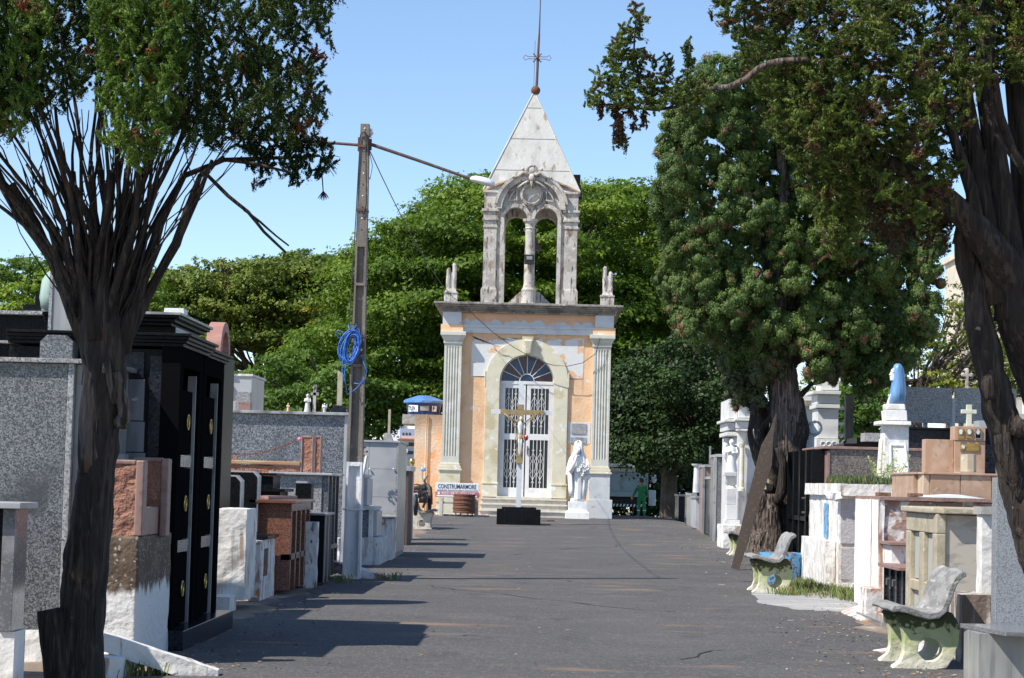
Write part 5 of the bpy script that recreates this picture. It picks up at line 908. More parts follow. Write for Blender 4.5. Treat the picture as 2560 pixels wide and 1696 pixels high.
for k in range(9):
    x = x0+.72+rng.uniform(-.12, .15); y = YA+.4; tx = x+rng.uniform(-.2, .2); h = .25+rng.random()*.25; m.tube([(x, y, zs), ((x+tx)/2, y, zs+h*.6), (tx, y+rng.uniform(-.1, .1), zs+h)], [.008, .007, .004], 5)
    for j in range(16): s_ = rng.random(); q = (x+(tx-x)*s_, y, zs+h*s_); a = rng.uniform(0, 6.28); m.add([q, (q[0]+.05*math.cos(a), q[1], q[2]+.05*math.sin(a)), (q[0]+.04*math.cos(a+.5), q[1]+.01, q[2]+.04*math.sin(a+.5)+.01)], [(0, 1, 2)])
tag(m.build('succulent', 'leaf_yellow'), 'spindly yellow-green succulent standing left of the bust pedestal', 'plant')
# pedestal + bust
Yp = 30.3; t = thing('pedestal', 'tall tapered white pedestal with a scroll front, carrying the blue-veiled bust', 'pedestal', (fx(2235, 1200, Yp), Yp, zs))
def ptap(m, xl0, xr0, yb, xl1, xr1, yt, Yn, dep):
    a0, a1, b0, b1 = fx(xl0, yb, Yn), fx(xr0, yb, Yn), fx(xl1, yt, Yn), fx(xr1, yt, Yn); z0 = fz((xl0+xr0)/2, yb, Yn); z1 = fz((xl1+xr1)/2, yt, Yn)
    m.hexa([(a0, Yn, z0), (a1, Yn, z0), (a1, Yn+dep, z0), (a0, Yn+dep, z0)], [(b0, Yn+.02, z1), (b1, Yn+.02, z1), (b1, Yn+dep-.02, z1), (b0, Yn+dep-.02, z1)]); return m
ptap(M(), 2206, 2272, 1197, 2213, 2273, 1063, Yp, .42).build('shaft', 'grey_white', t, bevel=.01)
m = M(); ptap(m, 2200, 2212, 1195, 2206, 2211, 1098, Yp+.06, .34); m.build('side_volute', 'white_paint', t, bevel=.01)
ptap(M(), 2199, 2279, 1063, 2199, 2279, 1053, Yp-.08, .56).build('cap', 'grey_white', t, bevel=.012)
ptap(M(), 2216, 2269, 1052, 2213, 2268, 1026, Yp, .4).build('neck_block', 'grey_white', t, bevel=.01); ptap(M(), 2216, 2265, 1026, 2215, 2264, 1010, Yp+.03, .34).build('neck_block', 'white_paint', t, bevel=.02)
a0, a1, z0, z1 = px(2228, 2268, 1112, 1194, Yp-.2)
m = M(); m.hexa([(a0, Yp-.26, z0+.03), (a1, Yp-.26, z0+.03), (a1, Yp-.02, z0+.03), (a0, Yp-.02, z0+.03)], [(a0+.01, Yp-.1, z1), (a1-.02, Yp-.1, z1), (a1-.02, Yp-.02, z1), (a0+.01, Yp-.02, z1)])
m.tube([(a0-.03, Yp-.24, z0+.03), (a1+.05, Yp-.24, z0+.03)], .05, 12); m.tube([(a0, Yp-.1, z1-.01), (a1-.02, Yp-.1, z1-.01)], .03, 10); m.box(a0-.02, a1+.04, Yp-.22, Yp, z0-.02, z0+.05); m.tube([(a0-.01, Yp-.26, z0+.08), (a0, Yp-.11, z1)], .02, 8); m.tube([(a1+.005, Yp-.26, z0+.08), (a1-.015, Yp-.11, z1)], .02, 8); m.build('scroll', 'grey_white', t, smooth=False, rough=.003)
m = M(); m.tube([(fx(2196, 1190, Yp), Yp+.15, z0-.0), (fx(2206, 1190, Yp), Yp+.15, z0+.04)], .05, 10); m.build('foot_scroll', 'white_paint', t, rough=.004)
b = thing('bust', 'white bust of a woman in profile wearing a long sky-blue veil', 'bust', (fx(2243, 1010, Yp), Yp, fz(2243, 1010, Yp)))
Yb = Yp+.2; bp = lambda x, y: (fx(x, y, Yb), fz(x, y, Yb))
secs = []
for y, xl, xr, ry in ((1011, 2219, 2264, .13), (985, 2224, 2265, .15), (965, 2228, 2265, .14), (945, 2232, 2262, .115), (930, 2232, 2261, .105), (920, 2232, 2258, .1), (912, 2236, 2253, .07), (909.5, 2240, 2249, .03)):
    a0, z = bp(xl, y); a1, _ = bp(xr, y); secs.append((z, (a0+a1)/2, Yb, (a1-a0)/2, ry))
m = M(); m.loft(secs, 26, fn=lambda a, k: 1+(.035*math.sin(11*a) if k < 5 else 0)); m.build('veil', 'mary_blue', b, smooth=True)
m = M(); prof = [(2234, 920), (2229, 925), (2228, 930), (2223.5, 938), (2227, 940.5), (2225, 943), (2227, 946), (2226, 951), (2232, 953), (2231, 965), (2225, 985), (2217, 1011), (2235, 1011), (2240, 985), (2243, 950), (2242, 920)]
m.prism([bp(*q) for q in prof], 'y', Yb-.055, Yb+.055); m.build('face_and_chest', 'statue_white', b, bevel=.012)
m = M(); q = bp(2230.5, 933); m.box(q[0], q[0]+.025, Yb-.06, Yb-.055, q[1], q[1]+.006); m.build('brow', 'ink', b)
# R7 orange stone tomb with cross
YA = 26.9; dd = 2.1
t = thing('tomb', 'orange-brown stone tomb with portrait plaques on a stepped headboard', 'tomb', (fx(2400, 1250, YA), YA, 0), GR)
x0, x1, z0, z1 = px(2326, 2494, 1183, 1300, YA); xm1 = fx(2401, 1200, YA); xm2 = fx(2479, 1200, YA); zt = z1
for a_, b_ in ((x0, xm1-.004), (xm1+.004, xm2-.004), (xm2+.004, x1)): B('front_panel', 'orange_stone', t, a_, b_, YA, YA+.08, .0, z1-.03, bevel=.003)
xl = fx(2285, 1180, YA+dd); B('tomb_body', 'rust_dark', t, x0-.0, x1-.01, YA+.082, YA+dd, 0, z1-.032); B('side_face', 'orange_pale', t, x0-.09, x0-.003, YA+.03, YA+.42, 0, z1-.03, bevel=.006); B('side_panel', 'orange_stone', t, x0-.14, x0-.003, YA+.45, YA+dd, 0, z1-.03)
m = M(); m.prism([(x0-.16, YA+dd+.05), (x0-.16, YA+.5), (x0-.09, YA-.03), (x1+.02, YA-.03), (x1+.02, YA+dd+.05)], 'z', z1-.028, z1+.0); m.build('slab', 'orange_stone', t, bevel=.004)
Yh = YA+1.15
a0, a1, b0, b1 = px(2313, 2462, 1100, 1183, Yh); am = fx(2384, 1130, Yh); hb = B('headboard', 'orange_stone', t, a0, am-.002, Yh, Yh+.25, zt+.002, b1, bevel=.006)
a0, a1, b0, b1 = px(2384, 2461, 1067, 1183, Yh); zmid = fz(2420, 1103, Yh); h2 = B('headboard', 'orange_stone', t, a0+.002, a1, Yh-.05, Yh+.25, zt+.002, zmid, bevel=.006); B('headboard_cap', 'orange_stone', t, a0, a1, Yh-.06, Yh+.25, zmid+.003, b1, bevel=.006)
for k, (xl, xr) in enumerate(((2395, 2410), (2416, 2431), (2438, 2453))):
    p_ = PB('portrait_plaque', 'gold_plate' if k < 2 else 'granite_black', t, xl, xr, 1072, 1097, Yh-.08, Yh-.062, bevel=.003); q = At((xl+xr)/2, 1080, Yh-.084); m = M(); m.loft([(-.0, 0, 0, .026, .035), (.006, 0, 0, .026, .035)], 20); A_ = [(q[0]+v[0], q[1]-v[2], q[2]+v[1]) for v in m.v]; m.v = A_; m.build('portrait_oval', 'photo_pale' if k < 2 else 'photo_warm', p_)
    m = M(); m.torus((q[0], q[1]-.002, q[2]), .028, .003, 'y', 20, 5, 1.3); m.build('oval_rim', 'steel', p_)
    if k == 2: m = M(); r_ = px(xl, xr, 1072, 1097, Yh-.083); o_ = [(r_[0], r_[2]), (r_[1], r_[2]), (r_[1], r_[3]), (r_[0], r_[3])]; i_ = [(r_[0]+.006, r_[2]+.006), (r_[1]-.006, r_[2]+.006), (r_[1]-.006, r_[3]-.006), (r_[0]+.006, r_[3]-.006)]; m.ring(o_, i_, 'y', Yh-.086, Yh-.08); m.build('plaque_rim', 'steel', p_)
p_ = PB('name_plaque', 'gold_plate', t, 2401, 2448, 1109, 1128, Yh-.07, Yh-.052, bevel=.003); q = At(2408, 1118, Yh-.075); m = M(); m.loft([(-.0, 0, 0, .024, .032), (.006, 0, 0, .024, .032)], 20); m.v = [(q[0]+v[0], q[1]-v[2], q[2]+v[1]) for v in m.v]; m.build('portrait_oval', 'photo_pale', p_); m = M(); m.torus((q[0], q[1]-.002, q[2]), .027, .003, 'y', 20, 5, 1.3); m.build('oval_rim', 'steel', p_)
a0, a1, b0, b1 = px(2402, 2441, 1136, 1183, YA+.6)
m = M(); m.prism([(a0, YA+.62), (a0+.07, YA+.52), (a1-.05, YA+.52), (a1, YA+.6), (a1-.03, YA+.8), (a0+.05, YA+.8)], 'z', zt+.02, b1); tag(m.build('flower_stand', 'beige_stone', bevel=.004), 'short beige hexagonal stone stand on the orange-brown tomb', 'vase')
m = M(); m.box(a0-.03, a1+.03, YA+.48, YA+.83, zt+.003, zt+.018); m.build('x', 'beige_stone').name = 'stand_base'; tag(bpy.data.objects['stand_base'], 'thin beige base slab under the hexagonal stone stand', 'slab')
m = M(); q0 = px(2417, 2430, 1012, 1066, Yh+.05); m.box(q0[0], q0[1], Yh+.05, Yh+.11, q0[2]-.0, q0[3]); q1 = px(2404, 2442, 1024.5, 1034.5, Yh+.05); m.box(q1[0], q1[1], Yh+.047, Yh+.113, q1[2], q1[3]); tag(m.build('stone_cross', 'cross_pale', bevel=.005), 'pale greenish stone cross on top of the orange-brown headboard', 'cross')
# R5 brown granite long tomb
YA = 36.; x0, x1, z0, z1 = px(2068, 2316, 1126, None, YA)
t = thing('mausoleum', 'long brown speckled granite tomb with a dark barred side, behind the bust pedestal', 'mausoleum', (x0, YA, 0), 'mausoleums beside the avenue')
B('wall', 'granite_brown', t, x0+.05, x1+.6, YA, YA+2.6, 0, z1, bevel=.004); B('corner_post', 'red_smooth', t, x0+.0, x0+.048, YA-.02, YA+.3, 0, z1-.03, bevel=.004); B('slab', 'red_smooth', t, x0-.08, x1+.6, YA-.05, YA+2.8, z1+.002, z1+.05, bevel=.006)
B('side_wall', 'granite_black', t, x0-.22, x0-.003, YA+.3, YA+3.4, 0, z1-.003)
m = M()
for k in range(4): m.box(x0-.29, x0-.222, YA+.5+k*.9, YA+.62+k*.9, .0, z1-.01)
m.box(x0-.28, x0-.222, YA+.5, YA+3.3, .9, .98); m.build('side_bars', 'granite_black', t)
m = M()
for zz in (.4, 1.05, 1.3): m.tube([(x0-.3, YA+.5, zz), (x0-.36, YA+.5, zz)], .02, 6)
m.build('bracket', 'rust_dark', t)
x0, x1, z0, z1 = px(2162, 2205, 1083, 1104, YA+2.); tag(B('slab_block', 'granite_pale', None, x0, x1+.3, YA+2, YA+2.5, z0, z1), 'pale granite slab edge left of the bust pedestal, above the brown tomb', 'slab'); 
t = thing('tomb', 'black stepped slabs behind the brown speckled tomb, left of the bust', 'tomb', (fx(2150, 1110, 40), 40, 0), GR)
for xl, xr, yt, yb in ((2142, 2205, 1104, 1110), (2110, 2205, 1110, 1124), (2142, 2160, 1094, 1104)): PB('slab', 'granite_black', t, xl, xr, yt, yb, 39.+.1*(yt % 3), 40.5, bevel=.004)
B('tomb_body', 'granite_black', t, fx(2112, 1124, 39), fx(2205, 1124, 39), 39.05, 40.4, 0, fz(2150, 1124, 39)-.004)
# R9 navy tomb, R8 slabs on posts
YA = 38.; x0, x1, z0, z1 = px(2268, 2520, 1072, None, YA)
t = thing('mausoleum', 'dark navy granite mausoleum behind the orange-brown headboard', 'mausoleum', (x0, YA, 0), 'mausoleums beside the avenue')
B('wall', 'granite_navy', t, x0, x1+.4, YA, YA+2.5, 0, z1-.04, bevel=.004); B('ledge', 'granite_black', t, x0-.1, x1+.5, YA-.1, YA+2.5, z1-.038, z1+.005, bevel=.005)
x0, x1, z0, z1 = px(2448, 2482, 1052, 1071, YA+.5); tag(B('slab_block', 'polished_light', None, x0, x1, YA+.5, YA+1, z0, z1), 'pale block on the dark navy mausoleum right of the stone cross', 'slab')
YS = 41.
for (xl, xr, yt, yb, lab) in ((2264, 2380, 969, 1058, 'square grey granite slab raised on posts, left of the pair'), (2388, 2541, 972, 1060, 'wide grey granite slab raised on posts, right of the pair')):
    t = thing('raised_slab', lab, 'headboard', (fx(xl, yb, YS), YS, 0), 'raised granite headboards')
    PB('slab', 'granite_light', t, xl, xr, yt, yb, YS, YS+.12, bevel=.004); 
    for f_ in (.08, .40, .9): xx = xl+(xr-xl)*f_; PB('support_post', 'granite_pale', t, xx, xx+9, yb-5, None, YS+.13, YS+.3)
t = thing('stele', 'pale grey stacked post between the two raised granite slabs', 'stele', (fx(2384, 1060, 40.), 40, 0)); PB('post', 'polished_light', t, 2381, 2388, 996, 1072, 40, 40.2)
m = M(); q = px(2415, 2421, 926, 972, 44.); m.box(q[0], q[1], 44, 44.1, q[2]-.5, q[3]); q2 = px(2409, 2430, 934, 941, 44.); m.box(q2[0], q2[1], 44, 44.1, q2[2], q2[3]); m.ball(((q[0]+q[1])/2, 44.05, q[3]), .05, 8, 6); m.ball((q2[0], 44.05, (q2[2]+q2[3])/2), .05, 8, 6); m.ball((q2[1], 44.05, (q2[2]+q2[3])/2), .05, 8, 6); tag(m.build('stone_cross', 'belfry', rough=.008), 'weathered grey cross with round ends above the wide raised slab', 'cross')
m = M(); q = px(2538, 2575, 1050, 1200, 35.); t = thing('tomb', 'light grey granite tomb with a pale slab seen right of the leaning trunk', 'tomb', (q[0], 35, 0), GR); B('tomb_body', 'granite_light', t, q[0], q[1]+.8, 35, 36.5, 0, q[3], bevel=.004); B('slab', 'polished_light', t, q[0]-.1, q[1]+.9, 34.9, 36.6, q[3]+.002, q[3]+.1, bevel=.006)
# dark weathered column
m = M(); q = px(2114, 2134, 988, 1100, 42.); t = thing('stele', 'dark weathered stone pillar on a chamfered base left of the bust', 'stele', (q[0], 42, 0)); m.box(q[0], q[1], 42, 42.2, q[2], q[3]); m.build('pillar', 'pole', t, rough=.008); q = px(2108, 2146, 1096, 1124, 41.9); m = M(); m.prism([(q[0], q[2]-1), (q[0], q[3]-.08), (q[0]+.08, q[3]), (q[1]-.08, q[3]), (q[1], q[3]-.08), (q[1], q[2]-1)], 'y', 41.9, 42.3); m.build('base', 'granite_navy', t)
# R4 tall white marble monument
YA = 44.5; t = thing('monument', 'tall white marble monument with stacked cornices right of the twisted trunk', 'monument', (fx(2070, 1200, YA), YA, 0))
for (xl, xr, yt, yb, e, mat) in ((2041, 2098, 1098, None, 0, 'marble_white'), (2044, 2096, 1022, 1097, .1, 'marble_white'), (2040, 2100, 1011, 1021, 0, 'marble_white'), (2043, 2099, 987, 1010, .08, 'marble_white'), (2032, 2103, 977, 986, -.08, 'marble_white'), (2052, 2098, 951, 976, .15, 'marble_white'), (2064, 2086, 938, 950, .3, 'marble_white')):
    q = px(xl, xr, yt, yb, YA+e); B('marble_block', mat, t, q[0], q[1], YA+e, YA+1.1-e, q[2], q[3]-.003, bevel=.008)
m = M(); m.torus((fx(2088, 940, YA+.5), YA+.4, fz(2090, 947, YA+.5)), .1, .05, 'y', 14, 8); m.build('side_scroll', 'marble_white', t); 
for s_ in (0, 1, 2): m = M(); q = At(2058+14*s_, 1110, YA-.02); m.torus((q[0]+.0, YA-.01, q[2]), .05, .012, 'y', 16, 6); m.build('carved_rosette', 'marble_white', t)
m = M(); q = At(2077, 937, YA+.5); m.lathe([(.12, 0), (.1, .06), (.05, .1), (.09, .16), (.07, .25), (.05, .33), (.02, .4)], (q[0], YA+.5, q[2])); tag(m.build('urn', 'pole', smooth=True, rough=.02, sub=.2), 'dark weathered urn on top of the tall white marble monument', 'urn')
for yt in (1018, 1056, 1085): q = px(2099, 2108, yt, yt+6, YA+.6); B('side_shelf', 'marble_white', t, q[0]-.02, q[1]+.03, YA+.6, YA+.9, q[2], q[3])
# low marble with cornice just right of trunk + wreath cross + inscription
YA = 40.; t = thing('grave_monument', 'white marble cross with a flower wreath over an inscribed grey tablet', 'monument', (fx(2022, 1200, YA), YA, 0))
q = px(1985, 2046, 1200, None, YA); 
for k in range(2):
    for j in range(3): a_ = q[0]+(q[1]-q[0])*k/2; h0 = q[3]*j/3; B('base_tile', 'polished_light', t, a_+.003, a_+(q[1]-q[0])/2-.003, YA, YA+.6, h0+.003, h0+q[3]/3-.003)
q = px(1985, 2044, 1192, 1200, YA-.05); B('base_cap', 'marble_pink', t, q[0], q[1], YA-.05, YA+.6, q[2], q[3]); q = px(1985, 2042, 1182, 1191, YA); B('step', 'statue_white', t, q[0], q[1], YA, YA+.5, q[2], q[3]-.002)
q = px(1990, 2041, 1143, 1181, YA+.05); tb = B('tablet', 'grey_render', t, q[0], q[1], YA+.05, YA+.5, q[2], q[3], bevel=.005)
text('SANTANA', .1, 'ink_white', tb, 'lettering', fx(2015, 1169, YA+.04), YA+.047, fz(2015, 1167, YA), width=.20, height=.075)
q = px(1988, 2043, 1130, 1142, YA); B('tablet_cap', 'marble_white', t, q[0], q[1], YA-.03, YA+.5, q[2], q[3], bevel=.005)
m = M(); c_ = lambda x, y: (fx(x, y, YA+.2), YA+.2, fz(x, y, YA+.2)); a_, b_ = c_(2026, 1130), c_(2028, 1060); m.tube([a_, b_], [.09, .06], 5); m.tube([c_(2006, 1035), c_(2042, 1090)], [.07, .06], 5); m.build('cross', 'statue_white', t, rough=.01, sub=.2)
m = M(); cc = c_(2036, 1071); cc = (cc[0], YA+.05, cc[2])
for k in range(22): a = 2*PI*k/22; m.ball((cc[0]+.115*math.cos(a), cc[1]+random.uniform(-.02, .02), cc[2]+.115*math.sin(a)), random.uniform(.022, .036), 7, 5)
m.build('wreath', 'marble_white', t, rough=.006, sub=.2)
q = px(2008, 2042, 1010, 1100, 46.); m = M(); B('x', 'marble_white', None, q[0]-.35, q[1]+.1, 46, 46.8, 0, q[3]+.2).name = 'marble_wall'; tag(bpy.data.objects['marble_wall'], 'white marble grave wall behind the wreath cross', 'grave wall')
q = px(1990, 2040, 1002, 1016, 45.9); tag(B('marble_cornice', 'cornice', None, q[0]-.2, q[1], 45.8, 45.99, q[2], q[3]), 'dark weathered cornice on the marble wall behind the wreath cross', 'cornice')
# R3 white marble mausoleum with columns and angel
YA = 52.; t = thing('mausoleum', 'ornate white marble mausoleum with small columns, left of the twisted cypress', 'mausoleum', (fx(1880, 1300, YA), YA, 0), 'mausoleums beside the avenue')
XLm = fx(1845, 1100, YA)
for (xl, xr, yt, yb, e) in ((1845, 2010, 1080, None, .25), (1842, 2010, 1074, 1080, .1), (1840, 2010, 1055, 1073, .2), (1838, 2010, 1048, 1054, .05), (1846, 2010, 1014, 1047, .22), (1843, 2010, 1009, 1014, .1), (1850, 1880, 984, 1008, .25), (1846, 1884, 979, 984, .15), (1854, 1876, 968, 978, .2)):
    q = px(xl, xr, yt, yb, YA+e); B('marble_block', 'marble_white', t, q[0], q[1], YA+e, YA+2, q[2], q[3]-.003, bevel=.01)
for (xl, xr, yt, yb, e, L2) in ((1817, 1845, 1080, 1090, -.0, 2.6), (1819, 1843, 1056, 1076, .05, 2.6), (1812, 1843, 1048, 1055, -.1, 2.8), (1821, 1844, 998, 1047, .0, 2.6)):
    q = px(xl, xr, yt, yb, YA+e+.4); B('side_bay', 'marble_white', t, q[0], q[1]-.003, YA+e+.4, YA+e+L2, q[2], q[3]-.003, bevel=.01)
q = px(1818, 1843, 1095, None, YA+1.6); B('side_bay', 'marble_white', t, q[0], q[1]+.0, YA+1.6, YA+3, 0, q[3])
m = M(); q = At(1854, 1228, YA+.05); z0 = q[2]; z1 = fz(1854, 1112, YA); m.loft([(z0, q[0], YA+.1, .09, .09), (z0+.06, q[0], YA+.1, .09, .09), (z0+.1, q[0], YA+.1, .065, .065), (z1-.08, q[0], YA+.1, .055, .055), (z1-.06, q[0], YA+.1, .06, .06), (z1+.02, q[0], YA+.1, .085, .085), (z1+.08, q[0], YA+.1, .09, .09)], 14); m.build('column', 'cream', t)
q = px(1846, 1866, 1228, 1280, YA-.05); B('column_base', 'polished_grey', t, q[0], q[1], YA-.05, YA+.24, 0, q[3])
# angel on its pedestal
t = thing('statue_pedestal', 'white marble baluster pedestal carrying the praying angel statue', 'pedestal', (fx(1828, 1250, 50.5), 50.5, 0))
for (xl, xr, yt, yb) in ((1811, 1842, 1180, 1191), (1817, 1841, 1221, 1262), (1816, 1844, 1262, 1300), (1810, 1850, 1300, 1318)):
    q = px(xl, xr, yt, yb, 50.5); B('pedestal_block', 'marble_white' if yt < 1262 else 'grey_white', t, q[0], q[1], 50.5, 50.9, q[2], q[3]-.003, bevel=.01)
q = At(1828, 1221, 50.7); h = fz(1828, 1191, 50.7)-q[2]; m = M(); m.loft([(q[2], q[0], 50.7, .13, .13), (q[2]+h*.2, q[0], 50.7, .1, .1), (q[2]+h*.6, q[0], 50.7, .09, .09), (q[2]+h, q[0], 50.7, .12, .12)], 14); m.build('baluster', 'marble_white', t)
angel(1828, 1181, 1098, 50.7, 'white winged angel statue with folded hands before the ornate marble mausoleum', 'statue_white')
B('base_wall', 'white_paint', None, fx(1808, 1330, 49.8), fx(1870, 1330, 49.8), 49.8, 51.5, -.05, fz(1830, 1314, 49.8), rough=.012).name = 'whitewashed_base'; tag(bpy.data.objects['whitewashed_base'], 'low whitewashed base block below the angel statue', 'base wall')
m = M(); a_ = G(1760, 1330, 0); m.prism([(a_[0]-.1, -.01), (a_[0]+.5, .1), (fx(1830, 1320, a_[1]), .32), (fx(1850, 1330, a_[1]), .3), (fx(1850, 1340, a_[1])+.2, -.01)], 'y', a_[1]-1.5, a_[1]+.6); tag(m.build('concrete_ramp', 'white_peel', rough=.02), 'whitewashed concrete ramp spilling onto the road below the marble mausoleum', 'ramp')
# R2 shaded tombs left of it
for (xl, xr, yt, Y, mat, lab) in ((1790, 1817, 1136, 55, 'granite_grey', 'tall grey speckled tomb in the shade just left of the angel'), (1761, 1786, 1162, 60, 'red_smooth', 'brown tomb with a thin post on its roof in the deep shade'), (1776, 1788, 1192, 58, 'granite_navy', 'narrow dark blue stone slab before the brown shaded tomb'),
    (1726, 1742, 1234, 66, 'polished_grey', 'narrow grey tomb in the tree shade'), (1737, 1754, 1241, 64, 'polished_light', 'small grey block tomb beside the narrow one in the tree shade'), (1695, 1718, 1236, 74, 'granite_navy', 'dark tomb farthest down the shaded side path')):
    z_ = float(gz(fx(xl, yt, Y), Y)); q = px(xl, xr, yt, None, Y); t = thing('tomb', lab, 'tomb', (q[0], Y, z_), GR); B('tomb_body', mat, t, q[0]+.03, q[1]-.03, Y, Y+2, z_-.3, q[3]-.08, bevel=.01); B('top_slab', 'polished_grey', t, q[0], q[1], Y-.08, Y+2.1, q[3]-.077, q[3], bevel=.008)
    if xl in (1790, 1761): B('side_frame', 'polished_grey', t, q[0]-.05, q[0]+.027, Y-.02, Y+.1, z_, q[3]-.08)
    if xl == 1761: B('name_board', 'sign_white', t, fx(1764, 1250, Y), fx(1775, 1250, Y), Y-.05, Y-.01, fz(1768, 1270, Y), fz(1768, 1225, Y)); q2 = px(1777, 1781, 1115, 1160, Y); B('roof_post', 'polished_grey', t, q2[0], q2[1], Y+.5, Y+.6, q2[2], q2[3])
for (xl, xr, yt, Y) in ((1737, 1746, 1160, 68),):
    m = M(); q = px(xl, xr, yt, 1232, Y); xc_ = (q[0]+q[1])/2; m.loft([(q[2], xc_, Y, .12, .12), (q[3]-.1, xc_, Y, .09, .09), (q[3]-.05, xc_, Y, .16, .16), (q[3], xc_, Y, .18, .18)], 12); tag(m.build('stone_column', 'marble_white', smooth=False), 'slender marble column standing in the tree shade', 'column')
    B('x', 'granite_navy', None, q[0]-.2, q[1]+.3, Y-.1, Y+1.5, 0, q[2]).name = 'tomb_block'; tag(bpy.data.objects['tomb_block'], 'dark tomb block under the slender marble column', 'tomb', GR)
# kerb of the pedestal tomb and concrete patches
m = M(); p1 = G(2072, 1452, .0); p2 = G(2214, 1535, .0); m.hexa([(p1[0], p1[1], -.02), (p2[0], p2[1], -.02), (p2[0]+.25, p2[1]+.05, -.02), (p1[0]+.25, p1[1]+.1, -.02)], [(p1[0], p1[1], .16), (p2[0], p2[1], .16), (p2[0]+.25, p2[1]+.05, .16), (p1[0]+.25, p1[1]+.1, .16)]); tag(m.build('kerb', 'white_peel', rough=.02), 'worn whitewashed kerb along the big whitewashed tomb', 'kerb')
B('x', 'white_peel', None, fx(2170, 1500, 24.)-.02, fx(2204, 1500, 24.), 24., 24.6, -.02, .34, rough=.012).name = 'kerb_block'; tag(bpy.data.objects['kerb_block'], 'small worn block at the near end of the whitewashed kerb', 'block')
def patch(pts, name, mat, lab, cat, h=.03, rough=.012, kind=None, zb=.0):
    P = [G(x, y) for x, y in pts]; c = np.mean([p[:2] for p in P], 0); v = [(c[0], c[1], h)]; n_ = len(P)*6
    ringp = []
    for i in range(len(P)):
        a, b2 = P[i], P[(i+1) % len(P)]
        for k in range(6): f_ = k/6; x = a[0]+(b2[0]-a[0])*f_; y = a[1]+(b2[1]-a[1])*f_; s_ = 1+random.uniform(-.05, .05); ringp.append((c[0]+(x-c[0])*s_, c[1]+(y-c[1])*s_))
    R_ = [(c[0]+(x-c[0])*.6, c[1]+(y-c[1])*.6, h*random.uniform(.7, 1)) for x, y in ringp]; Q_ = [(x, y, zb+.016) for x, y in ringp]; Q2 = [(x, y, -.03) for x, y in ringp]
    v += R_+Q_+Q2; f = []
    for i in range(n_): j = (i+1) % n_; f += [(0, 1+i, 1+j), (1+i, 1+n_+i, 1+n_+j, 1+j), (1+n_+i, 1+2*n_+i, 1+2*n_+j, 1+n_+j)]
    m = M(); m.add(v, f); o = m.build(name, mat); o['kind'] = 'structure'; return o
patch([(1880, 1485), (1960, 1480), (2060, 1478), (2110, 1490), (2190, 1512), (2170, 1528), (2110, 1532), (2000, 1528), (1900, 1510)], 'concrete_apron', 'concrete_apron', '', '')
patch([(2100, 1533), (2130, 1520), (2205, 1518), (2240, 1530), (2240, 1560), (2160, 1555)], 'cement_mound', 'white_peel', '', '', h=.07)
patch([(2180, 1630), (2230, 1622), (2340, 1600), (2370, 1640), (2260, 1650)], 'cement_patch', 'white_peel', '', '', h=.04)
patch([(1780, 1348), (1830, 1340), (1850, 1352), (1790, 1358)], 'earth_patch', 'earth', '', '', h=.05)
patch([(2000, 1480), (2060, 1462), (2130, 1480), (2170, 1505), (2120, 1500), (2050, 1490)], 'earth_patch', 'earth', '', '', h=.07)
def grass(spots, seed, lab, hgt=.12, n=260, mat='leaf_grass'):
    rng = random.Random(seed); m = M()
    for (x, y, sp) in spots:
        for k in range(n):
            gx, gy = x+rng.gauss(0, sp), y+rng.gauss(0, sp*1.3); h = hgt*rng.uniform(.4, 1.2); a = rng.uniform(0, 6.28); lx, ly = rng.uniform(-.5, .5)*h, rng.uniform(-.5, .5)*h; w_ = .006; z = .03
            m.add([(gx-w_*math.cos(a), gy-w_*math.sin(a), z-.03), (gx+w_*math.cos(a), gy+w_*math.sin(a), z-.03), (gx+lx*.4, gy+ly*.4, z+h*.6), (gx+lx, gy+ly, z+h)], [(0, 1, 2), (0, 2, 3)])
    o = m.build('grass', mat); tag(o, lab, 'grass', kind='stuff'); return o
sp_ = lambda pts, s: [(G(x, y)[0], G(x, y)[1], s) for x, y in pts]
grass(sp_([(2010, 1470), (2035, 1478), (2060, 1470), (2075, 1485), (2110, 1494), (1985, 1492), (2040, 1460), (2145, 1500)], .16), 1, 'rough grass tufts at the right road edge behind the second bench')
grass(sp_([(1785, 1352), (1800, 1350), (1825, 1352)], .35), 2, 'short grass patch by the whitewashed ramp', .1, 200)
grass([(4.15, 27.8, .2), (4.3, 27.2, .15)], 4, 'grass clump growing at the foot of the whitewashed tomb', .14)
grass(sp_([(350, 1690), (385, 1685), (570, 1478), (855, 1458), (975, 1452), (715, 1420)], .08), 5, 'small weeds along the left row of tombs', .1, 60)
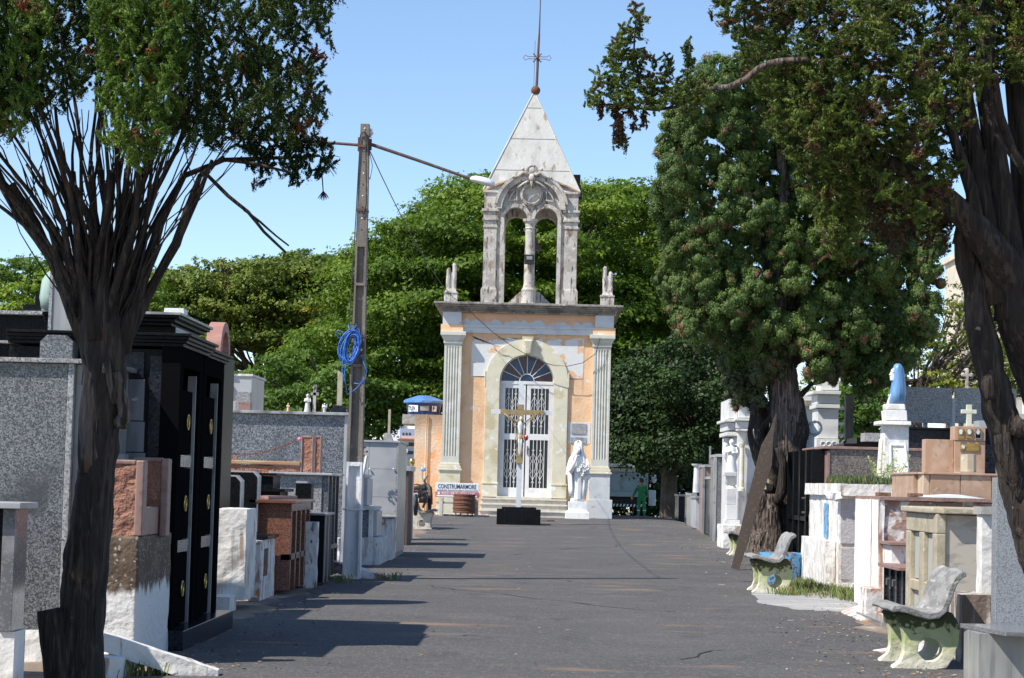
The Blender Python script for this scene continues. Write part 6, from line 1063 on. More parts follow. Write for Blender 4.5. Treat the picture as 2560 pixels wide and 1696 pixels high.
# ================================================================== BENCHES
def bench(label, x, y, z=0., mat='bench_green', scale=1., flip=False, rotz=0., L=.92, proto=True):
    t = thing('concrete_bench', label, 'bench', (0, 0, 0), 'concrete benches along the avenue')
    cl = [(-.05, .478), (-.03, .497), (.03, .503), (.12, .482), (.22, .455), (.32, .44), (.40, .452), (.455, .50), (.49, .57), (.52, .65), (.55, .72), (.585, .775), (.63, .805), (.665, .80)]
    P = []
    n_ = len(cl); up = []; dn = []
    for i, (a, b) in enumerate(cl):
        p, q = cl[max(i-1, 0)], cl[min(i+1, n_-1)]; dx, dz = q[0]-p[0], q[1]-p[1]; l = math.hypot(dx, dz); h = .027 if 0 < i < n_-1 else .014
        up.append((a-dz/l*h, b+dx/l*h)); dn.append((a+dz/l*h, b-dx/l*h))
    m = M(); v = []; ny = 7
    loop = up+dn[::-1]; k = len(loop)
    for j in range(ny):
        yy = -.10+(L+.08)*j/(ny-1); s = .985 if j in (0, ny-1) else 1
        for (a, b) in loop: v.append(((a-.3)*s+.3, yy, (b-.45)*s+.45+.006*math.sin(j*1.9+a*7)))
    f = [(j*k+i, j*k+(i+1) % k, (j+1)*k+(i+1) % k, (j+1)*k+i) for j in range(ny-1) for i in range(k)]
    for j in (0, ny-1):
        for i in range(n_-1): f.append((j*k+i, j*k+i+1, j*k+k-2-i, j*k+k-1-i))
    m.add(v, f); m.build('seat', 'concrete_bench', t, bevel=.008, rough=.003, sub=.12)
    out = [(.03, .42), (.075, .34), (.098, .25), (.095, .14), (.065, .07), (.0, .025), (-.02, -.02), (.12, -.02), (.25, -.02), (.36, -.02), (.42, .015), (.50, .02), (.56, .10), (.61, .22), (.625, .33), (.60, .41), (.545, .475), (.50, .48), (.44, .43), (.36, .415), (.25, .425), (.13, .45), (.06, .455)]
    hc = (.345, .17); dense = []
    for i in range(len(out)):
        a, b = out[i], out[(i+1) % len(out)]
        for q in range(3): dense.append((a[0]+(b[0]-a[0])*q/3, a[1]+(b[1]-a[1])*q/3))
    inn = []
    for (a, b) in dense: an = math.atan2(b-hc[1], a-hc[0]); inn.append((hc[0]+.115*math.cos(an), hc[1]+.095*math.sin(an)))
    for k2, yy in enumerate((0., L-.24)):
        m = M(); nn = len(dense)
        for (t0, t1, e) in ((yy, yy+.13, 0),): m.ring(dense, inn, 'y', t0, t1)
        m.build('side_support', mat, t, bevel=.012, rough=.007, sub=.09)
    t.location = (x, y, z); t.rotation_euler = (0, 0, rotz); t.scale = (-scale*.86 if flip else scale*.86, scale, scale); return t
g = G(2222, 1674); bench('nearest concrete bench with mossy pale green supports at the lower right', g[0]+.04, g[1])
g = G(1882, 1484); bench('second concrete bench on the right, in front of the blue planter and the twisted trunk', g[0], g[1], scale=1.02)
g = G(1824, 1390); bench('third concrete bench, half hidden behind the leaning plank', g[0], g[1], scale=1.0)
g = G(1082, 1332); bench('cream concrete bench on the left side, facing the road before the motorcycle', g[0]+.02, g[1], .03, 'bench_cream', 1.17, True)
# sign bench seen from behind
Yb = 69.6; zb = float(gz(-2.8, Yb)); x0, x1, z0, z1 = px(1089, 1197, 1208, 1244, Yb)
t = thing('sign_bench', 'concrete bench with a painted advertising backrest, left of the chapel steps', 'bench', ((x0+x1)/2, Yb, zb))
zm = z0+(z1-z0)*.38
bk = B('backrest', 'sign_white', t, x0, x1, Yb, Yb+.07, zm, z1, bevel=.008); B('red_band', 'sign_red', t, x0-.01, x1+.01, Yb-.002, Yb+.07, z0, zm-.003, bevel=.006)
text('CONSTRUMARMORE', .2, 'ink', bk, 'lettering', x0+.08, Yb-.004, zm+.105, width=(x1-x0)-.17, height=.15)
text('MARMORES GRANITOS PEDRAS DECORATIVAS', .1, 'ink_grey', bk, 'lettering', x0+.05, Yb-.004, zm+.02, width=(x1-x0)-.09, height=.055)
rb = t; text('99321-0815 / 3721-1160', .1, 'ink_white', t, 'lettering', x0+.2, Yb-.006, z0+.085, width=(x1-x0)-.33, height=.085)
m = M(); m.prism(arc(x0+.11, z0+.125, .045, 0, 330, 12), 'y', Yb-.008, Yb-.003); m.build('phone_symbol', 'ink_white', t); m = M(); m.box(x0+.04, x1-.06, Yb-.006, Yb-.002, z0+.02, z0+.07); m.build('lower_stripe', 'sticker', t)
B('seat', 'concrete', t, x0+.03, x1-.03, Yb+.03, Yb+.45, zb+.42, zb+.48, bevel=.01)
for xx in (1098, 1186): q = px(xx, xx+9, 1244, 1290, Yb); B('leg', 'bench_cream', t, q[0], q[1], Yb+.0, Yb+.42, zb-.03, z0-.004, bevel=.01)
m = M(); m.box(x0-.2, x1+.3, Yb+.5, Yb+1.6, zb-.1, zb+.06); tag(m.build('pavement_edge', 'white_peel', rough=.015), 'pale worn concrete edge at the foot of the chapel left side', 'kerb')
# rusty barrel basket
Yb = 68.9; zb = float(gz(-2, Yb)); q = px(1131, 1187, 1252, 1300, Yb); cx = (q[0]+q[1])/2; r = (q[1]-q[0])/2
t = thing('barrel', 'rusty ribbed metal barrel on short legs under the sign bench', 'barrel', (cx, Yb+r, zb))
secs = []
for k in range(25): z = zb+.13+k*.026; secs.append((z, cx, Yb+r, r*(1-.05*(k == 0))-(.018 if k % 6 == 3 else 0), r-(.018 if k % 6 == 3 else 0)))
m = M(); m.loft(secs, 28); m.build('drum', 'rust', t); m = M()
for zz in (.3, .46, .6): m.torus((cx, Yb+r, zb+zz), r+.004, .014, 'z', 28, 6)
m.build('hoop', 'rust_dark', t)
for a in (.4, 2., 3.6, 5.2): m = M(); m.tube([(cx+r*.8*math.cos(a), Yb+r+r*.8*math.sin(a), zb-.02), (cx+r*.8*math.cos(a), Yb+r+r*.8*math.sin(a), zb+.14)], .02, 6); m.build('leg', 'rust_dark', t)
# ================================================================== CROSS with black base
YC = 62.4; zc0 = float(gz(-.5, YC)); q = px(1241, 1352, 1273, 1314, YC)
t = thing('cross_base', 'low black granite block base of the crucifix in front of the chapel steps', 'pedestal', ((q[0]+q[1])/2, YC, zc0))
xs_ = [q[0], fx(1261, 1295, YC), fx(1306, 1295, YC), q[1]]
for a_, b_ in zip(xs_[:-1], xs_[1:]): B('granite_panel', 'granite_black', t, a_+.006, b_-.006, YC, YC+.04, zc0-.03, q[3], bevel=.003)
B('core', 'concrete', t, q[0]+.02, q[1]-.02, YC+.041, YC+1.2, zc0-.03, q[3]-.01); B('top_rim', 'granite_black', t, q[0]+.15, q[1]-.15, YC+.1, YC+1.1, q[3]-.008, q[3]+.05, rough=.01)
t = thing('crucifix', 'tall white and gold crucifix with a thin metal Christ figure before the chapel door', 'crucifix', (fx(1298, 1270, YC+.5), YC+.5, q[3]))
yc = YC+.5; cxx = fx(1299, 1140, yc); zt_ = fz(1303, 955, yc)
m = M(); m.box(cxx-.075, cxx+.075, yc, yc+.07, q[3]+.01, zt_-.06); m.prism(arc(cxx, zt_-.065, .075, 0, 180, 10), 'y', yc+.001, yc+.069); m.build('upright', 'metal_white', t, bevel=.004)
zb_ = fz(1303, 1031, yc); gw = .075
qa = fx(1228, 1031, yc); qb = fx(1381, 1033, yc); B('crossbar', 'metal_white', t, qa, qb, yc-.02, yc-.003, zb_-.07, zb_+.07, bevel=.004)
ga, gb = fx(1251, 1031, yc), fx(1359, 1031, yc); B('gold_crossbar', 'gold_cross', t, ga, gb, yc-.075, yc-.022, zb_-.08, zb_+.07, bevel=.004)
B('gold_upright', 'gold_cross', t, cxx-.1, cxx+.1, yc-.08, yc-.004, fz(1300, 1159, yc), zb_-.082, bevel=.004) ; B('gold_upright_top', 'gold_cross', t, cxx-.1, cxx+.1, yc-.08, yc-.0225, zb_+.072, fz(1303, 1012, yc), bevel=.004)
m = M(); y_ = yc-.13; Z = lambda v: zb_-.0-v
m.loft([(Z(.28), cxx, y_, .035, .04), (Z(.37), cxx, y_, .085, .05), (Z(.45), cxx, y_, .08, .05), (Z(.60), cxx+.005, y_, .055, .04), (Z(.72), cxx+.01, y_, .06, .045)][::-1], 12)
m.ball((cxx+.02, y_-.02, Z(.2)), (.05, .055, .07), 12, 8); m.tube([(cxx+.015, y_, Z(.25)), (cxx, y_, Z(.34))], .025, 8)
for s in (-1, 1): m.tube([(cxx+s*.03, y_, Z(.70)), (cxx+s*.03+.015, y_-.05, Z(.95)), (cxx+s*.012, y_, Z(1.22)), (cxx+s*.012, y_-.03, Z(1.32))], [.04, .033, .022, .014], 8)
m.build('christ_figure', 'metal_white', t, smooth=True)
m = M()
for s in (-1, 1): m.tube([(cxx+s*.07, y_, Z(.38)), (cxx+s*.30, y_, Z(.17)), (cxx+s*.52, y_+.02, Z(.04))], [.028, .02, .014], 8); m.ball((cxx+s*.55, y_+.02, Z(.01)), (.03, .02, .022), 8, 6)
m.build('outstretched_arms', 'gold_cross', t, smooth=True)
m = M(); m.loft([(Z(.88), cxx+.01, y_, .07, .06), (Z(.80), cxx+.01, y_, .085, .065), (Z(.68), cxx+.01, y_, .075, .055)], 14, fn=lambda a, k: 1+.12*math.sin(6*a+k)); m.tube([(cxx+.07, y_-.03, Z(.7)), (cxx+.12, y_-.03, Z(.92))], [.022, .012], 6)
for s in (-1, 1): m.tube([(cxx+s*.5, y_, Z(.05)), (cxx+s*.25, y_-.02, Z(.28)), (cxx+s*.13, y_-.02, Z(.5)), (cxx+s*.12, y_, Z(.75)), (cxx+s*.17, y_, Z(.95))], .012, 5)
m.build('loincloth', 'gold_cross', t, smooth=True)
m = M(); m.ball((cxx+.19, y_-.02, Z(.77)), (.06, .05, .09), 8, 6); m.build('red_ribbon', 'bike_red', t)
m = M(); q2 = G(1420, 1312); yy = 66.; a_ = (fx(1385, 1307, yy), yy, float(gz(.4, yy))+.03); b_ = (fx(1355, 1306, yy), yy, float(gz(.4, yy))+.03); c2 = (fx(1386, 1311, yy), yy); m.box(fx(1367, 1310, yy), fx(1386, 1310, yy), yy, yy+.2, a_[2]-.02, a_[2]+.03); m.tube([b_, (fx(1368, 1309, yy), yy, a_[2])], .012, 5); tag(m.build('metal_bar', 'rust_dark'), 'short dark metal bar lying on the asphalt right of the crucifix base', 'bar')
# ================================================================== weeping woman statue
YS = 70.6; zs0 = float(gz(1, YS)); K = 73.65
cx = fx(1446, 1150, YS)
t = thing('statue_pedestal', 'stepped white pedestal below the weeping woman statue by the chapel', 'pedestal', (cx, YS, zs0))
q = px(1418, 1477, 1276, 1298, YS-.3); m = M(); m.taper(cx, YS+.05, zs0-.03, q[2]+(q[3]-q[2])*.72, .41, .36, .40, .35); m.taper(cx, YS+.05, q[2]+(q[3]-q[2])*.72, q[3], .40, .35, .30, .27); m.build('lower_step', 'statue_white', t, bevel=.01)
z1 = fz(1445, 1255, YS-.2); B('upper_block', 'statue_white', t, cx-.31, cx+.31, YS-.18, YS+.32, q[3]+.002, z1, bevel=.01)
st = thing('statue', 'white statue of a weeping veiled woman holding a bouquet against her chest', 'statue', (cx, YS, z1))
H = fz(1446, 1101, YS)-z1; sc = H/2.1
def SS(z, dx, dy, rx, ry): return (z1+z*sc, cx+dx*sc, YS+.05+dy*sc, rx*sc, ry*sc)
m = M()
m.loft([SS(0, -.02, 0, .23, .19), SS(.12, -.02, 0, .21, .17), SS(.5, .0, 0, .20, .16), SS(.95, 0, 0, .19, .15), SS(1.2, 0, 0, .2, .15), SS(1.42, 0, 0, .235, .15), SS(1.54, 0, 0, .22, .14), SS(1.60, 0, 0, .12, .1), SS(1.66, -.01, -.01, .075, .08), SS(1.74, -.01, -.03, .11, .115), SS(1.84, -.01, -.04, .13, .13), SS(1.93, -.01, -.03, .12, .125), SS(2.0, -.01, -.02, .075, .09), SS(2.04, -.01, 0, .02, .03)], 40, fn=lambda a, k: 1+(.05*math.cos(13*a+.4*k) if k < 5 else (.03*math.cos(7*a) if k < 7 else 0)))
m.build('robe', 'statue_white', st, smooth=True)
m = M()   # cloak: open loft around back and sides
nA = 26; prof = [(.18, .30, .22), (.45, .32, .23), (.85, .36, .24), (1.05, .37, .24), (1.3, .34, .22), (1.48, .30, .19), (1.6, .235, .18), (1.72, .185, .18), (1.86, .175, .185), (1.97, .16, .17), (2.05, .12, .13), (2.10, .03, .035)]
v = []; f = []
for k, (z, rx, ry) in enumerate(prof):
    for j in range(nA+1):
        op = .62 if z < 1.5 else .5
        a = math.radians(-90)+op+(2*PI-2*op)*j/nA; w_ = 1+.04*math.sin(9*a+k)*(z < 1.5)
        zz = z+(-.12 if (j < 4 and z < .3) else 0); v.append(SS(zz, rx*w_*math.cos(a), ry*w_*math.sin(a)+.0, 0, 0)[1:3]+(z1+zz*sc,))
for k in range(len(prof)-1):
    for j in range(nA): f.append((k*(nA+1)+j, k*(nA+1)+j+1, (k+1)*(nA+1)+j+1, (k+1)*(nA+1)+j))
m.add(v, f); o = m.build('cloak', 'statue_white', st, smooth=True); sm = o.modifiers.new('s', 'SOLIDIFY'); sm.thickness = .035
def P3(x, y, z): return (cx+x*sc, YS+.05+y*sc, z1+z*sc)
m = M(); m.tube([P3(-.24, -.02, 1.45), P3(-.31, -.1, 1.12), P3(-.26, -.2, 1.02), P3(-.12, -.24, 1.35), P3(-.06, -.2, 1.62)], [.085*sc, .10*sc, .09*sc, .055*sc, .035*sc], 12)
m.tube([P3(-.08, -.2, 1.58), P3(-.05, -.2, 1.68), P3(-.02, -.19, 1.80)], [.04*sc, .05*sc, .03*sc], 8)
for k in range(4): m.tube([P3(-.07+.03*k, -.21, 1.7), P3(-.06+.03*k, -.21, 1.78), P3(-.05+.032*k, -.18, 1.85-.01*abs(k-1))], [.016*sc, .015*sc, .011*sc], 6)
m.tube([P3(-.03, -.2, 1.66), P3(.04, -.19, 1.7), P3(.06, -.17, 1.75)], [.02*sc, .017*sc, .012*sc], 6)
m.tube([P3(.24, -.02, 1.45), P3(.33, -.08, 1.15), P3(.30, -.2, .98), P3(.1, -.24, 1.08)], [.085*sc, .10*sc, .085*sc, .04*sc], 12); m.ball(P3(.06, -.25, 1.1), .05*sc, 8, 6)
for k in range(4): m.tube([P3(.06, -.26, 1.13-.025*k), P3(-.02, -.27, 1.12-.03*k), P3(-.05, -.25, 1.11-.03*k)], [.016*sc, .015*sc, .01*sc], 6)
m.tube([P3(-.33, -.05, 1.1), P3(-.36, -.02, .95), P3(-.28, -.08, .82)], [.06*sc, .07*sc, .03*sc], 8); m.tube([P3(.33, -.05, 1.0), P3(.38, -.02, .85), P3(.30, -.06, .72)], [.06*sc, .07*sc, .03*sc], 8)
m.build('arms', 'statue_white', st, smooth=True)
m = M(); m.ball(P3(-.01, -.12, 1.80), (.085*sc, .08*sc, .115*sc), 14, 10); m.ball(P3(-.0, -.185, 1.79), (.014*sc, .02*sc, .026*sc), 6, 5); m.build('face', 'grey_white', st, smooth=True)
m = M(); rng = random.Random(11)
for k in range(44):
    a, r_ = rng.uniform(0, 6.28), rng.uniform(0, 1); m.ball(P3(.14+.16*r_*math.cos(a)+.04, -.25-rng.uniform(0, .05), 1.12+.24*r_*math.sin(a)), rng.uniform(.028, .045)*sc, 7, 5)
m.build('bouquet', 'grey_white', st, rough=.006, sub=.2)
# ================================================================== motorcycle
YM = 57.5; t = thing('motorcycle', 'dusty dark motorcycle parked by the orange annex behind the cream bench', 'motorcycle', (fx(1052, 1270, YM), YM, .05))
sM = 5200/YM
def mp(x, y, dy=0.): p = At(x, y, YM+dy); return p
m = M(); c = mp(1040, 1262); m.torus((c[0], YM-.1, c[2]), .26, .05, 'x', 24, 10); m.build('wheel', 'truck_dark', t, smooth=True); m = M(); c2 = mp(1074, 1262, 1.2); m.torus((c2[0], YM+1.2, c2[2]), .26, .045, 'x', 24, 10); m.build('wheel', 'truck_dark', t, smooth=True)
m = M(); m.hexa([mp(1030, 1226), mp(1050, 1225), mp(1066, 1222, .9), mp(1052, 1222, .9)], [mp(1031, 1217), mp(1049, 1216), mp(1064, 1211, .9), mp(1053, 1211, .9)]); m.build('seat', 'bike_dark', t, bevel=.03); m = M(); m.hexa([mp(1036, 1246), mp(1056, 1246), mp(1070, 1242, .9), mp(1056, 1242, .9)], [mp(1033, 1226.5), mp(1050, 1226), mp(1067, 1224, .9), mp(1054, 1224, .9)]); m.build('side_cover', 'bike_dark', t, bevel=.03)
m = M(); m.hexa([mp(1052, 1228, .8), mp(1068, 1228, .8), mp(1072, 1226, 1.1), mp(1060, 1226, 1.1)], [mp(1055, 1209, .8), mp(1067, 1209, .8), mp(1070, 1208, 1.1), mp(1062, 1208, 1.1)]); m.build('fuel_tank', 'bike_dark', t, bevel=.04)
m = M(); m.tube([mp(1069, 1214, .6), mp(1075, 1222, .5), mp(1077, 1240, .4), mp(1079, 1262, .4)], [.05, .07, .06, .035], 6); m.build('leg_shield', 'bike_dark', t)
m = M(); m.box(mp(1046, 1250)[0], mp(1066, 1250)[0], YM+.2, YM+.7, mp(1050, 1258)[2], mp(1050, 1236)[2]); m.tube([mp(1052, 1250, -.1), mp(1063, 1240, .3), mp(1070, 1232, .7)], [.05, .045, .03], 8); m.tube([mp(1038, 1262, -.05), mp(1046, 1236, -.02), mp(1050, 1228, .1)], .03, 6); m.tube([mp(1058, 1268, 0), mp(1064, 1254, .3)], .035, 8); m.build('engine', 'rust_dark', t)
m = M(); m.tube([mp(1029, 1222, -.15), mp(1022, 1224, -.15), mp(1023, 1236, -.15), mp(1031, 1233, -.1)], .016, 6); m.tube([mp(1026, 1215, -.1), mp(1040, 1211, -.1), mp(1052, 1213)], .016, 6); m.tube([mp(1026, 1215, -.1), mp(1030, 1226, -.1)], .014, 6); m.build('luggage_rail', 'rust_dark', t)
m = M(); m.tube([mp(1064, 1212, 1.), mp(1061, 1200, 1.), mp(1068, 1190, 1.05)], [.03, .028, .02], 8); m.tube([mp(1058, 1205, 1.), mp(1066, 1198, 1.)], .018, 6); m.tube([mp(1058, 1204, 1.), mp(1055, 1188, 1.05), mp(1057, 1178, 1.05)], .008, 5); m.build('handlebar', 'bike_dark', t)
m = M(); m.ball(mp(1058, 1174, 1.), (.08, .02, .06), 12, 8); m.build('mirror', 'mirror', t, smooth=True); m = M(); m.ball(mp(1034, 1229, -.14), (.06, .04, .04), 10, 6); m.build('tail_light', 'bike_red', t, smooth=True)
m = M(); a_ = mp(1036, 1241, -.17); m.add([(a_[0]-.1, a_[1], a_[2]-.05), (a_[0]+.1, a_[1], a_[2]-.02), (a_[0]+.08, a_[1]-.01, a_[2]+.1), (a_[0]-.12, a_[1]-.01, a_[2]+.07), (a_[0]-.1, a_[1]+.01, a_[2]-.05), (a_[0]+.1, a_[1]+.01, a_[2]-.02), (a_[0]+.08, a_[1], a_[2]+.1), (a_[0]-.12, a_[1], a_[2]+.07)], [(0, 1, 2, 3), (7, 6, 5, 4), (0, 4, 5, 1), (1, 5, 6, 2), (2, 6, 7, 3), (3, 7, 4, 0)]); m.build('number_plate', 'sign_white', t)
m = M(); q = G(1030, 1322); m.ball((q[0], q[1]+1.2, .1), (.3, .3, .2), 10, 7); tag(m.build('dark_sack', 'truck_dark', rough=.03), 'dark sack on the ground behind the cream bench legs', 'sack')
m = M(); a_ = mp(1018, 1290, -3); b_ = mp(1034, 1258, -3); m.tube([a_, b_], .035, 4); tag(m.build('leaning_board', 'bench_cream'), 'pale plank leaning behind the cream bench', 'plank')
# ================================================================== truck, worker
YT = 98.; zt0 = float(gz(6, YT)); XR = fx(1619, 1220, YT)
t = thing('dump_truck', 'grey-blue tipper truck seen from behind, half hidden by the chapel', 'truck', (XR-1.2, YT, zt0))
tb0, tb1 = fz(1580, 1232, YT), fz(1580, 1186, YT)
bd = B('tailgate', 'truck_grey', t, XR-2.4, XR, YT, YT+.06, tb0+.12, tb1, bevel=.01)
for k in range(5): B('rib', 'truck_grey', bd, XR-2.38+k*.585, XR-2.32+k*.585, YT-.05, YT-.002, tb0+.12, tb1-.01, bevel=.006)
m = M(); m.box(XR-2.4, XR, YT-.07, YT+.05, tb1, tb1+.07); m.box(XR-2.4, XR, YT-.06, YT+.05, tb0+.05, tb0+.118); m.box(XR-2.4, XR, YT-.0, YT+.1, tb0-.2, tb0+.048); m.build('tailgate_rail', 'truck_grey', t, bevel=.01)
B('cargo_body', 'truck_grey', t, XR-2.4, XR-.002, YT+.07, YT+5, tb0-.15, tb1); B('chassis', 'truck_dark', t, XR-2.2, XR-.15, YT+.3, YT+6, zt0+.45, tb0-.2)
for s in (XR-2.3, XR-.6):
    m = M(); m.loft([(0, 0, 0, .45, .45), (.5, 0, 0, .45, .45)], 24); m.v = [(s+v[2], YT+1.4+v[0], zt0+.45+v[1]) for v in m.v]; m.build('wheel', 'truck_dark', t)
bm_ = B('bumper', 'truck_dark', t, XR-2.2, XR-.3, YT+.0, YT+.1, zt0+.42, zt0+.6)
for k in range(12): m = M(); x = XR-2.1+k*.16; m.prism([(x, zt0+.45), (x+.07, zt0+.45), (x+.11, zt0+.57), (x+.04, zt0+.57)], 'y', YT-.01, YT-.002); m.build('reflector_stripe', 'sticker', bm_)
B('load_cover', 'canvas', t, XR-2.4, XR-.25, YT+.2, YT+4, tb1+.08, fz(1560, 1171, YT), bevel=.04); B('cover_edge', 'ink_white', t, XR-2.4, XR-.75, YT+.15, YT+4, fz(1560, 1168, YT), fz(1560, 1159, YT), bevel=.02)
m = M(); m.box(XR+.1, XR+.45, YT+1, YT+1.3, zt0+.5, zt0+1.25); tag(m.build('white_panel', 'foam_box', bevel=.03), 'white panel beside the truck behind the worker', 'panel'); m = M(); m.ball((fx(1638, 1196, YT), YT+1, fz(1638, 1197, YT)), (.13, .06, .22), 10, 8); tag(m.build('side_mirror', 'foam_box', smooth=True), 'pale rounded mirror to the right of the truck tailgate', 'mirror')
# worker: one continuous skinned body, clothes as children
YP = 95.5; px0 = fx(1604, 1250, YP); zp = float(gz(px0, YP)); hs = (fz(1601, 1199, YP)-zp)/1.76
pr = thing('person', 'worker in green overalls seen from behind, standing beside the truck tailgate', 'person', (px0, YP, zp))
J = [(0, 0, .95), (0, 0, 1.12), (0, .01, 1.36), (0, .01, 1.46), (0, -.01, 1.55), (0, -.01, 1.66), (0, -.01, 1.74),
     (-.19, .01, 1.41), (-.29, .08, 1.17), (-.40, .2, .98), (-.44, .24, .91), (.19, .01, 1.41), (.24, .06, 1.15), (.2, .22, .97), (.19, .28, .92),
     (-.1, 0, .90), (-.12, .03, .5), (-.13, -.03, .09), (-.14, .1, .03), (.1, 0, .90), (.13, .02, .5), (.14, -.03, .09), (.15, .1, .03)]
Ed = [(0, 1), (1, 2), (2, 3), (3, 4), (4, 5), (5, 6), (2, 7), (7, 8), (8, 9), (9, 10), (2, 11), (11, 12), (12, 13), (13, 14), (0, 15), (15, 16), (16, 17), (17, 18), (0, 19), (19, 20), (20, 21), (21, 22)]
Rr = [.15, .15, .16, .06, .065, .10, .06, .075, .055, .04, .035, .075, .055, .04, .035, .1, .07, .05, .045, .1, .07, .05, .045]
def skin(name, idx, mat, par, grow=0.):
    me = bpy.data.meshes.new(name); mpx = {j: i for i, j in enumerate(idx)}; me.from_pydata([(J[j][0]*hs, J[j][1]*hs, J[j][2]*hs) for j in idx], [(mpx[a], mpx[b]) for a, b in Ed if a in mpx and b in mpx], [])
    o = bpy.data.objects.new(name, me); S.collection.objects.link(o); o.parent = par; me.materials.append(MT[mat]); sk = o.modifiers.new('skin', 'SKIN'); 
    for i, j in enumerate(idx): r_ = (Rr[j]+grow)*hs; me.skin_vertices[0].data[i].radius = (r_, r_*(.75 if j in (0, 1, 2) else 1)); me.skin_vertices[0].data[i].use_root = (i == 0)
    ss = o.modifiers.new('sub', 'SUBSURF'); ss.levels = ss.render_levels = 2; return o
skin('body', list(range(23)), 'skin', pr); skin('overalls', [0, 1, 2, 7, 8, 9, 11, 12, 13, 15, 16, 17, 19, 20, 21], 'uniform', pr, .014)
m = M(); m.ball((px0, YP-.0, zp+1.69*hs), (.105*hs, .12*hs, .11*hs), 12, 8); m.build('hair', 'hair', pr, smooth=True)
m = M(); c_ = (px0-.44*hs, YP+.24*hs, zp+.9*hs); m.ball(c_, (.045, .035, .055), 8, 6)
for k in range(4): m.tube([(c_[0]-.03+.02*k, c_[1], c_[2]-.03), (c_[0]-.035+.02*k, c_[1]+.01, c_[2]-.11+.01*abs(k-1))], [.012, .009], 5)
m.tube([(c_[0]+.03, c_[1], c_[2]), (c_[0]+.06, c_[1]+.01, c_[2]-.05)], .012, 5); m.build('glove', 'glove', pr, smooth=True)
for s in (-1, 1): m = M(); m.loft([(zp+.30*hs, px0+s*.135*hs, YP-.0, .075*hs, .085*hs), (zp+.345*hs, px0+s*.135*hs, YP-.0, .076*hs, .086*hs)], 16); m.build('reflective_band', 'reflective', pr)
m = M(); m.loft([(zp+1.24*hs, px0, YP, .195*hs, .15*hs), (zp+1.27*hs, px0, YP, .195*hs, .15*hs)], 20); m.build('chest_band', 'uniform', pr)
m = M(); m.tube([(c_[0], c_[1], c_[2]-.06), (c_[0]-.4, c_[1]+.1, c_[2]-.12), (c_[0]-1.2, c_[1]+.2, c_[2]-.3)], .02, 6); tag(m.build('tool_handle', 'plank'), 'wooden tool handle held by the worker in green', 'tool')
# ================================================================== plank and planter by the twisted cypress
Lp = [(1828, 1421), (1843, 1360), (1865, 1265), (1886, 1180), (1904, 1113), (1925, 1076), (1941, 1030)]; Rp = [(1848, 1424), (1865, 1372), (1889, 1290), (1910, 1226), (1930, 1165), (1934, 1090), (1943, 1032)]
Yq = lambda y: 36.7+(1424-y)/394*2.6
m = M(); v = []
for (a, b) in zip(Lp, Rp): v += [At(a[0], a[1], Yq(a[1])), At(b[0], b[1], Yq(b[1])), tuple(np.array(At(a[0], a[1], Yq(a[1])))+[.0, .05, 0]), tuple(np.array(At(b[0], b[1], Yq(b[1])))+[.0, .05, 0])]
f = [(0, 2, 3, 1), (24, 25, 27, 26)]
for i in range(6): a = i*4; f += [(a, a+1, a+5, a+4), (a+2, a+6, a+7, a+3), (a, a+4, a+6, a+2), (a+1, a+3, a+7, a+5)]
m.add(v, f); tag(m.build('plank', 'plank', bevel=.006), 'long dark timber plank with a pointed top leaning against the twisted cypress', 'plank')
Yp_ = 32.4; q = px(1905, 2016, 1374, 1440, Yp_); cx = (q[0]+q[1])/2; r = (q[1]-q[0])/2
t = thing('planter', 'round sky-blue painted concrete planter behind the second bench', 'planter', (cx, Yp_+r, 0))
m = M(); m.lathe([(r*.86, 0), (r*.95, .12), (r, .35), (r, .47), (r*.93, .47), (r*.9, .42), (r*.88, .40)], (cx, Yp_+r, -.01), 30); m.build('tub', 'bluepaint', t, rough=.004, sub=.2); m = M(); m.lathe([(r*.88, .38), (r*.7, .45), (r*.3, .47), (.01, .48)], (cx, Yp_+r, 0), 20); m.build('soil', 'soil', t, rough=.015)
# ================================================================== distant town
def house(name, xl, xr, yt, yb, Y, mat, lab, roof=None, wins=(), cat='house'):
    q = px(xl, xr, yt, yb, Y); g0 = float(gz(q[0], Y))-1; t = thing(name, lab, cat, ((q[0]+q[1])/2, Y, g0)); B('wall', mat, t, q[0], q[1], Y, Y+8, g0, q[3]); 
    if roof: r_ = px(xl-2, xr+2, roof[0], yt, Y); m = M(); m.prism([(r_[0], r_[2]+.01), (r_[0]+(r_[1]-r_[0])*.12, r_[3]), (r_[1]-(r_[1]-r_[0])*.1, r_[3]), (r_[1], r_[2]+.01)], 'y', Y-.3, Y+8.3); m.build('roof', roof[1], t)
    for (a, b, c, d) in wins: w_ = px(a, b, c, d, Y-.05); B('window', 'window_dark', t, w_[0], w_[1], Y-.06, Y-.01, w_[2], w_[3])
    return t
house('building', 975, 1003, 1071, 1110, 240, 'house_white', 'white blank-sided building in the distant town, left end')
house('building', 1000, 1045, 1072, 1110, 232, 'house_blue', 'slate-blue low building in the distant town', wins=((1006, 1010, 1082, 1088), (1014, 1018, 1082, 1088), (1022, 1026, 1082, 1088)))
house('building', 991, 1006, 1060, 1100, 262, 'house_white', 'small white building with a little red roof in the distant town', roof=(1058, 'roof_tile'))
house('building', 980, 1012, 1046, 1100, 330, 'window_dark', 'glassy dark building with a red roof farthest in the town', roof=(1040, 'roof_tile'))
house('house', 1003, 1045, 1090, 1130, 200, 'house_pink', 'pale pink house above the red roof in the distant town')
house('house', 994, 1045, 1101, 1150, 175, 'house_cream', 'cream house with a red roof and two dark windows in the town', roof=(1097, 'roof_tile'), wins=((1021, 1038, 1107, 1116), (995, 1003, 1107, 1116), (1008, 1019, 1110, 1117)))
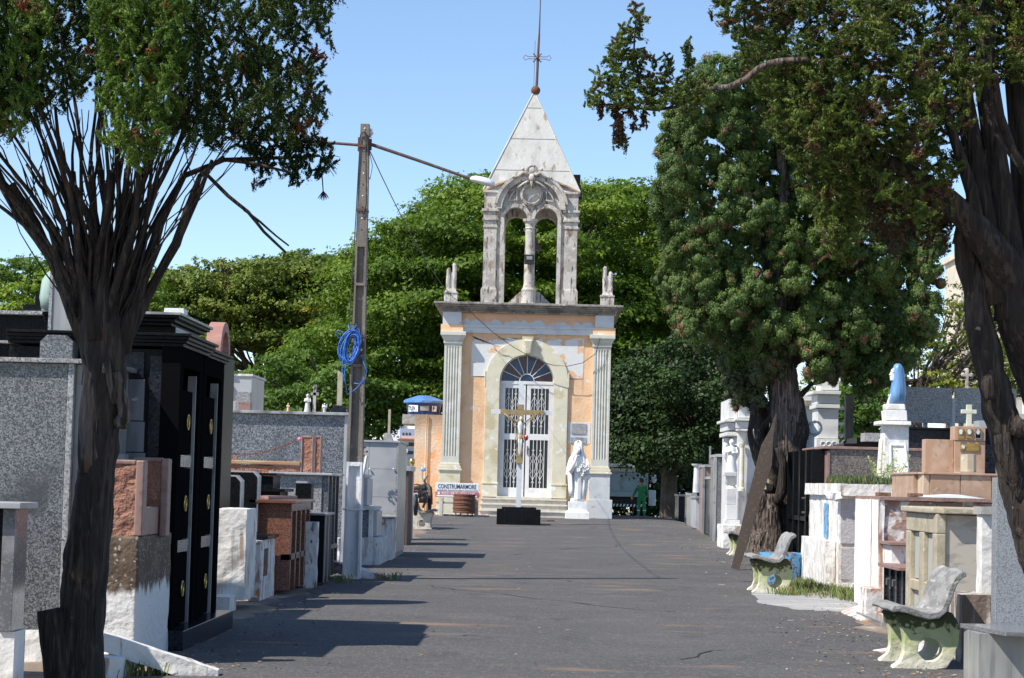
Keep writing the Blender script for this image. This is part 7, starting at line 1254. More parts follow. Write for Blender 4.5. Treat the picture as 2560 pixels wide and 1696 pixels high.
house('house', 996, 1045, 1120, 1160, 150, 'house_white', 'white flat-roofed house nearest in the town gap', wins=((1017, 1033, 1128, 1136), (1000, 1008, 1128, 1140)))
house('house', 640, 700, 1012, 1060, 320, 'house_pink', 'pinkish house glimpsed under the trees beyond the left tombs', roof=(1005, 'roof_tile'))
house('house', 700, 760, 1018, 1060, 300, 'house_cream', 'cream house glimpsed under the trees right of the pinkish one', roof=(1012, 'roof_tile'))
YT_ = 300.; q = px(2400, 2452, 643, 1300, YT_)
t = thing('apartment_tower', 'cream apartment tower seen behind the leaning trunks on the right', 'tower', (q[0], YT_, q[2]))
B('wall', 'tower_cream', t, q[0], q[1]+6, YT_, YT_+12, float(gz(0, YT_))-2, q[3]); B('cornice', 'tower_cream', t, q[0]-.5, q[1]+6.5, YT_-.5, YT_+12.5, q[3], q[3]+.8)
for k in range(9):
    for j in range(3): B('window', 'window_dark', t, q[0]+1.+j*2.6, q[0]+2.2+j*2.6, YT_-.05, YT_-.01, q[3]-3-k*3, q[3]-1.6-k*3)

# dry leaves and grit blown over the road
m = M(); rng = random.Random(77)
for k in range(1900):
    y = 15.5+70*rng.random()**2.2; side = rng.random()
    x = (3.3+.75*(y > 24)-abs(rng.gauss(0, .55))) if side < .5 else ((-2.9+abs(rng.gauss(0, .45))) if side < .75 else rng.uniform(-2.8, 3.4) if k % 3 == 0 else 3.3+.75*(y > 24)-abs(rng.gauss(0, .4))); z = float(gz(x, y))+.02; s_ = rng.uniform(.008, .026); a = rng.uniform(0, 6.28); b_ = a+rng.uniform(1.2, 2.)
    m.add([(x, y, z), (x+s_*math.cos(a), y+s_*math.sin(a), z+rng.uniform(0, .012)), (x+s_*1.3*math.cos(b_), y+s_*1.3*math.sin(b_), z+rng.uniform(0, .01)), (x+s_*math.cos(b_+.8), y+s_*math.sin(b_+.8), z)], [(0, 1, 2, 3)])
tag(m.build('leaf_litter', 'dry_leaf'), 'dry leaves and grit scattered over the asphalt road', 'leaf litter', kind='stuff')

# hairline cracks and a tarred seam in the asphalt: thin dark ribbons lying on the road
m = M(); rng = random.Random(9)
for (x, y, dx, dy, n_) in ((-1.8, 19, .35, .12, 14), (.6, 17.2, .28, .35, 12), (1.6, 24, -.3, .5, 16), (-.6, 33, .5, .3, 12), (2.2, 30, -.45, .2, 10), (.2, 45, .4, .9, 10), (-1.9, 39, .3, .8, 9)):
    pts = []
    for k in range(n_): pts.append((x, y)); x += dx*rng.uniform(.2, 1)+rng.uniform(-.1, .1); y += dy*rng.uniform(.2, 1)+rng.uniform(-.15, .15)
    for a, b in zip(pts[:-1], pts[1:]):
        w_ = rng.uniform(.008, .016); za, zb_ = float(gz(*a))+.017, float(gz(*b))+.017; m.add([(a[0]-w_, a[1], za), (a[0]+w_, a[1]+w_, za), (b[0]+w_, b[1]+w_, zb_), (b[0]-w_, b[1], zb_)], [(0, 1, 2, 3)])
o = m.build('road_cracks', 'cable_black'); o['kind'] = 'structure'
# ================================================================== FOLIAGE
def leafmesh(name, mat, C, D, size, parent=None, aspect=2.2, jit=.7, tint=None, N=None, nj=.55):
    """C: leaf centres, D: preferred long direction; builds rhombic leaves in one mesh with a per-face tint"""
    n = len(C); D = D+RNG.normal(0, jit, (n, 3)); D /= np.linalg.norm(D, axis=1)[:, None]+1e-9
    Q = RNG.normal(0, 1, (n, 3)) if N is None else N/(np.linalg.norm(N, axis=1)[:, None]+1e-9)+RNG.normal(0, nj, (n, 3))
    if N is not None: Q /= np.linalg.norm(Q, axis=1)[:, None]+1e-9; D = D-Q*np.sum(D*Q, 1)[:, None]; D /= np.linalg.norm(D, axis=1)[:, None]+1e-9
    W_ = np.cross(D, Q); W_ /= np.linalg.norm(W_, axis=1)[:, None]+1e-9
    s = (size*RNG.uniform(.6, 1.4, n))[:, None]; L_ = D*s; W_ = W_*s/aspect
    V = np.stack([C-L_*.5, C+W_*.5-L_*.05, C+L_*.5, C-W_*.5-L_*.05], 1).reshape(-1, 3)
    base = np.array(origin(parent)) if parent is not None else np.array([C[:, 0].mean(), C[:, 1].mean(), C[:, 2].min()])
    V = V-base
    me = bpy.data.meshes.new(name); me.vertices.add(4*n); me.vertices.foreach_set('co', V.ravel().astype(np.float32)); me.loops.add(4*n); me.loops.foreach_set('vertex_index', np.arange(4*n, dtype=np.int32)); me.polygons.add(n); me.polygons.foreach_set('loop_start', np.arange(0, 4*n, 4, dtype=np.int32)); me.polygons.foreach_set('loop_total', np.full(n, 4, dtype=np.int32)); me.update(calc_edges=True)
    at = me.attributes.new('tint', 'FLOAT', 'FACE'); tt = RNG.uniform(0, 1, n) if tint is None else np.clip(tint+RNG.uniform(-.25, .25, n), 0, 1); at.data.foreach_set('value', tt.astype(np.float32))
    o = bpy.data.objects.new(name, me); S.collection.objects.link(o); me.materials.append(mat)
    if parent is not None: o.parent = parent
    else: o.location = base
    return o
def unit(n): v = RNG.normal(0, 1, (n, 3)); return v/np.linalg.norm(v, axis=1)[:, None]
def inpoly(x, y, P):
    c = False; j = len(P)-1
    for i in range(len(P)):
        if (P[i][1] > y) != (P[j][1] > y) and x < (P[j][0]-P[i][0])*(y-P[i][1])/(P[j][1]-P[i][1]+1e-9)+P[i][0]: c = not c
        j = i
    return c
def sample(P, n, gap=0., seed=0):
    rg = random.Random(seed); xs = [p[0] for p in P]; ys = [p[1] for p in P]; out = []; tries = 0
    while len(out) < n and tries < n*400:
        tries += 1; x, y = rg.uniform(min(xs), max(xs)), rg.uniform(min(ys), max(ys))
        if inpoly(x, y, P) and (gap == 0 or all((x-a)**2+((y-b)*1.2)**2 > gap*gap for a, b in out)): out.append((x, y))
        if tries % (n*40) == 0: gap *= .85
    return out
GREEN_LIME = leafmat('leaf_lime', [(.045, .10, .010), (.12, .205, .018), (.25, .35, .035)], None, trans=.42, nscale=.25)
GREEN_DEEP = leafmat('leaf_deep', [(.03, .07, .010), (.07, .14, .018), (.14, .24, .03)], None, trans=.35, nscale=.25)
GREEN_OLIVE = leafmat('leaf_olive', [(.06, .10, .012), (.13, .185, .025), (.22, .26, .04)], (.16, .12, .04), .06, trans=.3, nscale=.25, bscale=.35)
GREEN_YEL = leafmat('leaf_gold', [(.045, .09, .012), (.13, .17, .018), (.28, .27, .025)], None, trans=.3, nscale=.3)
GREEN_SHADED = leafmat('leaf_shaded', [(.008, .024, .005), (.022, .050, .008), (.045, .09, .014)], None, trans=.08, nscale=.4)  # deep shade under the big canopy put into the leaf colour
CYP = leafmat('leaf_cypress', [(.036, .072, .015), (.088, .142, .030), (.15, .21, .050)], (.23, .13, .075), .07, trans=.12, nscale=1.2, bscale=3.6)
CYP_OL = leafmat('leaf_cypress_olive', [(.05, .07, .03), (.10, .12, .05), (.15, .17, .07)], (.2, .1, .05), .05, trans=.12, nscale=1.2, bscale=2.)
THU = leafmat('leaf_thuja_shaded', [(.014, .034, .007), (.036, .072, .012), (.08, .125, .024)], (.22, .085, .035), .075, trans=.22, nscale=2.2, bscale=4.)  # shade of the left crown put into a darker leaf colour
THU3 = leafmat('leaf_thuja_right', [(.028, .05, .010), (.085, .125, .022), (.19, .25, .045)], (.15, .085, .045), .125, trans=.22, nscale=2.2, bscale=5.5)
THL = leafmat('leaf_thuja_lit', [(.04, .10, .012), (.10, .19, .026), (.20, .29, .05)], (.3, .12, .05), .06, trans=.25, nscale=3, bscale=7)  # same foliage brightened: sunlight on the front sprays put into the colour
THUB = leafmat('leaf_brown', [(.045, .03, .018), (.09, .055, .03), (.12, .09, .04)], None, trans=.15, nscale=3)

def umbrella(name, lab, poly, Y, mat, npad, padr, leaf, dens, trunk, gap=30, depth=7., seed=1, flat=(.15, .30), cat='tree', group='big trees beyond the cemetery', core=1.0, extra=()):
    """broad layered tree: flattened leaf pads filling the crown; trunk and limbs"""
    g0 = float(gz(At(trunk[0][0], 1200, Y)[0], Y)); tx = At(trunk[0][0], 1200, Y)[0]; t = thing(name, lab, cat, (tx, Y, g0), group)
    C = []; D = []; T = []; NN = []; rg = random.Random(seed); pads = sample(poly, npad, gap, seed)
    small = set()
    for i in range(len(poly)):
        a, b = poly[i], poly[(i+1) % len(poly)]; L_ = math.hypot(b[0]-a[0], b[1]-a[1]); nx_, ny_ = (b[1]-a[1])/max(L_, 1), -(b[0]-a[0])/max(L_, 1)
        for k in range(int(L_/26)): f_ = rg.random(); o_ = rg.uniform(-4, 20)*(1 if ny_ <= .3 else 0); q = (a[0]+(b[0]-a[0])*f_+nx_*o_, a[1]+(b[1]-a[1])*f_+ny_*o_); pads.append(q); small.add(q)
    ys = [p[1] for p in poly]; cxm = sum(p[0] for p in poly)/len(poly); k = 5200/Y
    for (x, y) in pads:
        e = abs(x-cxm)/(max(p[0] for p in poly)-cxm); dy = rg.uniform(-1, 1)*depth*(1-.6*e*e); c = np.array(At(x, y, Y+dy)); r = padr*(rg.uniform(.6, 1.35) if (x, y) not in small else rg.uniform(.25, .55)); rz = r*rg.uniform(*flat); tlx, tly = rg.gauss(0, .16), rg.gauss(0, .12)
        n = int(dens*r*r*rg.uniform(.8, 1.2)); u = unit(n); u[:, 2] = np.where(u[:, 2] < -.15, -u[:, 2]*.6, u[:, 2]); rad = RNG.uniform(.72, 1.05, n)[:, None]
        ang = np.arctan2(u[:, 1], u[:, 0]); lob = (1+.22*np.sin(ang*rg.choice((3, 4, 5))+rg.uniform(0, 6)))[:, None]
        p = c+u*np.array([r, r, rz])*rad*lob; p[:, 2] += RNG.normal(0, rz*.3, n)-.25*rz*(u[:, 0]**2+u[:, 1]**2)+(p[:, 0]-c[0])*tlx+(p[:, 1]-c[1])*tly
        C.append(p); D.append(u*np.array([1, 1, .25])+np.array([0, 0, .1])); NN.append(u*np.array([1, 1, 1.])+np.array([0, 0, .55])); T.append(np.full(n, rg.uniform(.15, .85)))
        m_ = int(n*.25*core); p = c+unit(m_)*np.array([r*.9, r*.9, rz*1.4])*RNG.uniform(0, 1, (m_, 1))-np.array([0, 0, rz*1.2]); C.append(p); D.append(unit(m_)); NN.append(unit(m_)); T.append(np.full(m_, .1))  # leaves under each pad get a fixed dark tint as painted shade
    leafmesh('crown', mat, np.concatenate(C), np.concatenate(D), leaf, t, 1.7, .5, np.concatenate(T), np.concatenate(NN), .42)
    m = M(); base = (tx, Y, g0-.2)
    P = [At(x, y, Y) for x, y in trunk]; P[0] = base; rr = [.42*(1-.5*i/len(P))*trunk_scale for i in range(len(P))] if False else [max(.12, .40-.07*i) for i in range(len(P))]
    m.tube(P, rr, 9, .1); m.build('trunk', 'bark_far', t)
    m = M()
    for (x, y) in (pads[::4] if npad > 60 else pads[::2]):
        s0 = P[rg.randrange(len(P)//2, len(P))]; e0 = At(x, y+8, Y+rg.uniform(-.5, .5)*depth); mid = ((s0[0]*.5+e0[0]*.5), (s0[1]+e0[1])/2, s0[2]*.45+e0[2]*.55-.4); m.tube([s0, mid, e0], [.11, .07, .03], 5)
    for pts, r0 in extra: m.tube([At(x, y, Y-.5) for x, y in pts], [r0*(1-.7*i/len(pts)) for i in range(len(pts))], 6)
    m.build('limbs', 'bark_far', t); return t
PA = [(905, 1000), (800, 1010), (770, 960), (760, 900), (790, 850), (850, 800), (880, 740), (905, 660), (915, 605), (960, 585), (1010, 565), (1075, 540), (1130, 500), (1140, 470), (1230, 466), (1330, 480), (1440, 476), (1475, 468), (1620, 480), (1680, 520), (1760, 700), (1780, 880), (1700, 960), (1540, 1010), (1300, 1020), (1080, 990), (980, 1020)]
umbrella('shade_tree', 'huge lime-green spreading tree with layered foliage directly behind the chapel', PA, 100, GREEN_LIME, 330, 1.75, .20, 230, [(1300, 1290), (1310, 1150), (1300, 950), (1290, 800)], 34, 8, 3)
PE = [(700, 900), (770, 880), (930, 960), (1090, 990), (1090, 1030), (990, 1040), (940, 1120), (880, 1130), (780, 1060), (690, 1010), (650, 960)]
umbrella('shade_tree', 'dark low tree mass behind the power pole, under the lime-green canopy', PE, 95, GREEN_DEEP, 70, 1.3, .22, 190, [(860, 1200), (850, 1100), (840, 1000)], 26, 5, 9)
PB_ = [(385, 720), (420, 690), (500, 690), (560, 662), (640, 668), (690, 650), (720, 650), (770, 665), (860, 665), (880, 700), (880, 860), (800, 900), (740, 880), (700, 900), (650, 830), (610, 820), (560, 860), (520, 900), (440, 800), (380, 800)]
umbrella('shade_tree', 'olive-brown spreading tree with open limbs, between the left cypress and the pole', PB_, 135, GREEN_OLIVE, 150, 1.7, .27, 150, [(635, 1100), (640, 1000), (648, 940), (640, 880)], 28, 6, 5, core=.5, extra=[([(645, 1000), (670, 930), (690, 880), (720, 820)], .3), ([(640, 960), (610, 900), (590, 840)], .25), ([(650, 900), (655, 840), (640, 780)], .25), ([(600, 1000), (585, 900), (570, 850)], .2)])
PB2 = [(520, 900), (600, 930), (640, 1000), (700, 990), (760, 930), (800, 900), (860, 900), (880, 1040), (560, 1060), (500, 980)]
umbrella('shade_tree', 'low green tree clump under the olive-brown tree beyond the long wall', PB2, 125, GREEN_DEEP, 45, 1.1, .24, 150, [(700, 1100), (700, 1060), (700, 1000)], 26, 5, 6, core=.6)
PC = [(-60, 680), (40, 660), (130, 655), (180, 680), (260, 700), (380, 700), (420, 760), (400, 900), (-60, 900)]
umbrella('shade_tree', 'bright green spreading tree at the far left behind the dark mausoleum', PC, 128, GREEN_LIME, 110, 1.5, .25, 160, [(120, 1100), (120, 950), (130, 820)], 28, 6, 7)
PF = [(740, 650), (820, 645), (890, 660), (905, 740), (860, 800), (790, 840), (760, 780)]
umbrella('shade_tree', 'blue-green tree top peeking beside the pole, with yellow blossom below', PF, 150, GREEN_DEEP, 40, 1.6, .26, 170, [(830, 1100), (830, 900), (825, 800)], 28, 5, 8)
PY_ = [(780, 775), (840, 765), (850, 800), (800, 815)]
umbrella('flowering_tree', 'yellow-flowering tree spot between the olive tree and the lime-green tree', PY_, 130, leafmat('leaf_blossom', [(.04, .10, .015), (.2, .22, .02), (.55, .36, .02)], None, trans=.3, nscale=2), 10, 1., .22, 200, [(815, 1100), (815, 900), (815, 810)], 12, 3, 8)
PD = [(2040, 900), (2090, 840), (2200, 900), (2330, 780), (2370, 755), (2420, 760), (2500, 640), (2600, 620), (2620, 980), (2300, 985), (2200, 1060), (2050, 1110), (2030, 1000)]
umbrella('shade_tree', 'yellow-green open tree behind the raised granite slabs on the right', PD, 118, GREEN_YEL, 110, 1.35, .22, 130, [(2300, 1200), (2290, 1050), (2300, 950)], 28, 5, 11, core=.35, extra=[([(2300, 1000), (2350, 950), (2430, 930), (2480, 900)], .2), ([(2380, 900), (2390, 840), (2400, 800)], .12)])
PD2 = [(2050, 1010), (2120, 960), (2190, 980), (2200, 1100), (2110, 1120), (2050, 1110)]
umbrella('shade_tree', 'dark green tree clump behind the weathered pillar left of the bust', PD2, 100, GREEN_DEEP, 30, 1.2, .2, 170, [(2150, 1180), (2150, 1100), (2140, 1040)], 24, 4, 12)
PG = [(1535, 930), (1640, 880), (1760, 830), (1850, 880), (1850, 1080), (1800, 1130), (1730, 1165), (1650, 1165), (1600, 1130), (1535, 1110)]
umbrella('shade_tree', 'dark shady tree with a straight trunk right of the chapel', PG, 88, GREEN_SHADED, 110, 1.15, .17, 260, [(1672, 1300), (1674, 1150), (1680, 1050), (1690, 950)], 24, 5, 13, (.25, .45))
# hanging foliage low on that tree
# ------------------------------------------------------------------ rounded cypress (mid right)
def lobes(name, mat, spots, Y, t, r0, leaf, sub, per, jitY, seed, tintr=(.2, .8)):
    BL = []
    rg = random.Random(seed); C = []; D = []; T = []; NN = []
    for (x, y) in spots:
        dy = rg.uniform(-1, 1)*jitY; c = np.array(At(x, y, Y+dy)); r = r0*rg.uniform(.65, 1.25); rz = r*rg.uniform(1.0, 1.45); tb = rg.uniform(*tintr)
        d = unit(sub); d[:, 1] = np.where(RNG.random(sub) < .6, -np.abs(d[:, 1]), d[:, 1]); cen = c+d*np.array([r, r, rz])*RNG.uniform(.62, 1, sub)[:, None]
        for q, u in zip(cen, d):
            rs = r*rg.uniform(.28, .46); w_ = unit(per); w_ = w_+u*.55; w_ /= np.linalg.norm(w_, axis=1)[:, None]; p = q+w_*rs*RNG.uniform(.7, 1.12, per)[:, None]; C.append(p); NN.append(w_+u*.35); D.append(w_*.3+u*.3+np.array([0, 0, .8])); T.append(np.full(per, tb+rg.uniform(-.12, .12))); BL.append((q[0], q[1], q[2], rs*.7))
        k = per//2; C.append(c+unit(k)*np.array([r, r, rz])*.7*RNG.random((k, 1))); D.append(unit(k)); NN.append(unit(k)); T.append(np.full(k, .05))  # leaves inside the lobe tinted dark, shade put into the colour
    o = leafmesh(name, mat, np.concatenate(C), np.concatenate(D), leaf, t, 2.2, .45, np.concatenate(T), np.concatenate(NN), .38)
    m = M()
    for (x, y, z, r) in BL: m.ball((x, y, z), r, 7, 5)
    m.build('dense_'+name, mat, t, smooth=True)
    K = np.concatenate([np.array(At(x, y, Y+rg.uniform(-.6, .9)*jitY))+unit(90)*r0*.62*RNG.random((90, 1)) for (x, y) in spots]); leafmesh('inner_'+name, mat, K, unit(len(K)), r0*.32, t, 1.3, .5, np.zeros(len(K))); return o  # inner foliage at the lowest tint paints the shade between lobes
Y2 = 40.
t2_ = thing('cypress', 'thick twisted cypress with rounded green foliage lobes, behind the leaning plank', 'tree', (fx(1955, 1400, Y2), Y2, 0))
P2 = [(1672, 330), (1720, 250), (1780, 190), (1850, 150), (2000, 150), (2130, 300), (2230, 450), (2320, 560), (2325, 650), (2320, 720), (2335, 760), (2300, 860), (2240, 930), (2170, 960), (2090, 900), (2040, 930), (2000, 860), (1920, 850), (1880, 890), (1810, 850), (1770, 860), (1710, 800), (1680, 700), (1662, 560), (1655, 420)]
lobes('crown', CYP, sample(P2, 190, 47, 2), Y2, t2_, .33, .044, 22, 105, 1.3, 5)
PL = [(1822, 935), (1850, 900), (1930, 860), (1970, 900), (1900, 960), (1890, 1010), (1850, 1000), (1828, 960)]
lobes('lower_crown', CYP_OL, sample(PL, 26, 20, 4)+[(2055, 925), (2075, 905), (2040, 890), (2080, 940)], Y2, t2_, .24, .036, 18, 70, .5, 8)
def pt(x, y, Y): return At(x, y, Y)
def trunkpx(m, pts, Y, n=14, wob=.1, sub=3, dY=None):
    """pts (px, py, radius in px[, dY])"""
    P = []; R_ = []; k = 5200/Y
    for i in range(len(pts)-1):
        a, b = pts[i], pts[i+1]; da = a[3] if len(a) > 3 else 0; db = b[3] if len(b) > 3 else 0
        for j in range(sub): f_ = j/sub; P.append(At(a[0]+(b[0]-a[0])*f_, a[1]+(b[1]-a[1])*f_, Y+da+(db-da)*f_)); R_.append((a[2]+(b[2]-a[2])*f_)/k)
    b = pts[-1]; P.append(At(b[0], b[1], Y+(b[3] if len(b) > 3 else 0))); R_.append(b[2]/k)
    m.tube(P, R_, n, wob)
m = M()
trunkpx(m, [(1965, 1425, 70), (1962, 1390, 56), (1964, 1300, 46), (1968, 1200, 43), (1966, 1100, 44), (1972, 1060, 43), (1962, 980, 38), (1955, 930, 36), (1950, 880, 34), (1945, 780, 26), (1960, 640, 18), (1960, 450, 12), (1940, 260, 6)], Y2, 22, .07)
m.build('trunk', 'bark_pale', t2_, smooth=True, rough=.035, sub=.11, rs=.9)
for (pts, nm) in (([(1900, 1400, 42, -.4), (1915, 1330, 36, -.35), (1905, 1280, 32, -.35), (1897, 1228, 30, -.4)], 'stump'), ([(1935, 1400, 30, -.5), (1925, 1300, 28, -.45), (1918, 1240, 26, -.4)], 'stump')):
    m = M(); trunkpx(m, pts, Y2, 18, .12); m.build(nm, 'bark_pale', t2_, smooth=True, rough=.03, sub=.1, rs=.9)
m = M(); trunkpx(m, [(1892, 1224, 20, -.4), (1912, 1214, 24, -.42), (1930, 1216, 10, -.4)], Y2, 10, .2); m.build('cut_top', 'beige_stone', t2_)
m = M()
for L_ in ([(1935, 1330, 22, -.3), (1925, 1240, 20, -.2), (1940, 1160, 22, -.1), (1945, 1060, 20), (1935, 960, 16), (1930, 900, 12)], [(1995, 1400, 26, -.3), (1998, 1300, 20, -.3), (1990, 1200, 18, -.3), (1996, 1100, 22, -.2), (2005, 1075, 20, -.2), (1990, 1000, 18)], [(1940, 1260, 12, -.5), (1955, 1230, 14, -.55), (1958, 1160, 10, -.55), (1945, 1120, 8, -.5)],
           [(1915, 1200, 16), (1895, 1140, 15, -.2), (1880, 1110, 9, -.3), (1875, 1080, 7, -.3), (1885, 1020, 8, -.2), (1892, 980, 8)], [(1900, 1150, 12, .2), (1905, 1080, 20, .3), (1900, 1010, 22, .3), (1885, 960, 14, .2), (1870, 930, 8)], [(1935, 1000, 14), (1925, 950, 9), (1930, 880, 8), (1920, 820, 6)], [(1900, 1080, 8), (1935, 1030, 7), (1870, 985, 4), (1845, 965, 3)],
           [(1955, 900, 20), (2000, 820, 16), (2080, 720, 12), (2160, 640, 7)], [(1955, 900, 22), (1900, 800, 16), (1830, 700, 10), (1780, 620, 6)], [(1980, 900, 18), (2060, 860, 13), (2150, 840, 8), (2220, 800, 5)], [(1960, 760, 16), (1900, 600, 11), (1820, 450, 7)], [(1975, 780, 16), (2030, 600, 11), (2080, 450, 6)], [(2000, 990, 8), (2030, 960, 5), (2060, 955, 3), (2070, 940, 2)]):
    trunkpx(m, L_, Y2, 10, .12)
m.build('limbs', 'bark', t2_, smooth=True)
# ------------------------------------------------------------------ foreground thuja trees
def tufts(name, mat, spots, Y, t, r0, leaf, per, jitY, seed, droop=0., elong=1.5, tintr=(.2, .8), up=.5, core=.15):
    rg = random.Random(seed); C = []; D = []; T = []; NN = []
    for (x, y) in spots:
        dy = rg.uniform(-1, 1)*jitY; c = np.array(At(x, y, Y+dy)); tb = rg.uniform(*tintr); ns = rg.randint(5, 8)
        for k in range(ns):
            r = r0*rg.uniform(.35, .75); q = c+np.array([rg.uniform(-1, 1), rg.uniform(-1, 1), rg.uniform(-1, 1)*elong])*r0*.75
            ax = np.array([rg.gauss(0, .5), rg.gauss(0, .5)-.2, up-droop*rg.random()*1.6]); ax /= np.linalg.norm(ax)+1e-6
            n = per; u = unit(n); s_ = RNG.random(n)**.6
            # spray: leaves fanning out from a stem point along ax
            p = q+ax*((s_*2-1)*r*1.35)[:, None]+u*(r*.55*(1.1-s_*.95)*RNG.uniform(.4, 1.25, n))[:, None]; C.append(p); D.append(ax*1.+u*.5); NN.append(u+(q-c)/r0*.6); T.append(np.full(n, tb+rg.uniform(-.25, .25)))
        k = int(per*core); C.append(c+unit(k)*r0*.7*RNG.random((k, 1))); D.append(unit(k)); NN.append(unit(k)); T.append(np.full(k, .0))  # tuft core takes the darkest tint, painted inner shade
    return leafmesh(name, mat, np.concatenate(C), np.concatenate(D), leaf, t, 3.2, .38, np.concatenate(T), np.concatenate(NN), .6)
Y1_ = 11.5
t1 = thing('cypress', 'dark cypress with many fanned bare stems in the left foreground', 'tree', (fx(200, 1800, Y1_), Y1_, -.05))
m = M(); trunkpx(m, [(195, 1850, 76), (195, 1760, 70), (198, 1640, 62), (205, 1520, 57), (215, 1400, 55), (232, 1280, 50), (245, 1160, 46), (256, 1060, 47), (262, 980, 52), (262, 920, 56), (258, 860, 60), (255, 800, 56), (255, 740, 40)], Y1_, 26, .055); m.build('trunk', 'bark', t1, smooth=True, rough=.011, sub=.045, rs=2.2)
m = M(); trunkpx(m, [(165, 1860, 44), (150, 1720, 38), (135, 1600, 34), (122, 1524, 31)], Y1_-.1, 16, .07); m.build('stump', 'bark', t1, smooth=True)
m = M(); trunkpx(m, [(225, 1180, 30, -.05), (222, 1050, 26, -.07), (232, 940, 24, -.06), (218, 880, 14, -.03)], Y1_, 12, .1); trunkpx(m, [(300, 1060, 20, -.05), (312, 1040, 16, -.08), (300, 980, 14, -.08), (290, 930, 10, -.1)], Y1_, 10, .25); trunkpx(m, [(262, 930, 9, -.14), (268, 905, 8, -.17), (275, 960, 7, -.16), (285, 1010, 5, -.14)], Y1_, 8, .2); m.build('burl', 'bark_pale', t1, smooth=True)
m = M(); rg = random.Random(21)
for i in range(100):
    xe = rg.uniform(-90, 520) if i < 70 else rg.uniform(250, 640); ye = rg.uniform(80, 430) if xe > 0 else rg.uniform(250, 520); xs = 258+(xe-258)*.13+rg.uniform(-8, 8); ys = rg.uniform(770, 900)
    r0 = rg.choice((3, 4, 5, 6, 8, 10, 13)) if i < 70 else 3.2; d0, d1 = rg.uniform(-.05, .05), rg.uniform(-.55, .55); k1 = rg.uniform(.18, .34); pts = []
    for j in range(9):
        f_ = j/8; ex = f_**1.45*(1-k1)+k1*f_; pts.append((xs+(xe-xs)*ex+14*math.sin(j*.9+i)*(f_ > .1)+rg.uniform(-5, 5), ys+(ye-ys)*f_+rg.uniform(-5, 5), max(1.3, r0*(1-.72*f_)), d0+(d1-d0)*f_))
    trunkpx(m, pts, Y1_, 7, .12, 1)
    if i % 2 == 0:
        j = rg.randrange(3, 7); b = pts[j]; s_ = rg.choice((-1, 1)); trunkpx(m, [(b[0], b[1], b[2]*.5, b[3]), (b[0]+s_*rg.uniform(8, 25), b[1]-rg.uniform(30, 60), 2, b[3]), (b[0]+s_*rg.uniform(20, 60), b[1]-rg.uniform(80, 170), 1.2, b[3])], Y1_, 5, .1, 1)
for pts in ([(300, 880, 26), (335, 760, 20), (368, 660, 16, .1), (400, 560, 12, .1), (460, 440, 8, .2), (560, 400, 6, .2), (700, 395, 5, .2), (800, 390, 3, .2)], [(310, 850, 20), (395, 690, 12, .1), (440, 610, 12), (470, 520, 10), (500, 440, 7), (560, 390, 4)], [(440, 610, 10), (500, 480, 7), (530, 400, 4)], [(215, 860, 22), (180, 740, 15), (120, 620, 11), (60, 520, 13), (-20, 430, 10)], [(220, 880, 20), (150, 700, 14), (90, 560, 11), (30, 460, 8)],
            [(520, 440, 5), (570, 490, 5), (620, 530, 4.5), (660, 580, 4), (715, 632, 3)], [(610, 525, 3.5), (650, 555, 3), (690, 590, 2.5), (722, 615, 2)], [(560, 400, 5), (640, 410, 4), (720, 430, 3)], [(250, 850, 26, -.08), (262, 700, 17, -.08), (262, 560, 12, -.1), (280, 430, 12)], [(235, 850, 20, -.1), (205, 700, 13, -.1), (190, 560, 9), (180, 430, 10)], [(285, 850, 22, .05), (312, 700, 14), (330, 560, 10), (360, 420, 10)]):
    trunkpx(m, [(a[0], a[1], a[2])+((a[3],) if len(a) > 3 else (0,)) for a in pts], Y1_, 9, .1, 2)
m.build('limbs', 'bark', t1, smooth=True)
F1 = [(-80, -60), (850, -60), (825, 20), (815, 110), (828, 150), (800, 200), (805, 270), (790, 320), (700, 340), (600, 350), (540, 360), (470, 350), (420, 330), (410, 300), (300, 260), (230, 200), (180, 240), (100, 280), (40, 290), (-80, 330)]
tufts('crown', THU, sample(F1, 400, 19, 4), Y1_, t1, .064, .020, 130, .62, 31)
F1b = [(236, -20), (470, -20), (470, 60), (452, 150), (455, 220), (420, 300), (395, 380), (330, 400), (275, 370), (250, 280), (262, 200), (240, 120)]
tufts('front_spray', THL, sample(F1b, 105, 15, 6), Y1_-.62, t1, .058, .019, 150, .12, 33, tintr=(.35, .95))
F1c = [(-60, 0), (110, 0), (130, 90), (90, 170), (90, 270), (60, 320), (-60, 340)]
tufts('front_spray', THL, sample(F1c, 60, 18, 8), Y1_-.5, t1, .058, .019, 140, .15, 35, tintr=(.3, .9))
tufts('front_spray', THU, [(x, y) for x, y in sample([(630, 340), (700, 350), (780, 345), (835, 380), (810, 440), (740, 455), (680, 430), (640, 460), (625, 400)], 38, 14, 2)], Y1_+.2, t1, .045, .018, 90, .15, 36, tintr=(.0, .35), elong=1.1)
m = M(); q0 = (800, 402)
for k in range(16): a = rg.uniform(-.9, .9); l = rg.uniform(25, 55); trunkpx(m, [(q0[0], q0[1], 1.5, .2), (q0[0]+l*.5*math.cos(a), q0[1]-l*.5*math.sin(a)-4, 1.1, .2), (q0[0]+l*math.cos(a), q0[1]-l*math.sin(a)+12, .6, .2)], Y1_, 4, 0, 1)
trunkpx(m, [(800, 402, 2, .2), (806, 450, 1.6, .2), (808, 480, 1.4, .2)], Y1_, 4, 0, 1)
for k in range(7): trunkpx(m, [(808, 478, 1, .2), (800+k*3, 490+3*(k % 2), 1.6, .2), (794+k*4.6, 503-abs(k-3)*2, .6, .2)], Y1_, 5, 0, 1)
tag(m.build('air_plant', 'bark'), 'spiky air plant dangling from the tip of the left cypress branch', 'plant')
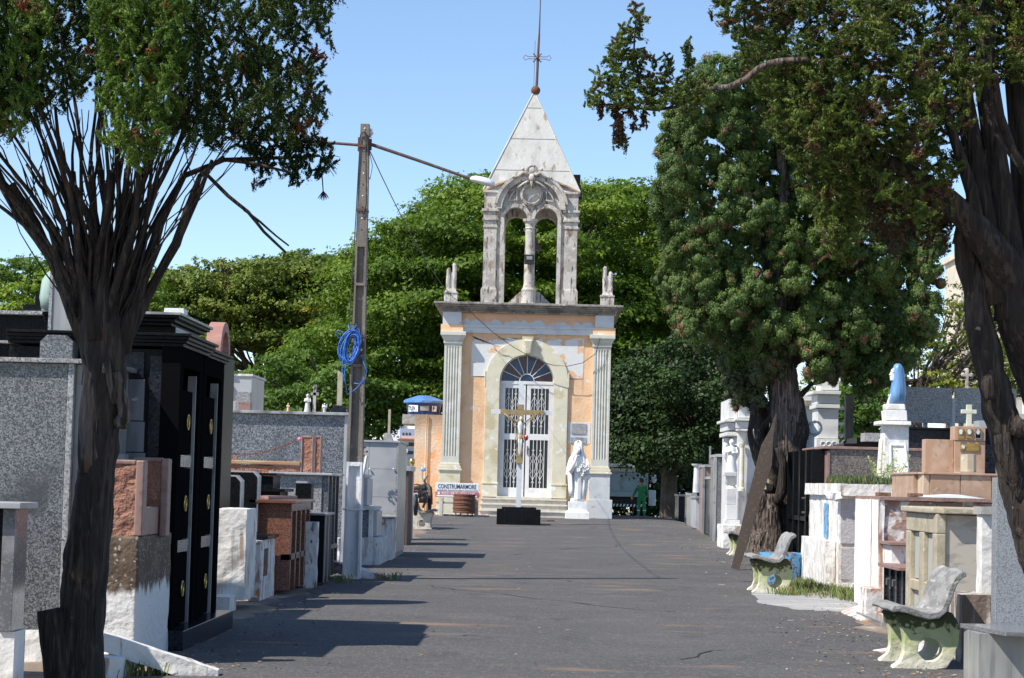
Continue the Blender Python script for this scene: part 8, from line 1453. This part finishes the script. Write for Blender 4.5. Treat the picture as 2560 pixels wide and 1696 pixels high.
# hidden upper part, coarser
tufts('upper_crown', THU, sample([(-120, -900), (700, -900), (850, -450), (870, -70), (-120, -70)], 330, 30, 9), Y1_+.45, t1, .12, .07, 24, .65, 37)
# right foreground tree
t3_ = thing('cypress', 'leaning multi-stemmed cypress with drooping brown-green foliage in the right foreground', 'tree', (fx(2680, 1700, Y1_), Y1_, -.05))
m = M(); trunkpx(m, [(2760, 1900, 90), (2700, 1650, 80), (2640, 1450, 70), (2580, 1290, 60), (2545, 1200, 46), (2522, 1120, 44), (2498, 1020, 42), (2480, 940, 36), (2466, 880, 38), (2450, 815, 37), (2436, 723, 30), (2418, 640, 28), (2406, 595, 25), (2410, 560, 20), (2440, 480, 18), (2470, 380, 14)], Y1_, 22, .07); m.build('trunk', 'bark', t3_, smooth=True, rough=.011, sub=.045, rs=2.2)
m = M()
for pts in ([(2790, 1550, 70), (2690, 1180, 62), (2620, 1000, 60, .1), (2580, 900, 60, .1), (2556, 815, 58), (2536, 715, 54), (2495, 640, 44, -.1), (2440, 572, 36, -.15), (2370, 500, 29, -.2), (2265, 425, 21, -.2), (2180, 385, 14, -.2), (2100, 360, 8, -.2)],
            [(2500, 760, 40), (2470, 600, 34), (2440, 420, 28), (2410, 250, 24), (2400, 50, 18), (2410, -80, 16)], [(2530, 800, 44), (2520, 600, 36), (2490, 400, 30), (2460, 200, 26), (2470, 0, 20), (2480, -80, 18)], [(2590, 900, 40, .2), (2580, 650, 40, .2), (2560, 420, 34, .2), (2540, 200, 30, .2), (2545, -60, 26, .2)],
            [(2620, 700, 30), (2600, 420, 24), (2620, 100, 18)], [(2590, 470, 16, -.2), (2530, 380, 13, -.25), (2500, 290, 11, -.3), (2485, 180, 8, -.3)], [(2450, 620, 20, -.15), (2430, 480, 16, -.2), (2380, 330, 12, -.2), (2330, 180, 8, -.2), (2290, 60, 6, -.2)], [(2385, 545, 20), (2300, 500, 14), (2200, 470, 9), (2120, 480, 6)]):
    trunkpx(m, pts, Y1_, 14, .08, 2)
m.build('limbs', 'bark', t3_, smooth=True)
m = M(); trunkpx(m, [(2540, 1090, 18, -.1), (2555, 1060, 26, -.12), (2590, 1070, 20, -.1)], Y1_, 10, .25); trunkpx(m, [(2505, 1085, 20, -.1), (2520, 1150, 22, -.1), (2540, 1200, 22, -.1), (2555, 1250, 14, -.08)], Y1_, 10, .25); trunkpx(m, [(2478, 1000, 14, -.12), (2470, 960, 16, -.12), (2476, 930, 12, -.1)], Y1_, 8, .25); m.build('burl', 'bark', t3_, smooth=True)
m = M(); trunkpx(m, [(2020, 150, 8), (1960, 152, 8), (1925, 158, 8), (1895, 172, 8), (1865, 198, 8), (1825, 217, 8), (1780, 222, 6), (1740, 235, 5), (1700, 250, 4)], Y1_-.5, 9, .06); m.build('curved_limb', 'bark_pale', t3_, smooth=True)
m = M(); trunkpx(m, [(1740, 240, 5), (1690, 268, 4), (1640, 275, 4), (1600, 272, 3), (1540, 262, 2.5), (1500, 262, 2)], Y1_-.5, 6, .1); trunkpx(m, [(1640, 275, 3), (1600, 210, 3), (1585, 120, 2.5), (1590, 50, 2)], Y1_-.5, 6, .1); m.build('twig', 'bark', t3_)
F3 = [(1770, -60), (1790, 30), (1830, 90), (1860, 150), (1890, 240), (1930, 300), (1960, 360), (2010, 420), (2060, 500), (2120, 520), (2180, 480), (2250, 500), (2300, 540), (2350, 560), (2370, 480), (2390, 330), (2430, 250), (2480, 200), (2620, 190), (2620, -60)]
tufts('crown', THU3, sample(F3, 540, 17, 12), Y1_, t3_, .062, .020, 130, .5, 41, droop=.6, elong=1.8, up=.35)
F3b = [(1945, 250), (2060, 130), (2160, 30), (2260, 60), (2350, 200), (2330, 330), (2280, 400), (2180, 330), (2100, 400), (2040, 380), (1990, 330)]
tufts('front_spray', THU3, sample(F3b, 60, 26, 14), Y1_-.55, t3_, .052, .019, 130, .12, 43, droop=.3, elong=1.3, tintr=(.4, 1))
LOWB = [(2040, 440), (2090, 430), (2150, 470), (2150, 540), (2120, 600), (2090, 640), (2060, 620), (2050, 540)]
tufts('lower_spray', THU3, sample(LOWB, 34, 15, 15), Y1_-.3, t3_, .05, .019, 120, .1, 44, droop=.9, elong=1.8, tintr=(.3, .9))
F3c = [(2140, 480), (2250, 480), (2360, 520), (2390, 560), (2370, 620), (2300, 590), (2230, 620), (2170, 560)]
tufts('lower_spray', THUB, sample(F3c, 40, 20, 16), Y1_+.2, t3_, .055, .022, 40, .2, 45, droop=1.2, elong=1.8)
HB = [(1505, 130), (1530, 110), (1575, 30), (1600, 20), (1620, 60), (1612, 150), (1650, 160), (1660, 200), (1720, 190), (1760, 215), (1770, 260), (1720, 280), (1670, 270), (1610, 270), (1560, 280), (1500, 270), (1480, 240), (1495, 190)]
tufts('hanging_branch', THU3, sample(HB, 74, 13, 17), Y1_-.5, t3_, .042, .018, 95, .1, 46, droop=.4, elong=1.2, tintr=(.2, .8))
HS = [(1540+dx, 270+k*11) for dx in (0,) for k in range(9)]+[(1500, 262+k*10) for k in range(4)]+[(1580+k*2, 285+k*11) for k in range(4)]+[(1610, 275+k*11) for k in range(4)]+[(1550+k, 300+k*9) for k in range(8)]+[(1480, 240), (1470, 250)]+[(1670, 190-k*14) for k in range(4)]+[(1725-k*2, 165-k*12) for k in range(5)]
tufts('hanging_tips', THUB, HS[:27], Y1_-.5, t3_, .022, .018, 36, .05, 47, droop=1.6, elong=1.6); tufts('branch_tips', THU3, HS[27:], Y1_-.4, t3_, .03, .02, 40, .05, 48, tintr=(.3, .8))
tufts('upper_crown', THU3, sample([(1750, -800), (2900, -800), (2900, -70), (1760, -70)], 330, 34, 19), Y1_+.4, t3_, .12, .07, 24, .6, 49)

# unseen leaf block beyond the frame, added to shade the left cypress stems
tufts('shading_crown', THU, sample([(-860, -95), (-117, -95), (-117, 330), (-860, 330)], 230, 30, 23), 10.85, t1, .12, .07, 34, .5, 51)
PU = [(1535, 1000), (1850, 1000), (1850, 1300), (1535, 1300)]
umbrella('shade_tree', 'dark leaf mass added for the deep shade of the lane behind the truck', PU, 112, GREEN_SHADED, 60, 1.5, .25, 150, [(1760, 1300), (1760, 1200), (1755, 1120)], 24, 5, 17, (.5, .9))  # foliage put in where the lane holds only deep shade
